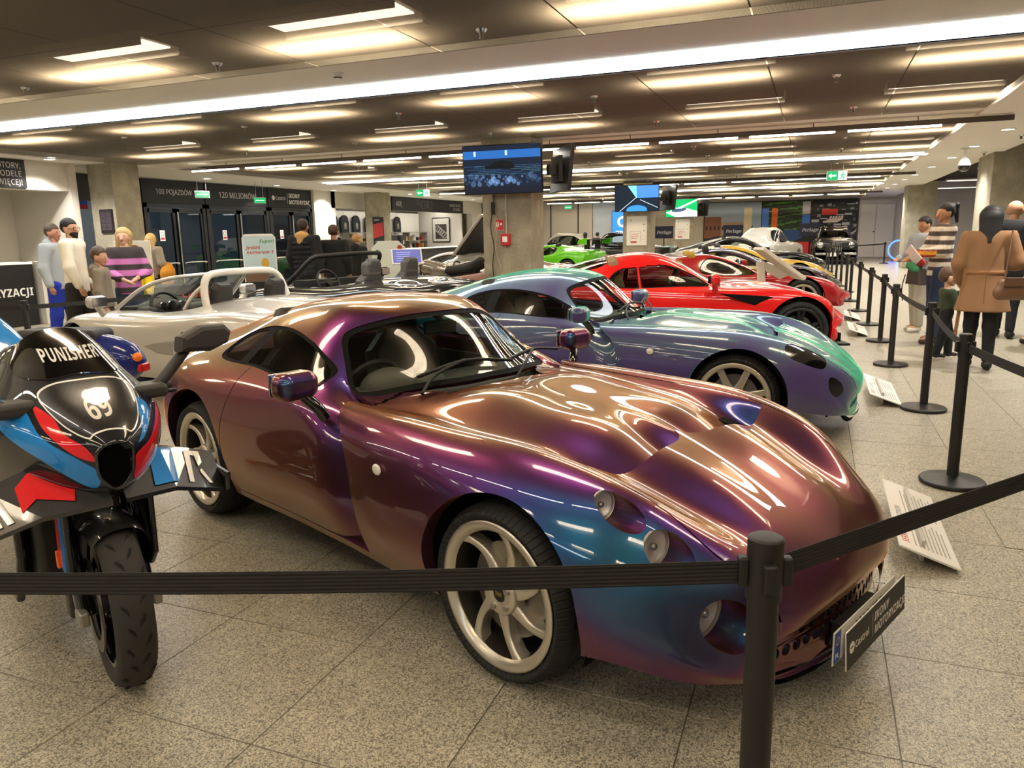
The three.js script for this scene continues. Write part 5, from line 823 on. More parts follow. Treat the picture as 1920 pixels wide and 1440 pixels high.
function blobs(list, h, k = 0.03, trim) {
  const lo = [0, 1, 2].map((q) => Math.min(...list.map((b) => b.lo[q])) - 2.5 * h), hi = [0, 1, 2].map((q) => Math.max(...list.map((b) => b.hi[q])) + 2.5 * h);
  return surfaceNet((x, y, z) => { let d = 1; for (const b of list) { if (x < b.lo[0] - 0.12 || x > b.hi[0] + 0.12 || y < b.lo[1] - 0.12 || y > b.hi[1] + 0.12 || z < b.lo[2] - 0.12 || z > b.hi[2] + 0.12) continue; d = smin(d, b.f(x, y, z), k); } return trim ? Math.max(d, trim(x, y, z)) : d; }, lo, hi, h);
}
const skinM = (c = 0xc99c7c) => mat(c, 0.55);
/* o: h height, face (world turn), skin, hair {c, kind}, top {c, kind, stripes}, legs {c}, shoes, pose {arms: [left, right], stride, bend}. Local: +z is forward, +x the person's left. */
function person(label, x, z, turn, o) {
  const P = thing('person', label, 'person', [x, o.y ?? 0, z], turn), H = o.h, s = H / 1.75, c = o.cell ?? 0.014, st = o.stride ?? 0.05, kid = H < 1.45;
  const hd = (kid ? 0.215 : 0.225) * (kid ? H / 1.45 * 0.25 + 0.78 : s), hy = H - hd / 2, sh = o.shoulder ?? (o.woman ? 0.17 : 0.2) * s, hipY = 0.5 * H, neckY = H - hd - 0.015, shY = neckY - 0.075 * s, lean = o.lean ?? 0;
  const yaw = o.look ?? 0, ca = Math.cos(yaw), sa = Math.sin(yaw), nod = o.nod ?? 0, lz = (y) => lean * (y - hipY);
  const turnH = ([px, py, pz]) => { const y2 = py * Math.cos(nod) - pz * Math.sin(nod), z2 = py * Math.sin(nod) + pz * Math.cos(nod); return [px * ca + z2 * sa, hy + y2, -px * sa + z2 * ca + lz(hy) + (o.fwd ?? 0)]; };
  const R = hd / 0.225;
  const arm = (sg, pose) => {                                          // pose: elbow and wrist offsets from the shoulder, in metres for a 1.75 m figure (x outwards, y, z forwards)
    const S = [sg * sh, shY, lz(shY)], e = pose?.[0] ?? [0.05, -0.28, -0.02], w = pose?.[1] ?? [0.06, -0.52, 0.05];
    return [S, [S[0] + sg * e[0] * s, S[1] + e[1] * s, S[2] + e[2] * s], [S[0] + sg * w[0] * s, S[1] + w[1] * s, S[2] + w[2] * s]];
  };
  const arms = [arm(1, o.armL), arm(-1, o.armR)], hip = 0.085 * s;
  const legs = [1, -1].map((sg) => { const f = sg * st; return [[sg * hip, hipY, 0], [sg * hip * 1.05, 0.275 * H, f * 0.6 + 0.02], [sg * hip * 1.1, 0.05 * H, f], [sg * hip * 1.2, 0.03 * H, f + 0.14 * s]]; });
  // body
  const B = [];
  const head = [bone(turnH([0, 0.035 * R, -0.012 * R]), turnH([0, 0.015 * R, 0.0]), 0.088 * R, 0.085 * R), bone(turnH([0, -0.02 * R, 0.025 * R]), turnH([0, -0.072 * R, 0.05 * R]), 0.068 * R, 0.034 * R), bone(turnH([0, 0.002 * R, 0.085 * R]), turnH([0, -0.03 * R, 0.102 * R]), 0.01 * R, 0.015 * R), bone(turnH([0.082 * R, 0, -0.005]), turnH([0.084 * R, -0.03 * R, 0]), 0.016 * R, 0.011 * R), bone(turnH([-0.082 * R, 0, -0.005]), turnH([-0.084 * R, -0.03 * R, 0]), 0.016 * R, 0.011 * R)];
  B.push(bone([0, shY + 0.02, lz(shY)], turnH([0, -0.06 * R, -0.01]), 0.055 * s, 0.05 * s), bone([0, shY - 0.06 * s, lz(shY)], [0, hipY + 0.1 * s, 0], 0.13 * s, 0.12 * s, 0.72), bone([0, hipY + 0.1 * s, 0], [0, hipY, 0], 0.125 * s, 0.13 * s, 0.8), bone([-sh * 0.85, shY, lz(shY)], [sh * 0.85, shY, lz(shY)], 0.06 * s, 0.06 * s));
  for (const [a, b, w] of arms) B.push(bone(a, b, 0.05 * s, 0.04 * s), bone(b, w, 0.04 * s, 0.028 * s));
  for (const [a, b, k, t] of legs) B.push(bone(a, b, 0.085 * s, 0.055 * s), bone(b, k, 0.055 * s, 0.038 * s), bone(k, t, 0.038 * s, 0.03 * s));
  const hands = [];
  for (const [i, [, e, w]] of arms.entries()) {                        // palm, four fingers and a thumb on the side
    const d = [0, 1, 2].map((k) => w[k] - e[k]), l = Math.hypot(...d), u = d.map((q) => q / l), side = i ? -1 : 1, f = (dx, dl, dz) => [w[0] + u[0] * dl * s + dx * s * 0.4, w[1] + u[1] * dl * s, w[2] + u[2] * dl * s + dz * s];
    hands.push(bone(f(0, 0.01, 0), f(0, 0.07, 0.0), 0.026 * s, 0.03 * s)); for (let q = 0; q < 4; q++) { const z0 = (q - 1.5) * 0.017; hands.push(bone(f(0, 0.08, z0), f(-side * 0.02, 0.115, z0), 0.0095 * s, 0.009 * s), bone(f(-side * 0.02, 0.115, z0), f(-side * 0.06, 0.14 - Math.abs(q - 1.2) * 0.008, z0), 0.009 * s, 0.008 * s)); } hands.push(bone(f(0, 0.03, 0.028), f(-side * 0.02, 0.085, 0.052), 0.011 * s, 0.009 * s));
  }
  const skin = skinM(o.skin);
  part('body', join([blobs(B, c, 0.03), blobs(head, o.fine ?? Math.min(c, 0.009), 0.03 * R), blobs(hands, o.fine ?? Math.min(c, 0.009), 0.012)]), skin, P);
  // face
  for (const sg of [1, -1]) { const e = turnH([sg * 0.032 * R, 0.004 * R, 0.079 * R]); part('eye', ball(0.0085 * R, ...e, 1, 0.8, 1, 10), mat(0x241a14, 0.3), P); part('eyebrow', at(box(0.03 * R, 0.006 * R, 0.008 * R), ...turnH([sg * 0.032 * R, 0.022 * R, 0.081 * R]), 0, yaw, 0), mat(o.brow ?? 0x2a1e16, 0.8), P); }
  part('mouth', at(box(0.036 * R, 0.007 * R, 0.008 * R, 0, 0, 0, 0.002), ...turnH([0, -0.056 * R, 0.085 * R]), 0, yaw, 0), mat(0x94554a, 0.6), P);
  // hair
  if (o.hair) {
    const hc = mat(o.hair.c, 0.6), L = [], k = o.hair.kind;
    L.push(bone(turnH([0, 0.045 * R, -0.02 * R]), turnH([0, 0.03 * R, -0.03 * R]), 0.097 * R, 0.09 * R));
    if (k === 'long') L.push(bone(turnH([0.05 * R, 0.02 * R, -0.03 * R]), [0.05, neckY - 0.1 * s, -0.07 + lz(neckY)], 0.065 * R, 0.045), bone(turnH([-0.05 * R, 0.02 * R, -0.03 * R]), [-0.05, neckY - 0.1 * s, -0.07 + lz(neckY)], 0.065 * R, 0.045), bone(turnH([0, 0, -0.05 * R]), [0, neckY - 0.12 * s, -0.09 + lz(neckY)], 0.08 * R, 0.05));
    if (k === 'tail') L.push(bone(turnH([0, 0.09 * R, -0.09 * R]), turnH([0, 0.1 * R, -0.13 * R]), 0.03, 0.035), bone(turnH([0, 0.1 * R, -0.13 * R]), turnH([0, -0.1 * R, -0.16 * R]), 0.04, 0.018));
    if (k === 'bob') L.push(bone(turnH([0, 0.02 * R, -0.03 * R]), turnH([0, -0.1 * R, -0.05 * R]), 0.1 * R, 0.085 * R));
    const front = (px, py, pz) => { const q = turnH([0, 0, 0]), fz = (px - q[0]) * sa + (pz - q[2]) * ca, dy = py - q[1]; return k === 'long' || k === 'bob' ? Math.min(fz - 0.045 * R, 0.05 * R - dy) : Math.max(Math.min(fz - 0.02 * R - 0.5 * Math.max(0, dy), 0.055 * R - dy), -dy - (k === 'tail' ? 0.075 : 0.07) * R - (k === 'tail' && fz < -0.07 * R ? 1 : 0)); };
    part('hair', blobs(L, o.fine ?? Math.min(c, 0.01), 0.03, front), hc, P);
  }
  if (o.beard) part('beard', blobs([bone(turnH([0, -0.06 * R, 0.045 * R]), turnH([0, -0.095 * R, 0.06 * R]), 0.056 * R, 0.032 * R)], 0.008, 0.02, (px, py, pz) => { const q = turnH([0, -0.04 * R, 0.03 * R]), dy = py - q[1]; return dy; }), mat(o.beard, 0.8), P);
  if (o.glasses) { for (const sg of [1, -1]) part('glasses', [at(new THREE.TorusGeometry(0.024 * R, 0.003, 6, 20), ...turnH([sg * 0.034 * R, 0.002 * R, 0.094 * R]), 0, yaw, 0), rod(turnH([sg * 0.06 * R, 0.005 * R, 0.09 * R]), turnH([sg * 0.088 * R, 0.005 * R, 0]), 0.003)], BLACK, P); }
  // clothes
  const T = o.top, e = T.loose ?? 0.02, hem = T.hem ?? hipY - 0.02 * s, G = [];
  G.push(bone([0, shY - 0.05 * s, lz(shY)], [0, hipY + 0.12 * s, 0], 0.135 * s + e, 0.128 * s + e, 0.74), bone([-sh * 0.85, shY, lz(shY)], [sh * 0.85, shY, lz(shY)], 0.066 * s + e * 0.6, 0.066 * s + e * 0.6), bone([0, shY + 0.02 * s, lz(shY)], [0, neckY - 0.01, lz(neckY)], 0.075 * s, 0.064 * s + (T.collar ?? 0)));
  G.push(bone([0, hipY + 0.12 * s, 0], [0, Math.min(hem, hipY) - 0.02, 0], 0.13 * s + e, (T.skirt ?? 0.145) * s + e, 0.8));
  for (const [a, b, w] of arms) { const wr = w.map((q, k2) => lerp(b[k2], q, T.sleeve ?? 0.95)); G.push(bone(a, b, 0.056 * s + e * 0.7, 0.048 * s + e * 0.7), bone(b, wr, 0.048 * s + e * 0.7, 0.036 * s + e * 0.6)); }
  const tg = blobs(G, c, 0.035, (px, py) => Math.max(hem - py, py - neckY + 0.004 - (T.collar ? 0.02 : 0))), tm = mat(T.c, 0.85, { vertexColors: !!T.stripes, ...(T.sheen ? { sheen: 0.6, sheenColor: [0.3, 0.28, 0.25], sheenRoughness: 0.6 } : {}) });
  if (T.stripes) { const p = tg.attributes.position, col = new Float32Array(p.count * 3); for (let i = 0; i < p.count; i++) { const q = new THREE.Color(T.stripes(p.getX(i), p.getY(i) / H, p.getZ(i))); col.set([q.r, q.g, q.b], i * 3); } tg.setAttribute('color', new THREE.BufferAttribute(col, 3)); }
  part(T.kind ?? 'sweater', tg, tm, P);
  if (T.hood) part('hood', blobs([bone([-0.07 * s, shY + 0.06 * s, -0.06 * s], [0.07 * s, shY + 0.06 * s, -0.06 * s], 0.06 * s), bone([0, shY + 0.05 * s, -0.09 * s], [0, shY - 0.04 * s, -0.13 * s], 0.085 * s, 0.05 * s)], c, 0.04), mat(T.hood, 0.85), P);
  if (T.quilt) { for (let q = 0; q < 7; q++) { const y = hem + 0.06 + q * (shY - hem) / 7.5; part('quilted_roll', new THREE.TorusGeometry(0.145 * s + e - 0.004, 0.022, 8, 28).rotateX(Math.PI / 2).scale(1, 1, 0.76).translate(0, y, lz(y)), tm, P); } }
  const K = []; for (const [a, b, k2] of legs) K.push(bone([a[0], a[1] + 0.03, a[2]], b, 0.093 * s + (o.legs.loose ?? 0.006), 0.064 * s + (o.legs.loose ?? 0.006)), bone(b, [k2[0], k2[1] + 0.03, k2[2]], 0.064 * s + (o.legs.loose ?? 0.006), 0.05 * s + (o.legs.loose ?? 0.004)));
  K.push(bone([0, hipY + 0.08 * s, 0], [0, hipY - 0.02 * s, 0], 0.13 * s, 0.13 * s, 0.82));
  part('trousers', blobs(K, c, 0.03, (px, py) => 0.055 * H - py), mat(o.legs.c, 0.85), P);
  for (const [, , k2, t] of legs) part('shoe', blobs([bone([k2[0], 0.055, k2[2] - 0.02], [t[0], 0.04, t[2]], 0.045 * s, 0.038 * s), bone([k2[0], 0.08 * s, k2[2]], [k2[0], 0.06, k2[2]], 0.045 * s)], Math.min(c, 0.012), 0.03, (px, py) => 0.004 - py), mat(o.shoes ?? 0x1a1816, 0.6), P);
  o.more?.(P, { s, H, shY, hipY, neckY, arms, turnH, R });
  return P;
}
const faceTo = (deg) => deg * Math.PI / 180;                           // 0 looks towards the camera side (+z), 90 towards +x
// ---------------------------------------------------------------- the visitors
const D = faceTo, JEANS = 0x24344f, stripeFn = (a, b, n, from = 0) => (x, y) => ((Math.floor((y + from) * n) & 1) ? a : b);
person('man in a cream sweater and dark trousers with a beard and glasses', -8.88, -7.04, D(120), { h: 1.78, cell: 0.015, skin: 0xb98a6c, hair: { c: 0x15110e, kind: 'short' }, beard: 0x14100d, glasses: true, top: { c: 0xe2d9c4, loose: 0.03, collar: 0.012 }, legs: { c: 0x1c1a14, loose: 0.02 }, stride: 0.12, look: -0.3, armL: [[0.06, -0.27, -0.06], [0.05, -0.5, 0.05]], armR: [[0.06, -0.27, 0.04], [0.04, -0.5, 0.12]] });
person('man in a pale grey hoodie and blue trousers behind the cream sweater', -10.02, -7.67, D(105), { h: 1.74, cell: 0.016, skin: 0xb0795f, hair: { c: 0x4a3a30, kind: 'short' }, top: { c: 0xa3a9ac, loose: 0.035, hood: 0x9aa0a4, kind: 'hoodie' }, legs: { c: 0x1b34a8, loose: 0.02 }, stride: 0.1 });
person('boy in a brown-grey hoodie beside the man in the cream sweater', -8.32, -6.95, D(130), { h: 1.42, cell: 0.015, skin: 0xb98a6c, hair: { c: 0x4a3524, kind: 'short' }, top: { c: 0x7d7060, loose: 0.03, hood: 0x7d7060, kind: 'hoodie' }, legs: { c: 0x2b2823 }, look: -0.2, nod: 0.25 });
person('blonde woman in a pink and charcoal striped sweater with folded arms', -8.5, -7.5, D(60), { h: 1.66, woman: true, cell: 0.015, skin: 0xcf9f82, brow: 0x8a6a48, hair: { c: 0xb99b62, kind: 'long' }, top: { c: 0xffffff, loose: 0.03, sleeve: 0.7, stripes: (x, y) => (y > 0.79 ? '#3d3536' : (Math.floor((y - 0.5) * 22) & 1) ? '#c878b4' : '#3d3536') }, legs: { c: JEANS }, look: -0.5, armL: [[0.08, -0.27, 0.05], [-0.1, -0.36, 0.22]], armR: [[0.08, -0.27, 0.05], [-0.08, -0.38, 0.24]] });
person('girl in a bright yellow top next to the striped sweater', -9.05, -8.15, D(30), { h: 1.4, woman: true, cell: 0.015, skin: 0xcf9f82, hair: { c: 0x5a3d28, kind: 'long' }, top: { c: 0xd8b400, loose: 0.03 }, legs: { c: 0x3b4250 }, armL: [[0.06, -0.26, 0.08], [0.1, -0.42, 0.28]], more(P, q) { part('headband', new THREE.TorusGeometry(0.092, 0.014, 8, 28).translate(0, q.H - 0.06, -0.01), mat(0x7a2a1a, 0.8), P); } });
person('blonde woman seen from behind with a mustard jacket over her arm', -11.75, -11.0, D(175), { h: 1.62, woman: true, cell: 0.016, skin: 0xcf9f82, hair: { c: 0xd0b070, kind: 'long' }, top: { c: 0x9b9081, loose: 0.035 }, legs: { c: 0x141314 }, armR: [[0.07, -0.27, 0.0], [0.04, -0.36, 0.2]], more(P) { part('carried_jacket', blobs([bone([-0.24, 1.0, 0.1], [-0.34, 0.86, 0.0], 0.1, 0.13), bone([-0.3, 0.9, 0.05], [-0.22, 0.55, 0.05], 0.12, 0.1)], 0.018, 0.06), mat(0xb97a10, 0.8), P); } });
person('man in a navy quilted jacket with a sand hood, seen from behind', -8.27, -11.03, D(185), { h: 1.8, cell: 0.015, skin: 0xb0795f, hair: { c: 0x2a1f18, kind: 'short' }, top: { c: 0x14161d, loose: 0.06, hood: 0xc09a5c, kind: 'jacket', quilt: true, hem: 0.86 }, legs: { c: 0x17161a } });
person('person in a black coat half hidden behind the navy quilted jacket', -7.98, -11.5, D(200), { h: 1.7, woman: true, cell: 0.018, skin: 0xb0795f, hair: { c: 0x3d2a1c, kind: 'short' }, top: { c: 0x121113, loose: 0.05, kind: 'jacket', hem: 0.8 }, legs: { c: 0x17161a } });
person('blond boy in a black hoodie standing at the shop', -8.42, -12.9, D(165), { h: 1.54, cell: 0.016, skin: 0xc99c7c, hair: { c: 0xa8814a, kind: 'short' }, top: { c: 0x151414, loose: 0.035, hood: 0x151414, kind: 'hoodie' }, legs: { c: 0x1b1b1e } });
person('shop clerk with black hair and black shirt behind the counter', -15.9, -22.9, D(60), { h: 1.74, cell: 0.022, skin: 0xb98a6c, hair: { c: 0x14100e, kind: 'short' }, top: { c: 0x121113, kind: 'shirt' }, legs: { c: 0x17161a } });
person('fair-haired shop clerk bending over the counter', -15.7, -23.6, D(80), { h: 1.62, cell: 0.022, skin: 0xb98a6c, hair: { c: 0x8a6d4c, kind: 'short' }, top: { c: 0x4a443d, kind: 'shirt' }, legs: { c: 0x17161a }, lean: 0.2 });
person('far visitor with dark hair and a pale pink top, seen from behind', -9.0, -31.0, D(175), { h: 1.5, woman: true, cell: 0.024, hair: { c: 0x1a1412, kind: 'bob' }, top: { c: 0xc9b1a6, loose: 0.03 }, legs: { c: 0x2a2a2e } });
person('far visitor in a black jacket by the white partition', -8.5, -31.1, D(160), { h: 1.5, cell: 0.024, hair: { c: 0x14110f, kind: 'short' }, top: { c: 0x151416, loose: 0.04, kind: 'jacket' }, legs: { c: 0x2a2a2e } });
// the group on the right
person('woman in a belted camel coat and black trousers, seen from behind', 1.66, -9.17, D(172), {
  h: 1.68, woman: true, cell: 0.012, skin: 0xb98a6c, hair: { c: 0x0f0d0c, kind: 'long' }, top: { c: 0x86613f, loose: 0.055, kind: 'coat', hem: 0.62, skirt: 0.22, sheen: true }, legs: { c: 0x0c0b0c }, shoes: 0x0a0a0a, stride: 0.06, armL: [[0.07, -0.27, 0.0], [0.06, -0.46, 0.12]], armR: [[0.1, -0.26, 0.02], [-0.02, -0.3, 0.2]],
  more(P) { part('coat_belt', new THREE.TorusGeometry(0.183, 0.016, 8, 40).rotateX(Math.PI / 2).scale(1, 1.5, 0.75).translate(0, 1.02, 0.0), mat(0x845932, 0.8), P); part('belt_end', at(box(0.035, 0.75, 0.012, 0, 0, 0, 0.005), 0.2, 0.72, -0.06, 0, 0, 0.06), mat(0x845932, 0.8), P); part('coat_back_seam', box(0.006, 0.3, 0.006, 0, 0.86, -0.2), mat(0x7d5430, 0.9), P); },
});
{
  const b = thing('handbag', 'tan leather handbag hanging behind the camel coat', 'handbag', [1.86, 0.78, -8.92], 0.2);
  part('bag_body', blobs([bone([-0.1, 0.05, 0], [0.1, 0.05, 0], 0.075, 0.075, 0.7), bone([-0.09, 0.14, 0], [0.09, 0.14, 0], 0.05, 0.05, 0.7)], 0.012, 0.04), mat(0x6a4a2e, 0.5), b); part('bag_flap', new RoundedBoxGeometry(0.2, 0.09, 0.015, 2, 0.006).translate(0, 0.16, 0.05), mat(0x5d4028, 0.5), b); part('bag_strap', tube([[-0.08, 0.18, 0], [-0.04, 0.45, -0.05], [0.0, 0.66, -0.12]], 0.01, 20, 6), mat(0x5d4028, 0.5), b);
}
person('toddler in an olive sweater with a hand to his mouth', 1.42, -9.8, D(100), { h: 1.03, cell: 0.011, skin: 0xc99c7c, hair: { c: 0x523a26, kind: 'short' }, top: { c: 0x2f3a22, loose: 0.022 }, legs: { c: 0x131315, loose: 0.015 }, stride: 0.08, armL: [[0.05, -0.22, 0.1], [-0.05, -0.03, 0.24]], armR: [[0.03, -0.24, 0.12], [0.0, -0.2, 0.34]] });
person('woman with a ponytail in a brown and cream striped sweater and jeans', 1.5, -11.1, D(-75), {
  h: 1.77, woman: true, cell: 0.012, skin: 0xb07f5c, hair: { c: 0x14100e, kind: 'tail' }, top: { c: 0xffffff, loose: 0.035, stripes: (x, y, z) => (y < 0.68 && z > 0.17 ? ['#c8641e', '#d8c9b4', '#b03a1e', '#d8a032'][Math.floor(y * 60) & 3] : (Math.floor(y * 32) & 1) ? '#4b3d38' : '#cfc4b2') }, legs: { c: 0x1d2c48, loose: 0.03 }, shoes: 0x3a2b22, stride: 0.05, look: 0.15, armL: [[0.06, -0.25, 0.08], [0.0, -0.28, 0.32]], armR: [[0.06, -0.25, 0.08], [-0.02, -0.34, 0.3]],
});
{
  const b = thing('handbag', 'dark taupe shoulder bag hanging from the striped sweater arm', 'handbag', [1.2, 0.78, -10.8], -1.2);
  part('bag_body', at(poly([[-0.17, 0], [0.17, 0], [0.14, 0.2], [-0.12, 0.22]], 0.11, 0.025), 0, 0, 0), mat(0x3a2d26, 0.5), b); part('bag_handle', tube([[-0.1, 0.2, 0], [-0.06, 0.34, 0], [0.06, 0.34, 0], [0.1, 0.19, 0]], 0.01, 20, 6), mat(0x32261f, 0.5), b); part('bag_tassel', tube([[-0.15, 0.12, 0.06], [-0.19, -0.05, 0.07], [-0.17, -0.22, 0.06]], 0.007, 16, 6), mat(0x32261f, 0.5), b);
  const k = thing('brochure', 'white and red brochure held by the woman in stripes', 'brochure', [1.17, 1.12, -10.75], -1.1); part('cover', at(new RoundedBoxGeometry(0.22, 0.3, 0.012, 2, 0.003), 0, 0, 0, 0.5, 0, 0.5), new THREE.MeshPhysicalMaterial({ roughness: 0.6, map: canvasTex(64, 96, (x) => { x.fillStyle = '#e6ddd6'; x.fillRect(0, 0, 64, 96); x.fillStyle = '#c43a34'; x.fillRect(0, 70, 64, 26); }) }), k); part('cloth_bundle', at(blobs([bone([-0.05, -0.1, 0.03], [0.08, -0.14, 0.04], 0.05, 0.045)], 0.012, 0.02), 0, 0, 0), mat(0x2f7a4a, 0.8), k);
}
person('teenage boy in a grey shirt and pale trousers looking down', 1.42, -12.3, D(-60), { h: 1.62, cell: 0.013, skin: 0xb07f5c, hair: { c: 0x15110f, kind: 'short' }, top: { c: 0x9a9ea2, loose: 0.035, kind: 'shirt', collar: 0.006, hem: 0.78 }, legs: { c: 0x9d9788, loose: 0.02 }, shoes: 0xcfc8ba, nod: 0.4, stride: 0.04, armL: [[0.06, -0.25, 0.06], [-0.04, -0.3, 0.27]], armR: [[0.06, -0.25, 0.06], [-0.04, -0.3, 0.27]] });
person('bald man in a black jacket beyond the camel coat', 2.42, -11.9, D(160), { h: 1.8, cell: 0.014, skin: 0xb98a6c, top: { c: 0x141315, loose: 0.06, kind: 'jacket', collar: 0.02, hem: 0.82 }, legs: { c: 0x18191f }, stride: 0.1 });
person('person in a long black coat at the right edge of the view', 2.72, -11.2, D(-150), { h: 1.76, cell: 0.016, skin: 0xb98a6c, hair: { c: 0x1a1512, kind: 'short' }, top: { c: 0x101012, loose: 0.06, kind: 'coat', hem: 0.6, skirt: 0.2 }, legs: { c: 0x101012 } });
// ---------------------------------------------------------------- left side: doors, kiosk and shop
function label(parent, name, w, h, pos, ry, draw, px = 512, o = {}) { const g = new THREE.PlaneGeometry(w, h); const m = part(name, g, printed(w, h, draw, px, o), parent); m.position.set(...pos); m.rotation.y = ry; return m; }
const ink = (x, w, h, bg, fg, font, text, px, py, align = 'left') => { if (bg) { x.fillStyle = bg; x.fillRect(0, 0, w, h); } x.fillStyle = fg; x.font = font; x.textAlign = align; x.textBaseline = 'middle'; for (const [i, t] of [].concat(text).entries()) x.fillText(t, px, py + i * parseInt(/(\d+)px/.exec(font)[1]) * 1.08); };
const SIGNBLACK = mat(0x0d0d0e, 0.45), FRAME = mat(0x0e0f11, 0.4), DOORGLASS = mat([0.42, 0.5, 0.58], 0.02, { transmission: 1, ior: 1.5 }), EAST = Math.PI / 2;
{
  const bayz = [[-12.1, -13.82, ['Castrol']], [-13.87, -15.86, ['100 POJAZDÓW']], [-15.9, -18.36, ['120 MILIONÓW']], [-18.4, -20.45, null]];
  bayz.forEach(([z0, z1, text], i) => {
    const L = z0 - z1, s = thing('fascia_sign', ['narrow black fascia with white lettering behind the kiosk column', 'black fascia reading 100 POJAZDÓW above the glass doors', 'black fascia reading 120 MILIONÓW above the glass doors', 'black fascia with a round logo and two-line lettering above the glass doors'][i], 'sign', [-15, 2.4, (z0 + z1) / 2]);
    part('panel', box(0.08, 0.56, L, 0, 0.28, 0, 0.01), SIGNBLACK, s);
    label(s, 'lettering', L * 0.94, 0.5, [0.045, 0.28, 0], EAST, (x, w, h) => { if (text) ink(x, w, h, '#0d0d0e', '#d9d6cf', '46px sans-serif', text, w * 0.5, h / 2, 'center'); else { ink(x, w, h, '#0d0d0e', '#d9d6cf', '38px sans-serif', ['Castrol'], 70, h / 2); x.beginPath(); x.arc(44, h / 2, 18, 0, 7); x.fill(); x.fillRect(215, h * 0.2, 3, h * 0.6); ink(x, w, h, null, '#e6e3dc', 'bold 46px sans-serif', ['IKONY', 'MOTORYZACJI'], 232, h * 0.33); } }, 512);
    if (!i) return;
    const d = struct('door_1', [box(0.1, 2.4, 0.1, 0, 0, -L / 2 + 0.05), box(0.1, 2.4, 0.1, 0, 0, L / 2 - 0.05), box(0.1, 0.1, L, 0, 1.15, 0), box(0.08, 0.06, L, 0, -1.17, 0)], FRAME); d.position.set(-15, 1.2, (z0 + z1) / 2);
    for (const sg of [1, -1]) {
      const w = L / 2 - 0.12, zc = sg * (L / 4 - 0.03);
      part('door_leaf', [box(0.06, 2.2, 0.08, 0, -0.02, zc + w / 2 - 0.04), box(0.06, 2.2, 0.08, 0, -0.02, zc - w / 2 + 0.04), box(0.06, 0.1, w, 0, 1.03, zc), box(0.06, 0.2, w, 0, -1.02, zc)], FRAME, d);
      part('door_pane', box(0.012, 2.0, w - 0.14, 0, -0.02, zc), DOORGLASS, d); part('push_bar', tube([[0.06, -0.3, zc - w / 2 + 0.1], [0.1, -0.26, zc - w / 2 + 0.12], [0.1, -0.26, zc + w / 2 - 0.12], [0.06, -0.3, zc + w / 2 - 0.1]], 0.014, 30, 8), mat(0xcfcac0, 0.3, { metalness: 0.6 }), d);
      if (sg < 0) part('closer_rod', rod([0.06, 1.0, zc + w / 2], [0.06, -0.9, zc + w / 2], 0.012), mat(0xcfcac0, 0.3, { metalness: 0.6 }), d);
    }
    const n = label(d, 'door_notice', 0.16, 0.26, [0.03, 0.42, L / 4], EAST, (x, w, h) => { x.fillStyle = '#e8e4dc'; x.fillRect(0, 0, w, h); x.strokeStyle = '#333'; x.lineWidth = 4; x.beginPath(); x.arc(w / 2, h * 0.36, w * 0.3, 0, 7); x.stroke(); x.fillStyle = '#b5473c'; x.fillRect(w * 0.12, h * 0.68, w * 0.76, h * 0.22); }, 64); void n;
  });
  // vestibule behind the doors and the wall around them
  struct('wall_left', [metreUV(box(0.2, 4, 12, -20.1, 1.9, -15))], WALLW);
  struct('wall_left', [metreUV(box(0.15, 4, 6.4, -17.8, 1.9, -17.4))], mat(0x9aa0a4, 0.8));
  for (const z of [-14.5, -17, -19.5]) { const o = thing('ceiling_light', 'white panel light in the entrance lobby behind the glass doors', 'ceiling light', [-16.4, 2.9, z], 0, 'lobby panel lights'); part('housing', box(0.34, 0.05, 0.94, 0, 0.03, 0), WHITE, o); part('diffuser', box(0.3, 0.01, 0.9, 0, 0, 0), mat(0x000000, 0.5, { emissive: [3, 3.2, 3.4] }), o); areaLight(0.3, 0.9, -16.4, 2.89, z, [0.85, 0.93, 1], 7, [0, -1, 0], 'lobby_light_glow'); }
  const st = thing('lobby_sign', 'small blue and red sign hanging in the entrance lobby', 'sign', [-16.6, 2.5, -13.3]); part('panel', box(0.04, 0.42, 0.8, 0, 0, 0), mat(0x28489a, 0.5), st); part('red_strip', box(0.045, 0.1, 0.8, 0, -0.16, 0), mat(0xb02030, 0.5), st); label(st, 'lettering', 0.5, 0.14, [0.03, 0.06, 0], EAST, (x, w, h) => ink(x, w, h, '#28489a', '#e8e8ea', 'bold 60px sans-serif', ['AU'], w / 2, h / 2, 'center'), 256);
  part('hanger_rod', rod([0, 0.2, 0], [0, 1.15, 0], 0.008), STEEL, st);
  // kiosk: white fascia, recess, black counter with lettering
  const k = struct('wall_left', [metreUV(box(0.3, 0.56, 12.8, -13.55, 2.74, -4.4)), metreUV(box(1.7, 3, 0.15, -14.2, 1.5, -10.78)), metreUV(box(0.15, 3, 12.6, -15.1, 1.5, -4.5)), metreUV(box(0.3, 1.16, 0.16, -13.5, 0.58, -9.95))], mat(0xcfc9bc, 0.8)); void k;
  const sg = thing('kiosk_sign', 'black sign with white capitals on the kiosk fascia at the left edge', 'sign', [-13.38, 2.46, -8.2]); part('panel', box(0.03, 0.5, 3.3, 0, 0.26, 0), SIGNBLACK, sg); label(sg, 'lettering', 1.5, 0.48, [0.02, 0.26, -0.86], EAST, (x, w, h) => ink(x, w, h, '#0d0d0e', '#d9d6cf', '46px sans-serif', ['MOTORY,', 'MODELE', 'I WIĘCEJ!'], w - 12, h * 0.2, 'right'), 512);
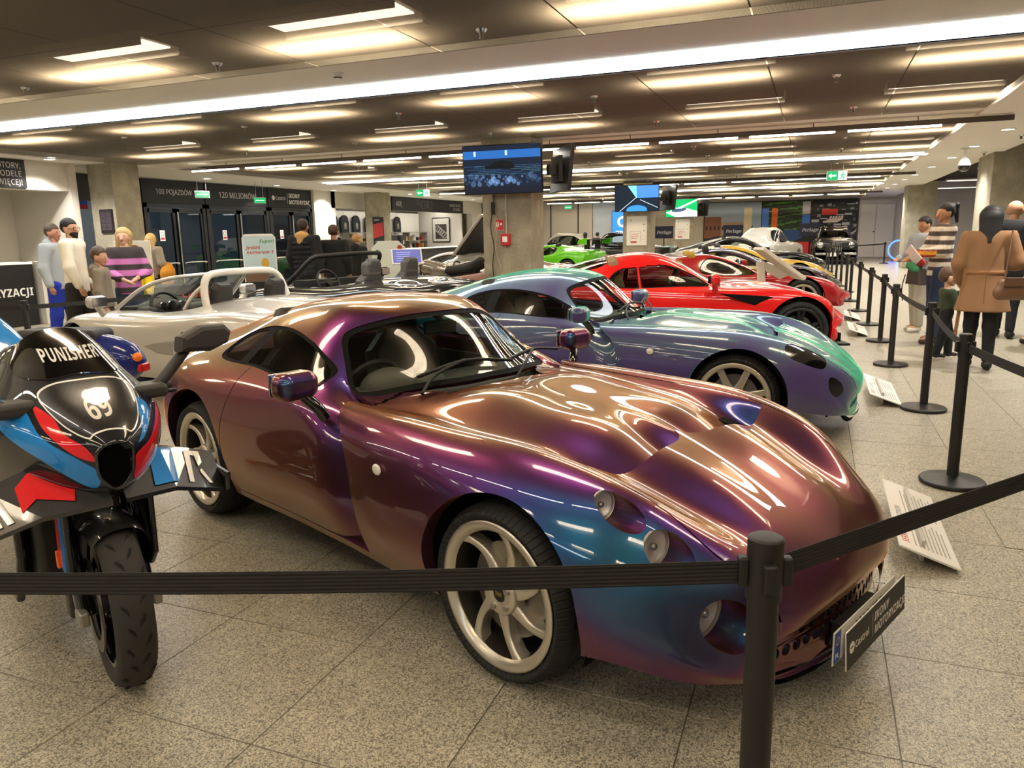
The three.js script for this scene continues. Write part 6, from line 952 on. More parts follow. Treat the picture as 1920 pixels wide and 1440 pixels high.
  const kc = thing('kiosk_counter', 'black counter front reading MOTORYZACJI at the left edge', 'counter', [-13.6, 0, -8.0]); part('front_panel', box(0.3, 1.12, 3.6, 0, 0.56, 0, 0.01), SIGNBLACK, kc); part('worktop', box(0.5, 0.04, 3.6, -0.1, 1.14, 0), WHITE, kc); label(kc, 'lettering', 1.5, 0.225, [0.155, 0.62, -1.02], EAST, (x, w, h) => ink(x, w, h, '#0d0d0e', '#e6e3dc', 'bold 68px sans-serif', ['MOTORYZACJI'], w - 8, h / 2, 'right'), 512);
  struct('wall_left', [metreUV(box(0.25, 3, 1.15, -15, 1.5, -21.05)), metreUV(box(0.25, 0.55, 11, -15, 2.73, -26.9)), metreUV(box(0.25, 3, 1.2, -15, 1.5, -33)), metreUV(box(0.15, 3, 16, -18.6, 1.5, -28))], mat(0xd6d1c5, 0.8));
  // shop: sign, counter, shirts, shelf, pictures
  const f = thing('shop_fascia', 'black shop fascia reading ZABIERZ IKONĘ DO DOMU with line drawings', 'sign', [-14.84, 2.44, -28.3]); part('panel', box(0.05, 0.52, 6.2, 0, 0.27, 0), SIGNBLACK, f);
  label(f, 'lettering', 6.1, 0.5, [0.03, 0.27, 0], EAST, (x, w, h) => { ink(x, w, h, '#0f0f10', '#dedbd4', '40px sans-serif', ['ADĘ'], 40, h / 2); ink(x, w, h, null, '#dedbd4', '26px sans-serif', ['ZABIERZ IKONĘ', 'DO DOMU'], w - 40, h * 0.38, 'right'); x.strokeStyle = '#8d8a84'; x.lineWidth = 2; for (let i = 0; i < 7; i++) { x.beginPath(); x.arc(330 + i * 34, h * (0.3 + 0.1 * (i % 3)), 14 + (i % 3) * 6, 0, 5); x.stroke(); } x.strokeStyle = '#c9a53a'; x.beginPath(); x.moveTo(470, 12); x.lineTo(450, h - 10); x.stroke(); }, 1024);
  const c = thing('shop_counter', 'long black shop counter with a white top and small red and white lettering', 'counter', [-14.6, 0, -28.0]); part('front_panel', box(0.5, 1.0, 6.6, 0, 0.5, 0, 0.01), mat(0x232120, 0.6), c); part('worktop', box(0.62, 0.04, 6.7, 0, 1.02, 0, 0.008), WHITE, c); label(c, 'lettering', 1.9, 0.5, [0.26, 0.55, -1.9], EAST, (x, w, h) => { ink(x, w, h, '#232120', '#c8402c', '30px sans-serif', ['Castrol'], 130, h / 2); x.fillStyle = '#ddd'; x.fillRect(246, 20, 3, h - 40); ink(x, w, h, null, '#e6e3dc', 'bold 36px sans-serif', ['IKONY', 'MOTORYZACJI'], 258, h * 0.36); x.strokeStyle = '#ddd'; x.lineWidth = 3; x.strokeRect(20, h * 0.35, 26, 34); }, 512);
  for (const z of [-24.4, -25.1, -25.9, -26.8, -29.1]) { const t = thing('hanging_shirt', 'black printed T-shirt on a hanger along the shop wall', 'shirt', [-16.9, 1.72, z], 0, 'black shirts on the shop wall'); part('shirt', at(poly([[-0.26, 0], [0.26, 0], [0.27, 0.4], [0.2, 0.6], [0.08, 0.66], [-0.08, 0.66], [-0.2, 0.6], [-0.27, 0.4]], 0.08, 0.02), 0, -0.05, 0, 0, EAST, 0), mat(0x131213, 0.85), t); label(t, 'print', 0.22, 0.28, [0.045, 0.22, 0], EAST, (x, w, h) => { x.fillStyle = '#1a1918'; x.fillRect(0, 0, w, h); x.fillStyle = '#8a7d6a'; x.fillRect(w * 0.2, h * 0.2, w * 0.6, h * 0.5); x.fillStyle = '#b9b2a4'; x.fillRect(w * 0.15, h * 0.8, w * 0.7, 5); }, 48); part('hanger', tube([[0, 0.6, 0], [0, 0.7, 0], [0.03, 0.74, 0]], 0.006, 10, 6), STEEL, t); }
  struct('wall_left', [metreUV(box(0.12, 2.5, 8.2, -17.1, 1.25, -27.2))], mat(0xd9d4c8, 0.8));
  struct('wall_front', [metreUV(box(2.2, 2.9, 0.12, -16.1, 1.45, -31.6))], mat(0xcfc9bd, 0.8));
  const fr = thing('framed_picture', 'framed black and white engine picture on the shop side wall', 'picture', [-16.0, 1.75, -31.5]); part('frame', box(0.9, 1.1, 0.04, 0, 0, 0, 0.008), BLACK, fr); label(fr, 'print', 0.82, 1.02, [0, 0, 0.025], 0, (x, w, h) => { x.fillStyle = '#d2cdc2'; x.fillRect(0, 0, w, h); x.fillStyle = '#3c3a37'; x.fillRect(w * 0.15, h * 0.25, w * 0.7, h * 0.65); x.strokeStyle = '#a39e94'; x.lineWidth = 6; for (let i = 0; i < 5; i++) { x.beginPath(); x.arc(w * (0.3 + 0.1 * i), h * (0.45 + 0.07 * i), 20, 0, 7); x.stroke(); } }, 128);
  const shf = thing('shop_shelf', 'grey metal shelf unit of small boxed goods behind the counter', 'shelf', [-16.7, 0, -28.0]); part('shelf_frame', [0.95, 1.3, 1.66].map((y) => box(0.36, 0.03, 6.2, 0, y, 0)).concat([-3.1, -1.5, 0, 1.5, 3.1].map((z) => box(0.36, 1.66, 0.03, 0, 0.83, z))), mat(0x9b978e, 0.5, { metalness: 0.4 }), shf);
  const cols = [0xc9a13a, 0xa83a2c, 0x3a3a38, 0xd8cfbc, 0x7a5a2a]; let q = 0;
  for (const y of [0.965, 1.315]) for (let i = 0; i < 16; i++) { const z = -30.8 + i * 0.36, w = rr(0.08, 0.16), h = rr(0.12, 0.24); const b = part(numbered('boxed_item'), box(0.14, h, w, -16.66, y + h / 2, z, 0.006), mat(cols[q++ % 5], 0.5), scene); tag(b, 'small boxed item on the grey shop shelf', 'box', 'boxed goods on the shop shelf'); }
  for (const [z, w] of [[-24.6, 0.5], [-25.3, 0.4]]) { const b = thing('till_display', z > -25 ? 'black display box on the shop counter left end' : 'black till monitor on the shop counter', 'display', [-14.6, 1.04, z]); part('case', box(0.3, 0.5, w, 0, 0.25, 0, 0.02), BLACK, b); label(b, 'front_print', w * 0.7, 0.3, [0.155, 0.27, 0], EAST, (x, ww, h) => { x.fillStyle = '#141414'; x.fillRect(0, 0, ww, h); x.strokeStyle = '#d8d4ca'; x.lineWidth = 6; x.strokeRect(ww * 0.4, h * 0.45, ww * 0.2, h * 0.35); }, 64); }
  areaLight(0.3, 8, -16.0, 2.9, -27.5, [1, 0.95, 0.86], 9, [0, -1, 0], 'shop_light_glow'); { const o = thing('ceiling_light', 'long white strip light inside the shop', 'ceiling light', [-16.0, 2.92, -27.5]); part('diffuser', box(0.3, 0.02, 8, 0, 0, 0), mat(0x000000, 0.5, { emissive: [2.5, 2.4, 2.2] }), o); part('housing', box(0.34, 0.03, 8.04, 0, 0.026, 0), WHITE, o); }
  // printed boards and posters between the door and the cars
  const b1 = thing('printed_board', 'rounded printed board reading Super! Jesteś numerem 1 with a gold cup', 'display board', [-8.64, 0, -10.3], 0.55); part('panel', at(poly([[-0.27, 0], [0.27, 0], [0.27, 1.52], [0.22, 1.58], [-0.22, 1.58], [-0.27, 1.52]], 0.03, 0.006), 0, 0, 0), WHITE, b1); part('foot', box(0.5, 0.02, 0.3, 0, 0.01, 0), BLACK, b1); label(b1, 'print', 0.5, 1.5, [0, 0.8, 0.018], 0, (x, w, h) => { x.fillStyle = '#b9cfd0'; x.fillRect(0, 0, w, h); x.fillStyle = '#6d5138'; x.fillRect(0, h * 0.36, w, h * 0.64); x.fillStyle = '#3f8d4c'; x.font = 'italic bold 40px sans-serif'; x.fillText('Super!', 130, 60); x.fillStyle = '#b93326'; x.fillText('Jesteś', 20, 112); x.fillText('numerem 1', 20, 152); x.fillStyle = '#c99b34'; x.beginPath(); x.ellipse(170, 230, 32, 42, 0, 0, 7); x.fill(); x.fillRect(162, 262, 16, 40); x.fillRect(140, 300, 60, 14); }, 256);
  const b2 = thing('printed_board', 'white cut-out board with green and red spots near the black roadster', 'display board', [-7.2, 0, -12.05], 0.5); part('panel', at(poly([[-0.3, 0], [0.3, 0], [0.32, 0.7], [0.3, 1.3], [0.18, 1.42], [-0.18, 1.42], [-0.3, 1.3], [-0.32, 0.7]], 0.03, 0.006), 0, 0, 0), mat(0xd9e0d6, 0.6), b2); part('foot', box(0.5, 0.02, 0.3, 0, 0.01, 0), BLACK, b2); for (const [x, y, m] of [[-0.2, 1.22, 0x3f7d4a], [0.2, 1.3, 0xb83a30], [-0.22, 0.95, 0x3f7d4a], [0.22, 0.85, 0xb83a30]]) part('spot', new THREE.CylinderGeometry(0.045, 0.045, 0.006, 20).rotateX(Math.PI / 2).translate(x, y, 0.02), mat(m, 0.5), b2);
  const b3 = thing('printed_board', 'white board with red and green dots behind the blonde woman', 'display board', [-11.75, 0, -10.55], 0.6); part('panel', box(0.62, 1.5, 0.03, 0, 0.76, 0, 0.008), WHITE, b3); part('foot', box(0.5, 0.02, 0.3, 0, 0.01, 0), BLACK, b3); label(b3, 'print', 0.58, 1.44, [0, 0.76, 0.02], 0, (x, w, h) => { x.fillStyle = '#e0dcd2'; x.fillRect(0, 0, w, h); for (const [a, b, c2] of [[60, 80, '#b83a30'], [150, 110, '#3f7d4a'], [110, 170, '#b83a30']]) { x.fillStyle = c2; x.beginPath(); x.arc(a, b, 12, 0, 7); x.fill(); } x.strokeStyle = '#555'; x.lineWidth = 3; x.strokeRect(50, 240, 120, 90); x.beginPath(); x.arc(150, 400, 40, 0, 7); x.stroke(); }, 256);
  const np = thing('notice_plate', 'dark notice plate of small print on the kiosk column', 'notice', [-12.94, 1.66, -11.08]); part('plate', box(0.34, 0.46, 0.015, 0, 0.23, 0), mat(0x1d1720, 0.5), np); label(np, 'print', 0.3, 0.4, [0, 0.23, 0.012], 0, (x, w, h) => { x.fillStyle = '#1d1720'; x.fillRect(0, 0, w, h); x.fillStyle = '#5d545e'; for (let i = 0; i < 14; i++) { x.fillRect(6, 8 + i * 11, w * 0.42, 4); x.fillRect(w * 0.53, 8 + i * 11, w * 0.42, 4); } }, 128);
  const bn = thing('banner', 'narrow black banner with a red car picture on the shop column', 'banner', [-13.9, 1.1, -22.66]); part('panel', box(0.42, 1.1, 0.02, 0, 0.5, 0), BLACK, bn); label(bn, 'print', 0.4, 1.06, [0, 0.5, 0.014], 0, (x, w, h) => { x.fillStyle = '#151414'; x.fillRect(0, 0, w, h); x.fillStyle = '#a82420'; x.beginPath(); x.moveTo(0, 70); x.lineTo(w, 50); x.lineTo(w, 190); x.lineTo(0, 220); x.fill(); x.fillStyle = '#ccc'; x.fillRect(20, 20, 60, 8); for (let i = 0; i < 4; i++) x.fillRect(20, 250 + i * 18, 80, 5); }, 128);
  const tb = thing('info_kiosk', 'slanted touch screen on a white stand in front of the shop', 'info screen', [-6.18, 0, -10.9], 0.6); part('stand', [box(0.08, 1.05, 0.06, 0, 0.53, -0.05, 0.01), box(0.36, 0.02, 0.36, 0, 0.011, -0.05)], WHITE, tb); part('screen_case', at(new RoundedBoxGeometry(0.5, 0.32, 0.03, 2, 0.012), 0, 1.17, 0, -0.7, 0, 0), mat(0xcfd2d4, 0.4), tb); const sc = label(tb, 'screen', 0.45, 0.27, [0, 1.182, 0.013], 0, (x, w, h) => { x.fillStyle = '#5b62b0'; x.fillRect(0, 0, w, h); x.fillStyle = '#aab2e6'; for (let i = 0; i < 5; i++) x.fillRect(30, 30 + i * 24, 140 - i * 12, 6); }, 256, { emit: 0.9 }); sc.rotation.x = -0.7;
  // low black barriers with red lettering behind the roadsters
  for (const [x, z, t] of [[-9.2, -9.3, 0.62], [-8.0, -10.15, 0.62]]) { const o = thing('fabric_barrier', x < -9 ? 'black fabric barrier with red lettering behind the silver roadster' : 'black fabric barrier with red lettering behind the black roadster', 'barrier', [x, 0, z], t); part('panel', box(1.3, 0.72, 0.05, 0, 0.46, 0, 0.01), mat(0x111011, 0.75), o); part('feet', [box(0.05, 0.1, 0.4, -0.5, 0.05, 0), box(0.05, 0.1, 0.4, 0.5, 0.05, 0)], BLACK, o); label(o, 'lettering', 0.7, 0.16, [0.1, 0.66, 0.028], 0, (c2, w, h) => ink(c2, w, h, '#111011', '#d23a26', 'bold 54px sans-serif', ['Castrol'], w / 2, h / 2, 'center'), 256); }
  stanchion(-7.9, -5.6, 'black barrier post behind the silver roadster, near the boy'); stanchion(-10.6, -5.1, 'black barrier post at the left edge near the kiosk counter'); belt([-7.9, -5.6], [-10.6, -5.1], 'black barrier belt in front of the visitors on the left', 0.03); stanchion(-8.3, -9.3, 'black barrier post between the two roadsters and the visitors'); belt([-7.9, -5.6], [-8.3, -9.3], 'black barrier belt behind the silver roadster', 0.03);
}
// ---------------------------------------------------------------- screens on the columns
function screenOn(name, lab, w, h, pos, ry, draw, tilt = 0.1) {
  const s = thing(name, lab, 'screen', pos, ry), g = new THREE.Group(); g.name = 'display'; s.add(g); g.rotation.x = tilt;
  part('case', new RoundedBoxGeometry(w, h, 0.06, 2, 0.012), mat(0x0c0c0d, 0.35), g);
  if (draw) label(g, 'screen_image', w - 0.03, h - 0.03, [0, 0, 0.032], 0, draw, 512, { emit: 1.9, rough: 0.2 }); else part('screen_glass', box(w - 0.03, h - 0.03, 0.006, 0, 0, 0.029), mat(0x050506, 0.08), g);
  part('mount', [box(0.5, 0.4, 0.06, 0, 0, -0.08), box(0.16, 0.16, 0.14, 0, 0.0, -0.16)], BLACK, s); return s;
}
const film = (x, w, h) => { x.fillStyle = '#0a1424'; x.fillRect(0, 0, w, h); x.fillStyle = '#1d4f8c'; x.fillRect(0, h * 0.1, w, h * 0.17); for (let i = 0; i < 26; i++) { x.fillStyle = `rgba(${60 + i * 3},${120 + i * 4},${200},0.35)`; x.fillRect((i * 67) % w, h * (0.42 + (i % 6) * 0.035), 120, 3); } x.fillStyle = '#9fd0f4'; x.fillRect(w * 0.14, h * 0.11, 14, h * 0.1); x.fillRect(w * 0.55, h * 0.11, 14, h * 0.1); x.fillStyle = '#04060a'; x.beginPath(); x.moveTo(w * 0.3, h * 0.46); x.quadraticCurveTo(w * 0.42, h * 0.3, w * 0.52, h * 0.32); x.quadraticCurveTo(w * 0.68, h * 0.34, w * 0.66, h * 0.46); x.fill(); x.fillRect(w * 0.28, h * 0.42, w * 0.38, h * 0.07); for (let i = 0; i < 40; i++) { x.fillStyle = `rgba(120,160,210,${0.15 + (i % 5) * 0.08})`; x.beginPath(); x.arc((i * 97) % w, h * (0.62 + ((i * 31) % 20) / 100), 7 + (i % 4) * 4, 0, 7); x.fill(); } x.fillStyle = '#0b0f1c'; x.fillRect(0, h * 0.86, w, h * 0.14); };
const road = (x, w, h) => { x.fillStyle = '#0c1822'; x.fillRect(0, 0, w, h); x.fillStyle = '#3f74c8'; x.fillRect(w * 0.5, 0, w * 0.5, h * 0.48); x.fillStyle = '#6fc4ea'; x.beginPath(); x.moveTo(w * 0.3, 0); x.lineTo(w * 0.5, 0); x.lineTo(w * 0.5, h * 0.5); x.fill(); x.fillStyle = '#101d28'; x.fillRect(w * 0.5, h * 0.48, w * 0.5, h * 0.52); x.strokeStyle = '#c8dcec'; x.lineWidth = 5; x.beginPath(); x.moveTo(w * 0.1, h); x.lineTo(w * 0.5, h * 0.45); x.moveTo(w * 0.98, h * 0.88); x.lineTo(w * 0.58, h * 0.55); x.stroke(); x.fillStyle = '#2f78c4'; x.beginPath(); x.ellipse(w * 0.5, h * 0.96, w * 0.24, h * 0.2, 0, 0, 7); x.fill(); };
const greenAd = (x, w, h) => { x.fillStyle = '#0f9a52'; x.fillRect(0, 0, w, h); x.fillStyle = '#eef4ee'; x.beginPath(); x.moveTo(0, h * 0.75); x.lineTo(w, 0); x.lineTo(w, h * 0.08); x.lineTo(w * 0.55, h * 0.45); x.lineTo(w, h * 0.7); x.lineTo(w, h); x.lineTo(w * 0.3, h); x.fill(); x.fillStyle = '#3a4a58'; x.beginPath(); x.ellipse(w * 0.42, h * 0.6, w * 0.24, h * 0.12, -0.12, 0, 7); x.fill(); x.fillStyle = '#8fa4b4'; x.fillRect(w * 0.3, h * 0.46, w * 0.22, h * 0.08); x.fillStyle = '#2f7a4c'; x.font = '26px sans-serif'; x.fillText('Castrol', w * 0.74, h * 0.9); };
screenOn('wall_screen', 'large screen showing a dark car on the nearest column', 1.3, 0.75, [-4.63, 2.5, -11.3], 0.06, film); screenOn('wall_screen', 'dark screen seen edge-on at the right of the nearest column', 1.1, 0.7, [-3.85, 2.5, -11.9], 2.15, null);
screenOn('wall_screen', 'screen showing a road and a blue car on the second column', 1.36, 0.78, [-5.1, 2.49, -23.1], 0.0, road); screenOn('wall_screen', 'dark screen at the right of the second column', 1.2, 0.74, [-4.25, 2.5, -23.7], 2.1, null);
screenOn('wall_screen', 'screen with a green advertisement on the third column', 1.4, 0.78, [-5.64, 2.5, -34.7], 0.0, greenAd); screenOn('wall_screen', 'dark screen at the right of the third column', 1.2, 0.74, [-4.8, 2.5, -35.3], 2.1, null);
// posters, alarm box, sign and cables on the columns
const poster = (lab, x, y, z) => { const o = thing('poster', lab, 'poster', [x, y, z]); part('board', box(0.63, 0.88, 0.012, 0, 0, 0), WHITE, o); label(o, 'print', 0.62, 0.87, [0, 0, 0.008], 0, (c, w, h) => { c.fillStyle = '#e9e6df'; c.fillRect(0, 0, w, h); c.strokeStyle = '#555'; c.lineWidth = 2; c.strokeRect(w * 0.18, h * 0.52, w * 0.5, h * 0.36); c.fillStyle = '#b83a30'; c.font = 'bold 20px sans-serif'; ['1 MINUTA', 'WALKI NA', 'GRANTY'].forEach((t, i) => c.fillText(t, w * 0.22, h * (0.64 + i * 0.07))); c.fillRect(w * 0.2, h * 0.86, w * 0.3, h * 0.06); c.fillStyle = '#3f7d4a'; for (const [a, b] of [[0.2, 0.14], [0.85, 0.28], [0.86, 0.5]]) { c.beginPath(); c.arc(w * a, h * b, 8, 0, 7); c.fill(); } c.strokeStyle = '#777'; c.beginPath(); c.arc(w * 0.82, h * 0.74, 26, 0, 7); c.stroke(); }, 256); };
poster('white poster with red lettering on the second column', -5.15, 1.53, -23.38); poster('white poster with red lettering on the third column', -5.63, 1.58, -34.98);
{
  const a = thing('fire_alarm', 'red fire alarm box with a white plate on the nearest column', 'fire alarm', [-4.7, 1.32, -11.55]); part('case', new RoundedBoxGeometry(0.16, 0.19, 0.07, 3, 0.012).translate(0, 0.095, 0), mat(0xb5202a, 0.4), a); part('call_plate', box(0.085, 0.09, 0.01, 0, 0.1, 0.037, 0.003), WHITE, a); part('key_tab', cyl(0.008, 0.008, 0.03, 0, -0.015, 0.02, 10), STEEL, a);
  const s = thing('fire_sign', 'red and white fire point sign above the alarm box', 'sign', [-4.82, 1.655, -11.585]); part('plate', box(0.15, 0.18, 0.01, 0, 0, 0), mat(0xb5202a, 0.5), s); label(s, 'print', 0.15, 0.18, [0, 0, 0.007], 0, (x, w, h) => { x.fillStyle = '#c0212b'; x.fillRect(0, 0, w, h); x.strokeStyle = '#f0ece4'; x.lineWidth = 4; x.strokeRect(3, 3, w - 6, h - 6); x.fillStyle = '#f0ece4'; x.fillRect(18, 62, 40, 48); for (let i = 0; i < 4; i++) x.fillRect(20 + i * 10, 40, 7, 30); x.beginPath(); x.arc(90, 70, 16, 0, 7); x.fill(); }, 128);
  const p = thing('conduit', 'thin white conduit running down to the fire alarm', 'conduit', [-4.7, 1.51, -11.59]); part('pipe', cyl(0.012, 0.012, 0.65, 0, 0.32, 0, 10), mat(0xb8b2a4, 0.6), p); part('clip', box(0.05, 0.02, 0.02, 0, 0.3, 0), STEEL, p);
  const c = thing('hanging_cable', 'dark cables with a plug adapter hanging down the nearest column', 'cable', [-4.95, 0, -11.585]); part('cable', tube([[0.05, 2.15, 0], [0.02, 1.9, 0.01], [-0.02, 1.6, 0.01], [0.03, 1.3, 0.01], [0.0, 0.95, 0.01], [0.06, 0.6, 0.01]], 0.007, 60, 6), BLACK, c); part('second_cable', tube([[0.0, 2.15, 0], [0.1, 1.7, 0.01], [0.06, 1.3, 0.01], [0.16, 0.9, 0.01], [0.2, 0.62, 0.01]], 0.007, 60, 6), mat(0xb0a48e, 0.6), c); part('adapter', box(0.06, 0.2, 0.045, 0.03, 1.92, 0.02, 0.01), BLACK, c);
}
// exit signs
const exitSign = (lab, x, y, z, ry, w = 0.42, big = true) => { const o = thing('exit_sign', lab, 'exit sign', [x, y, z], ry); part('case', box(w, w / 2, 0.04, 0, 0, 0, 0.006), mat(0xd8dcd6, 0.5), o); label(o, 'lit_face', w - 0.02, w / 2 - 0.02, [0, 0, 0.022], 0, (c, W, H) => { c.fillStyle = '#12a45c'; c.fillRect(0, 0, W, H); c.fillStyle = '#e9fff0'; if (big) { c.fillRect(W * 0.56, 0, W * 0.44, H); c.beginPath(); c.moveTo(14, H / 2); c.lineTo(60, H * 0.2); c.lineTo(60, H * 0.4); c.lineTo(120, H * 0.4); c.lineTo(120, H * 0.6); c.lineTo(60, H * 0.6); c.lineTo(60, H * 0.8); c.fill(); c.fillStyle = '#12a45c'; c.beginPath(); c.arc(W * 0.8, H * 0.2, 10, 0, 7); c.fill(); c.lineWidth = 11; c.strokeStyle = '#12a45c'; c.beginPath(); c.moveTo(W * 0.8, H * 0.3); c.lineTo(W * 0.76, H * 0.56); c.lineTo(W * 0.86, H * 0.72); c.lineTo(W * 0.82, H * 0.95); c.moveTo(W * 0.76, H * 0.56); c.lineTo(W * 0.68, H * 0.9); c.moveTo(W * 0.68, H * 0.5); c.lineTo(W * 0.8, H * 0.36); c.lineTo(W * 0.92, H * 0.5); c.stroke(); } else { c.fillRect(W * 0.1, H * 0.42, W * 0.8, H * 0.16); } }, 256, { emit: 1.3 }); for (const sx of [-0.3, 0.3]) part('hanging_rod', rod([w * sx, w / 4, 0], [w * sx, 3.02 - y, 0], 0.005), STEEL, o); };
exitSign('green exit sign with a running figure and left arrow over the aisle', 0.37, 2.72, -20, 0.05, 0.45); exitSign('green exit sign hanging before the shop, left of the nearest screen', -9.55, 2.59, -17.83, 0.3, 0.36); exitSign('green exit sign in front of the 100 POJAZDÓW doors', -14.2, 2.6, -15.0, 0.9, 0.34, false); exitSign('green exit sign in front of the 120 MILIONÓW doors', -13.81, 2.5, -16.64, 0.9, 0.3, false); exitSign('small dark exit sign above the white partition', -11.2, 2.72, -35.6, 0.2, 0.36, false);
// dome camera under the right soffit
{ const o = thing('dome_camera', 'white dome surveillance camera hanging under the right soffit', 'camera', [2.6, 2.98, -17.4]); part('ceiling_plate', cyl(0.09, 0.09, 0.02, 0, -0.01, 0), WHITE, o); part('stem', cyl(0.03, 0.03, 0.16, 0, -0.1, 0), WHITE, o); part('housing', lathe([[0.03, -0.16], [0.07, -0.2], [0.11, -0.3], [0.12, -0.34], [0, -0.34]], 28), WHITE, o); part('dome', ball(0.105, 0, -0.34, 0), BLACKGLOSS, o); }
// ---------------------------------------------------------------- far end: mural, doors, partition, signs
{
  const mural = thing('wall_mural', 'wall-wide printed mural of a street, racing blur and engine', 'mural', [-1.9, 0, -42.42]); part('backing', box(7.6, 2.95, 0.04, 0, 1.48, 0), DARKGREY, mural);
  label(mural, 'street_print', 2.9, 2.9, [-2.3, 1.48, 0.03], 0, (x, w, h) => { x.fillStyle = '#a9bdd0'; x.fillRect(0, 0, w, h); x.fillStyle = '#95624a'; x.fillRect(0, h * 0.25, w * 0.3, h * 0.4); x.fillStyle = '#b89c78'; x.fillRect(w * 0.3, h * 0.35, w * 0.4, h * 0.3); for (let i = 0; i < 12; i++) { x.fillStyle = '#3a302a'; x.fillRect(10 + i * 28, h * 0.42, 12, 26); } x.fillStyle = '#efe2bc'; x.fillRect(w * 0.7, h * 0.1, w * 0.14, h * 0.5); x.fillStyle = '#2a2c30'; x.fillRect(0, h * 0.64, w, h * 0.36); x.fillStyle = '#1c2734'; x.beginPath(); x.ellipse(w * 0.3, h * 0.7, w * 0.24, h * 0.1, 0, 0, 7); x.fill(); x.fillStyle = '#e8bf58'; x.beginPath(); x.ellipse(w * 0.8, h * 0.74, w * 0.2, h * 0.1, 0, 0, 7); x.fill(); }, 384);
  label(mural, 'racing_print', 2.4, 2.9, [0.35, 1.48, 0.03], 0, (x, w, h) => { x.fillStyle = '#1a2614'; x.fillRect(0, 0, w, h); for (let i = 0; i < 60; i++) { x.fillStyle = ['#3a7a26', '#62b838', '#264a1e', '#8ae04a'][i % 4] + '99'; x.fillRect((i * 53) % w, h * ((i * 17) % 50) / 100, 60 + (i % 5) * 20, 8); } x.fillStyle = '#ff7a30'; x.fillRect(w * 0.22, h * 0.12, w * 0.12, h * 0.4); x.fillStyle = '#5088e8'; x.fillRect(w * 0.02, h * 0.12, w * 0.14, h * 0.5); x.fillRect(w * 0.84, h * 0.25, w * 0.16, h * 0.35); x.fillStyle = '#d8d4d4'; x.fillRect(w * 0.84, h * 0.02, w * 0.16, h * 0.22); x.fillStyle = '#2a5490'; x.beginPath(); x.ellipse(w * 0.62, h * 0.6, w * 0.26, h * 0.1, 0, 0, 7); x.fill(); x.fillStyle = '#e03438'; x.fillRect(w * 0.7, h * 0.72, w * 0.3, h * 0.28); x.fillStyle = '#6a6a60'; x.fillRect(0, h * 0.7, w * 0.7, h * 0.3); }, 384);
  label(mural, 'engine_print', 2.2, 2.9, [2.65, 1.48, 0.03], 0, (x, w, h) => { x.fillStyle = '#17181a'; x.fillRect(0, 0, w, h); for (let i = 0; i < 50; i++) { x.fillStyle = ['#5a5d60', '#9b9da0', '#333538', '#c8cacc'][i % 4]; x.fillRect((i * 71) % w, (i * 43) % (h * 0.6), 20 + (i % 4) * 14, 9 + (i % 3) * 8); } x.fillStyle = '#f04434'; x.fillRect(w * 0.25, h * 0.16, w * 0.34, h * 0.1); x.strokeStyle = '#f4e4d0'; x.lineWidth = 16; for (let i = 0; i < 5; i++) { x.beginPath(); x.arc(w * (0.3 + i * 0.06), h * 0.26, 60, 0.2, 1.7); x.stroke(); } x.strokeStyle = '#c9c9c6'; x.lineWidth = 12; x.beginPath(); x.arc(w * 0.85, h * 0.45, 70, 0.3, 2.6); x.stroke(); x.strokeStyle = '#3f4144'; x.lineWidth = 30; x.beginPath(); x.arc(w * 0.12, h * 0.7, 60, 0, 7); x.stroke(); }, 384);
  const d = struct('door_1', [metreUV(box(1.6, 2.85, 0.1, 2.75, 1.43, -42.4))], mat(0xd5d1c6, 0.7)); part('door_panel', box(0.66, 2.6, 0.05, 2.35, 1.35, -42.33, 0.006), mat(0xdcd8ce, 0.6), d); part('door_panel', box(0.78, 2.6, 0.05, 3.12, 1.35, -42.33, 0.006), mat(0xdcd8ce, 0.6), d); part('door_lock', box(0.07, 0.05, 0.03, 2.64, 1.3, -42.29), DARKGREY, d);
  const w = struct('wall_front', [metreUV(box(5, 3, 0.12, -12.6, 1.5, -36))], mat(0xcfc6b6, 0.8)); for (const x of [-14, -12.2, -10.8]) part('panel_joint', box(0.05, 2.9, 0.02, x, 1.45, -35.93), BLACK, w);
  struct('wall_front', [metreUV(box(1.1, 3, 0.14, -9.5, 1.5, -36))], mat(0xc9d2dc, 0.7));
  const q = thing('light_sign', 'glowing blue sign with a large white ring letter far behind', 'sign', [-8.55, 1.0, -35.8]); part('case', box(1.05, 1.5, 0.12, 0, 0.75, 0, 0.02), mat(0x20242a, 0.5), q); part('stand', [box(0.08, 1, 0.06, -0.4, -0.5, 0), box(0.08, 1, 0.06, 0.4, -0.5, 0)], BLACK, q); label(q, 'lit_face', 1.0, 1.45, [0, 0.75, 0.065], 0, (x, w2, h) => { x.fillStyle = '#2f7fd8'; x.fillRect(0, 0, w2, h); x.fillStyle = '#eef6ff'; x.fillRect(0, h * 0.8, w2, h * 0.2); x.strokeStyle = '#eef6ff'; x.lineWidth = 26; x.beginPath(); x.arc(w2 / 2, h * 0.34, 52, 0, 7); x.stroke(); x.beginPath(); x.moveTo(w2 * 0.55, h * 0.4); x.lineTo(w2 * 0.68, h * 0.52); x.stroke(); x.font = 'bold 44px sans-serif'; x.textAlign = 'center'; x.fillText('SERVICE', w2 / 2, h * 0.72); }, 256, { emit: 1.6 });
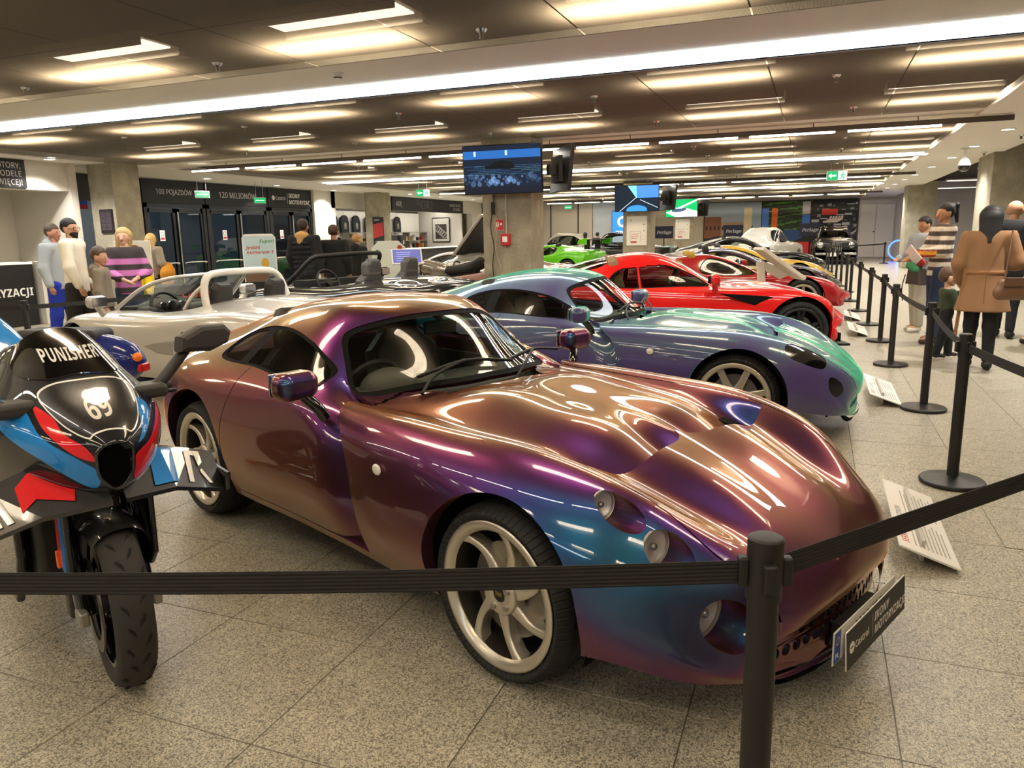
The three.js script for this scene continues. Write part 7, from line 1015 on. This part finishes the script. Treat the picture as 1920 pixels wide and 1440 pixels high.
  for (const [x, z, lab] of [[-7.1, -38.5, 'left of the third column'], [-3.78, -38.8, 'in front of the street picture'], [-0.3, -38.9, 'in front of the engine picture']]) { const o = thing('navy_sign', `navy board with white script ${lab}`, 'sign', [x, 0, z]); part('panel', box(0.92, 0.6, 0.05, 0, 1.45, 0, 0.01), mat(0x121c3a, 0.5), o); part('post', [box(0.05, 1.2, 0.04, 0, 0.6, -0.02), box(0.5, 0.02, 0.4, 0, 0.01, 0)], BLACK, o); label(o, 'lettering', 0.88, 0.56, [0, 1.45, 0.03], 0, (c, w2, h) => ink(c, w2, h, '#121c3a', '#e6e6ea', 'italic 60px serif', ['Perlage'], w2 / 2, h / 2, 'center'), 256); }
  const nr = thing('neon_ring', 'glowing blue neon ring far off behind the right-hand column', 'neon light', [3.45, 0.5, -38]); part('neon_tube', new THREE.TorusGeometry(0.42, 0.03, 10, 40), mat(0x000000, 0.4, { emissive: [0.2, 0.6, 9] }), nr); part('bracket', box(0.06, 0.12, 0.06, 0, -0.46, 0), BLACK, nr); part('base_plate', box(0.5, 0.02, 0.4, 0, -0.49, 0), BLACK, nr); const pl = new THREE.PointLight(rgb(0.1, 0.3, 1), 1.2); pl.position.set(3.45, 0.5, -37.85); pl.castShadow = true; pl.name = 'neon_glow'; scene.add(pl);
}
makeCar({ ...sedan, name: 'vintage_saloon', label: 'black vintage car with round chrome headlamps facing the aisle before the engine picture', x: 0.75, z: -35.6, deg: 88, paint: BLACKPAINT, x0: -3.3, top: [[-3.3, 1.0], [-2.8, 1.3], [-2.2, 1.52], [-1.5, 1.55], [-1.0, 1.45], [-0.75, 1.12], [0, 1.08], [0.9, 0.95]], more(car) { for (const sg of [1, -1]) { part('headlamp', ball(0.13, 0.86, 0.8, sg * 0.6, 0.6, 1, 1), CHROME, car); part('headlamp_lens', ball(0.11, 0.92, 0.8, sg * 0.6, 0.35, 1, 1), LENS, car); } for (let k = -3; k <= 3; k++) part('grille_bar', box(0.03, 0.36, 0.025, 0.94, 0.72, k * 0.07), CHROME, car); part('bumper', new RoundedBoxGeometry(0.08, 0.1, 1.6, 3, 0.03).translate(0.98, 0.45, 0), CHROME, car); part('number_plate', box(0.02, 0.11, 0.4, 1.03, 0.4, 0.1), WHITE, car); } });
// ---------------------------------------------------------------- information boards at the car noses
function floorBoard(lab, x, z, L, red = true) {
  const o = thing('info_board', lab, 'info board', [x, 0, z]), w = 0.26, g = new THREE.Group(); g.name = 'tilted_board'; o.add(g); g.rotation.z = -0.32; g.position.set(-0.115, 0.062, 0);
  part('panel', box(w, 0.008, L, 0, 0, 0, 0.002), WHITE, g);
  const p = part('print', new THREE.PlaneGeometry(L, w).rotateX(-Math.PI / 2).rotateY(Math.PI / 2), printed(L, w, (c, W, H) => { c.fillStyle = '#e6e2da'; c.fillRect(0, 0, W, H); c.fillStyle = '#9a958c'; for (let i = 0; i < 9; i++) { c.fillRect(W * 0.08, H * (0.3 + i * 0.07), W * 0.36 - (i % 3) * 14, 3); c.fillRect(W * 0.52, H * (0.3 + i * 0.07), W * 0.36 - (i % 2) * 22, 3); } c.fillStyle = '#b8433a'; c.font = 'bold 24px sans-serif'; if (red) c.fillText('SERWIS', W * 0.08, H * 0.2); c.fillStyle = '#333'; c.font = '20px sans-serif'; c.fillText('ZE ZNACZENIEM', W * 0.3, H * 0.2); }, 512), g); p.position.y = 0.0055;
  part('prop', box(0.015, 0.1, L * 0.8, -0.13, -0.045, 0), mat(0xb9b5ac, 0.6), o).position.set(0, 0.098, 0);
}
floorBoard('white information board on the floor at the nose of the nearest car', 0.66, -4.05, 0.98); floorBoard('white information board on the floor at the nose of the green coupe', 0.74, -7.46, 1.0); floorBoard('white information board on the floor at the nose of the bright red coupe', 0.74, -12.0, 1.0); floorBoard('white information board beyond the bright red coupe nose', 0.74, -13.9, 0.9); floorBoard('white information board at the nose of the darker red wedge', 0.66, -18.1, 0.9); floorBoard('white information board at the nose of the plum supercar', 0.58, -20.6, 0.9);
{ const o = thing('display_lectern', 'white slanted display board standing over the darker red wedge', 'display board', [-0.6, 0, -12.75], 0.35); part('stand_leg', [at(box(0.12, 1.02, 0.05, 0, 0.5, 0, 0.01), -0.1, 0, 0, 0, 0, 0.12), box(0.5, 0.02, 0.36, 0, 0.01, 0)], mat(0xd8d2c4, 0.6), o); part('bracket', at(poly([[-0.2, 0], [0.3, -0.22], [0.1, -0.3], [-0.12, -0.18]], 0.03, 0.004), 0, 1.02, 0), mat(0xc9c3b5, 0.6), o); const g = new THREE.Group(); g.name = 'board'; o.add(g); g.position.set(0.08, 0.97, 0); g.rotation.set(0, 0, -0.62); part('board_panel', box(0.82, 0.06, 0.55, 0, 0, 0, 0.012), mat(0xdcd6c8, 0.6), g); const pr = label(g, 'print', 0.72, 0.46, [0, 0.032, 0], 0, (x, w, h) => { x.fillStyle = '#3a414c'; x.fillRect(0, 0, w, h); x.fillStyle = '#8f9aa8'; x.fillRect(10, 10, w * 0.5, h * 0.5); for (let i = 0; i < 8; i++) x.fillRect(w * 0.6, 14 + i * 16, w * 0.34, 5); }, 256); pr.rotation.x = -Math.PI / 2; }
// plates at the nose of the nearest car
{
  const o = thing('event_plate', 'black plate with white lettering tilted on the nearest car nose', 'sign', [-0.6, 0, -2.902], -23.5 * Math.PI / 180), g = new THREE.Group(); g.name = 'plate'; o.add(g); g.position.set(0.905, 0.2, -0.08); g.rotation.set(0, Math.PI / 2, 0.0); g.rotation.order = 'YXZ'; g.rotation.x = -0.06; g.rotation.z = 0.03;
  part('panel', box(0.52, 0.13, 0.004, 0, 0, 0), mat(0xe4e0d6, 0.6), g); label(g, 'print', 0.52, 0.128, [0, 0, 0.003], 0, (x, w, h) => { ink(x, w, h, '#23211f', '#e6e2da', 'bold 34px sans-serif', ['Castrol'], 66, h * 0.52); x.beginPath(); x.arc(42, h / 2, 20, 0, 7); x.fill(); x.fillStyle = '#23211f'; x.fillRect(30, h / 2 - 3, 24, 5); x.fillStyle = '#e6e2da'; x.fillRect(212, 22, 2, h - 44); ink(x, w, h, null, '#ece8e0', 'bold italic 42px sans-serif', ['IKONY', 'MOTORYZACJI'], 224, h * 0.31); }, 512);
  const p = thing('number_plate', 'white number plate with a blue PL band behind the event plate', 'number plate', [-0.6, 0, -2.902], -23.5 * Math.PI / 180), q = new THREE.Group(); q.name = 'plate'; p.add(q); q.position.set(0.888, 0.225, -0.02); q.rotation.set(0, Math.PI / 2, 0.02); q.rotation.order = 'YXZ';
  part('panel', box(0.52, 0.114, 0.004, 0, 0, 0, 0.0015), mat(0xdedad0, 0.5), q); label(q, 'print', 0.51, 0.104, [0, 0, 0.003], 0, (x, w, h) => { x.fillStyle = '#dedad0'; x.fillRect(0, 0, w, h); x.fillStyle = '#24469c'; x.fillRect(0, 0, 46, h); x.fillStyle = '#e8c838'; for (let i = 0; i < 12; i++) { x.beginPath(); x.arc(23 + 13 * Math.cos(i * 0.524), 32 + 13 * Math.sin(i * 0.524), 2.4, 0, 7); x.fill(); } x.fillStyle = '#eeeae0'; x.font = 'bold 26px sans-serif'; x.textAlign = 'center'; x.fillText('PL', 23, h - 12); x.fillStyle = '#1a1a1a'; x.font = 'bold 84px sans-serif'; x.fillText('W1 TS', 280, h - 22); }, 512);
  part('plate_bracket', box(0.06, 0.08, 0.3, 0.86, 0.2, -0.04), BLACK, p);
}
// custom motorcycle in front of the shop counter
{
  const o = thing('custom_motorcycle', 'custom motorcycle with a bare silver tank in front of the shop counter', 'motorcycle', [-5.75, 0, -11.25], -0.25);
  for (const x of [-0.75, 0.75]) { part('tyre', new THREE.TorusGeometry(0.29, 0.06, 14, 40).translate(x, 0.35, 0), RUBBER, o); part('rim', new THREE.TorusGeometry(0.235, 0.02, 8, 40).translate(x, 0.35, 0), STEEL, o); for (let k = 0; k < 10; k++) part('spoke', rod([0, 0, 0], [0.23, 0, 0], 0.005, 0.005, 6).rotateZ(k * Math.PI / 5).translate(x, 0.35, 0), STEEL, o); }
  part('fuel_tank', blobs([bone([-0.3, 0.98, 0], [0.1, 0.95, 0], 0.13, 0.1, 0.8), bone([-0.1, 0.92, 0], [0.15, 0.9, 0], 0.12, 0.09, 0.8)], 0.018, 0.05), mat(0xb9b2a6, 0.25, { metalness: 0.9 }), o); part('seat', blobs([bone([0.2, 0.93, 0], [0.62, 0.98, 0], 0.08, 0.07, 1.2), bone([0.62, 0.98, 0], [0.85, 1.1, 0], 0.07, 0.06, 1.2)], 0.02, 0.05), mat(0x1b1918, 0.7), o); part('engine', new RoundedBoxGeometry(0.5, 0.42, 0.34, 3, 0.06).translate(-0.02, 0.55, 0), mat(0x2c2a28, 0.4, { metalness: 0.7 }), o); part('frame', [tube([[-0.45, 0.98, 0], [-0.3, 0.6, 0.12], [0.1, 0.3, 0.14], [0.75, 0.35, 0.12]], 0.02, 24, 8), tube([[-0.45, 0.98, 0], [-0.3, 0.6, -0.12], [0.1, 0.3, -0.14], [0.75, 0.35, -0.12]], 0.02, 24, 8), tube([[-0.4, 0.92, 0], [0.2, 0.85, 0], [0.75, 0.92, 0]], 0.02, 20, 8)], BLACK, o); part('fork', [rod([-0.75, 0.35, 0.09], [-0.48, 1.05, 0.09], 0.022), rod([-0.75, 0.35, -0.09], [-0.48, 1.05, -0.09], 0.022)], STEEL, o); part('handlebar', tube([[-0.42, 1.05, -0.36], [-0.5, 1.07, -0.15], [-0.5, 1.07, 0.15], [-0.42, 1.05, 0.36]], 0.014, 24, 8), BLACK, o); part('headlamp', ball(0.1, -0.62, 0.98, 0, 0.8, 1, 1), BLACKGLOSS, o); part('exhaust', tube([[-0.2, 0.45, 0.18], [0.1, 0.25, 0.2], [0.85, 0.35, 0.2]], 0.035, 24, 10), STEEL, o);
}
renderer.render(scene, camera);
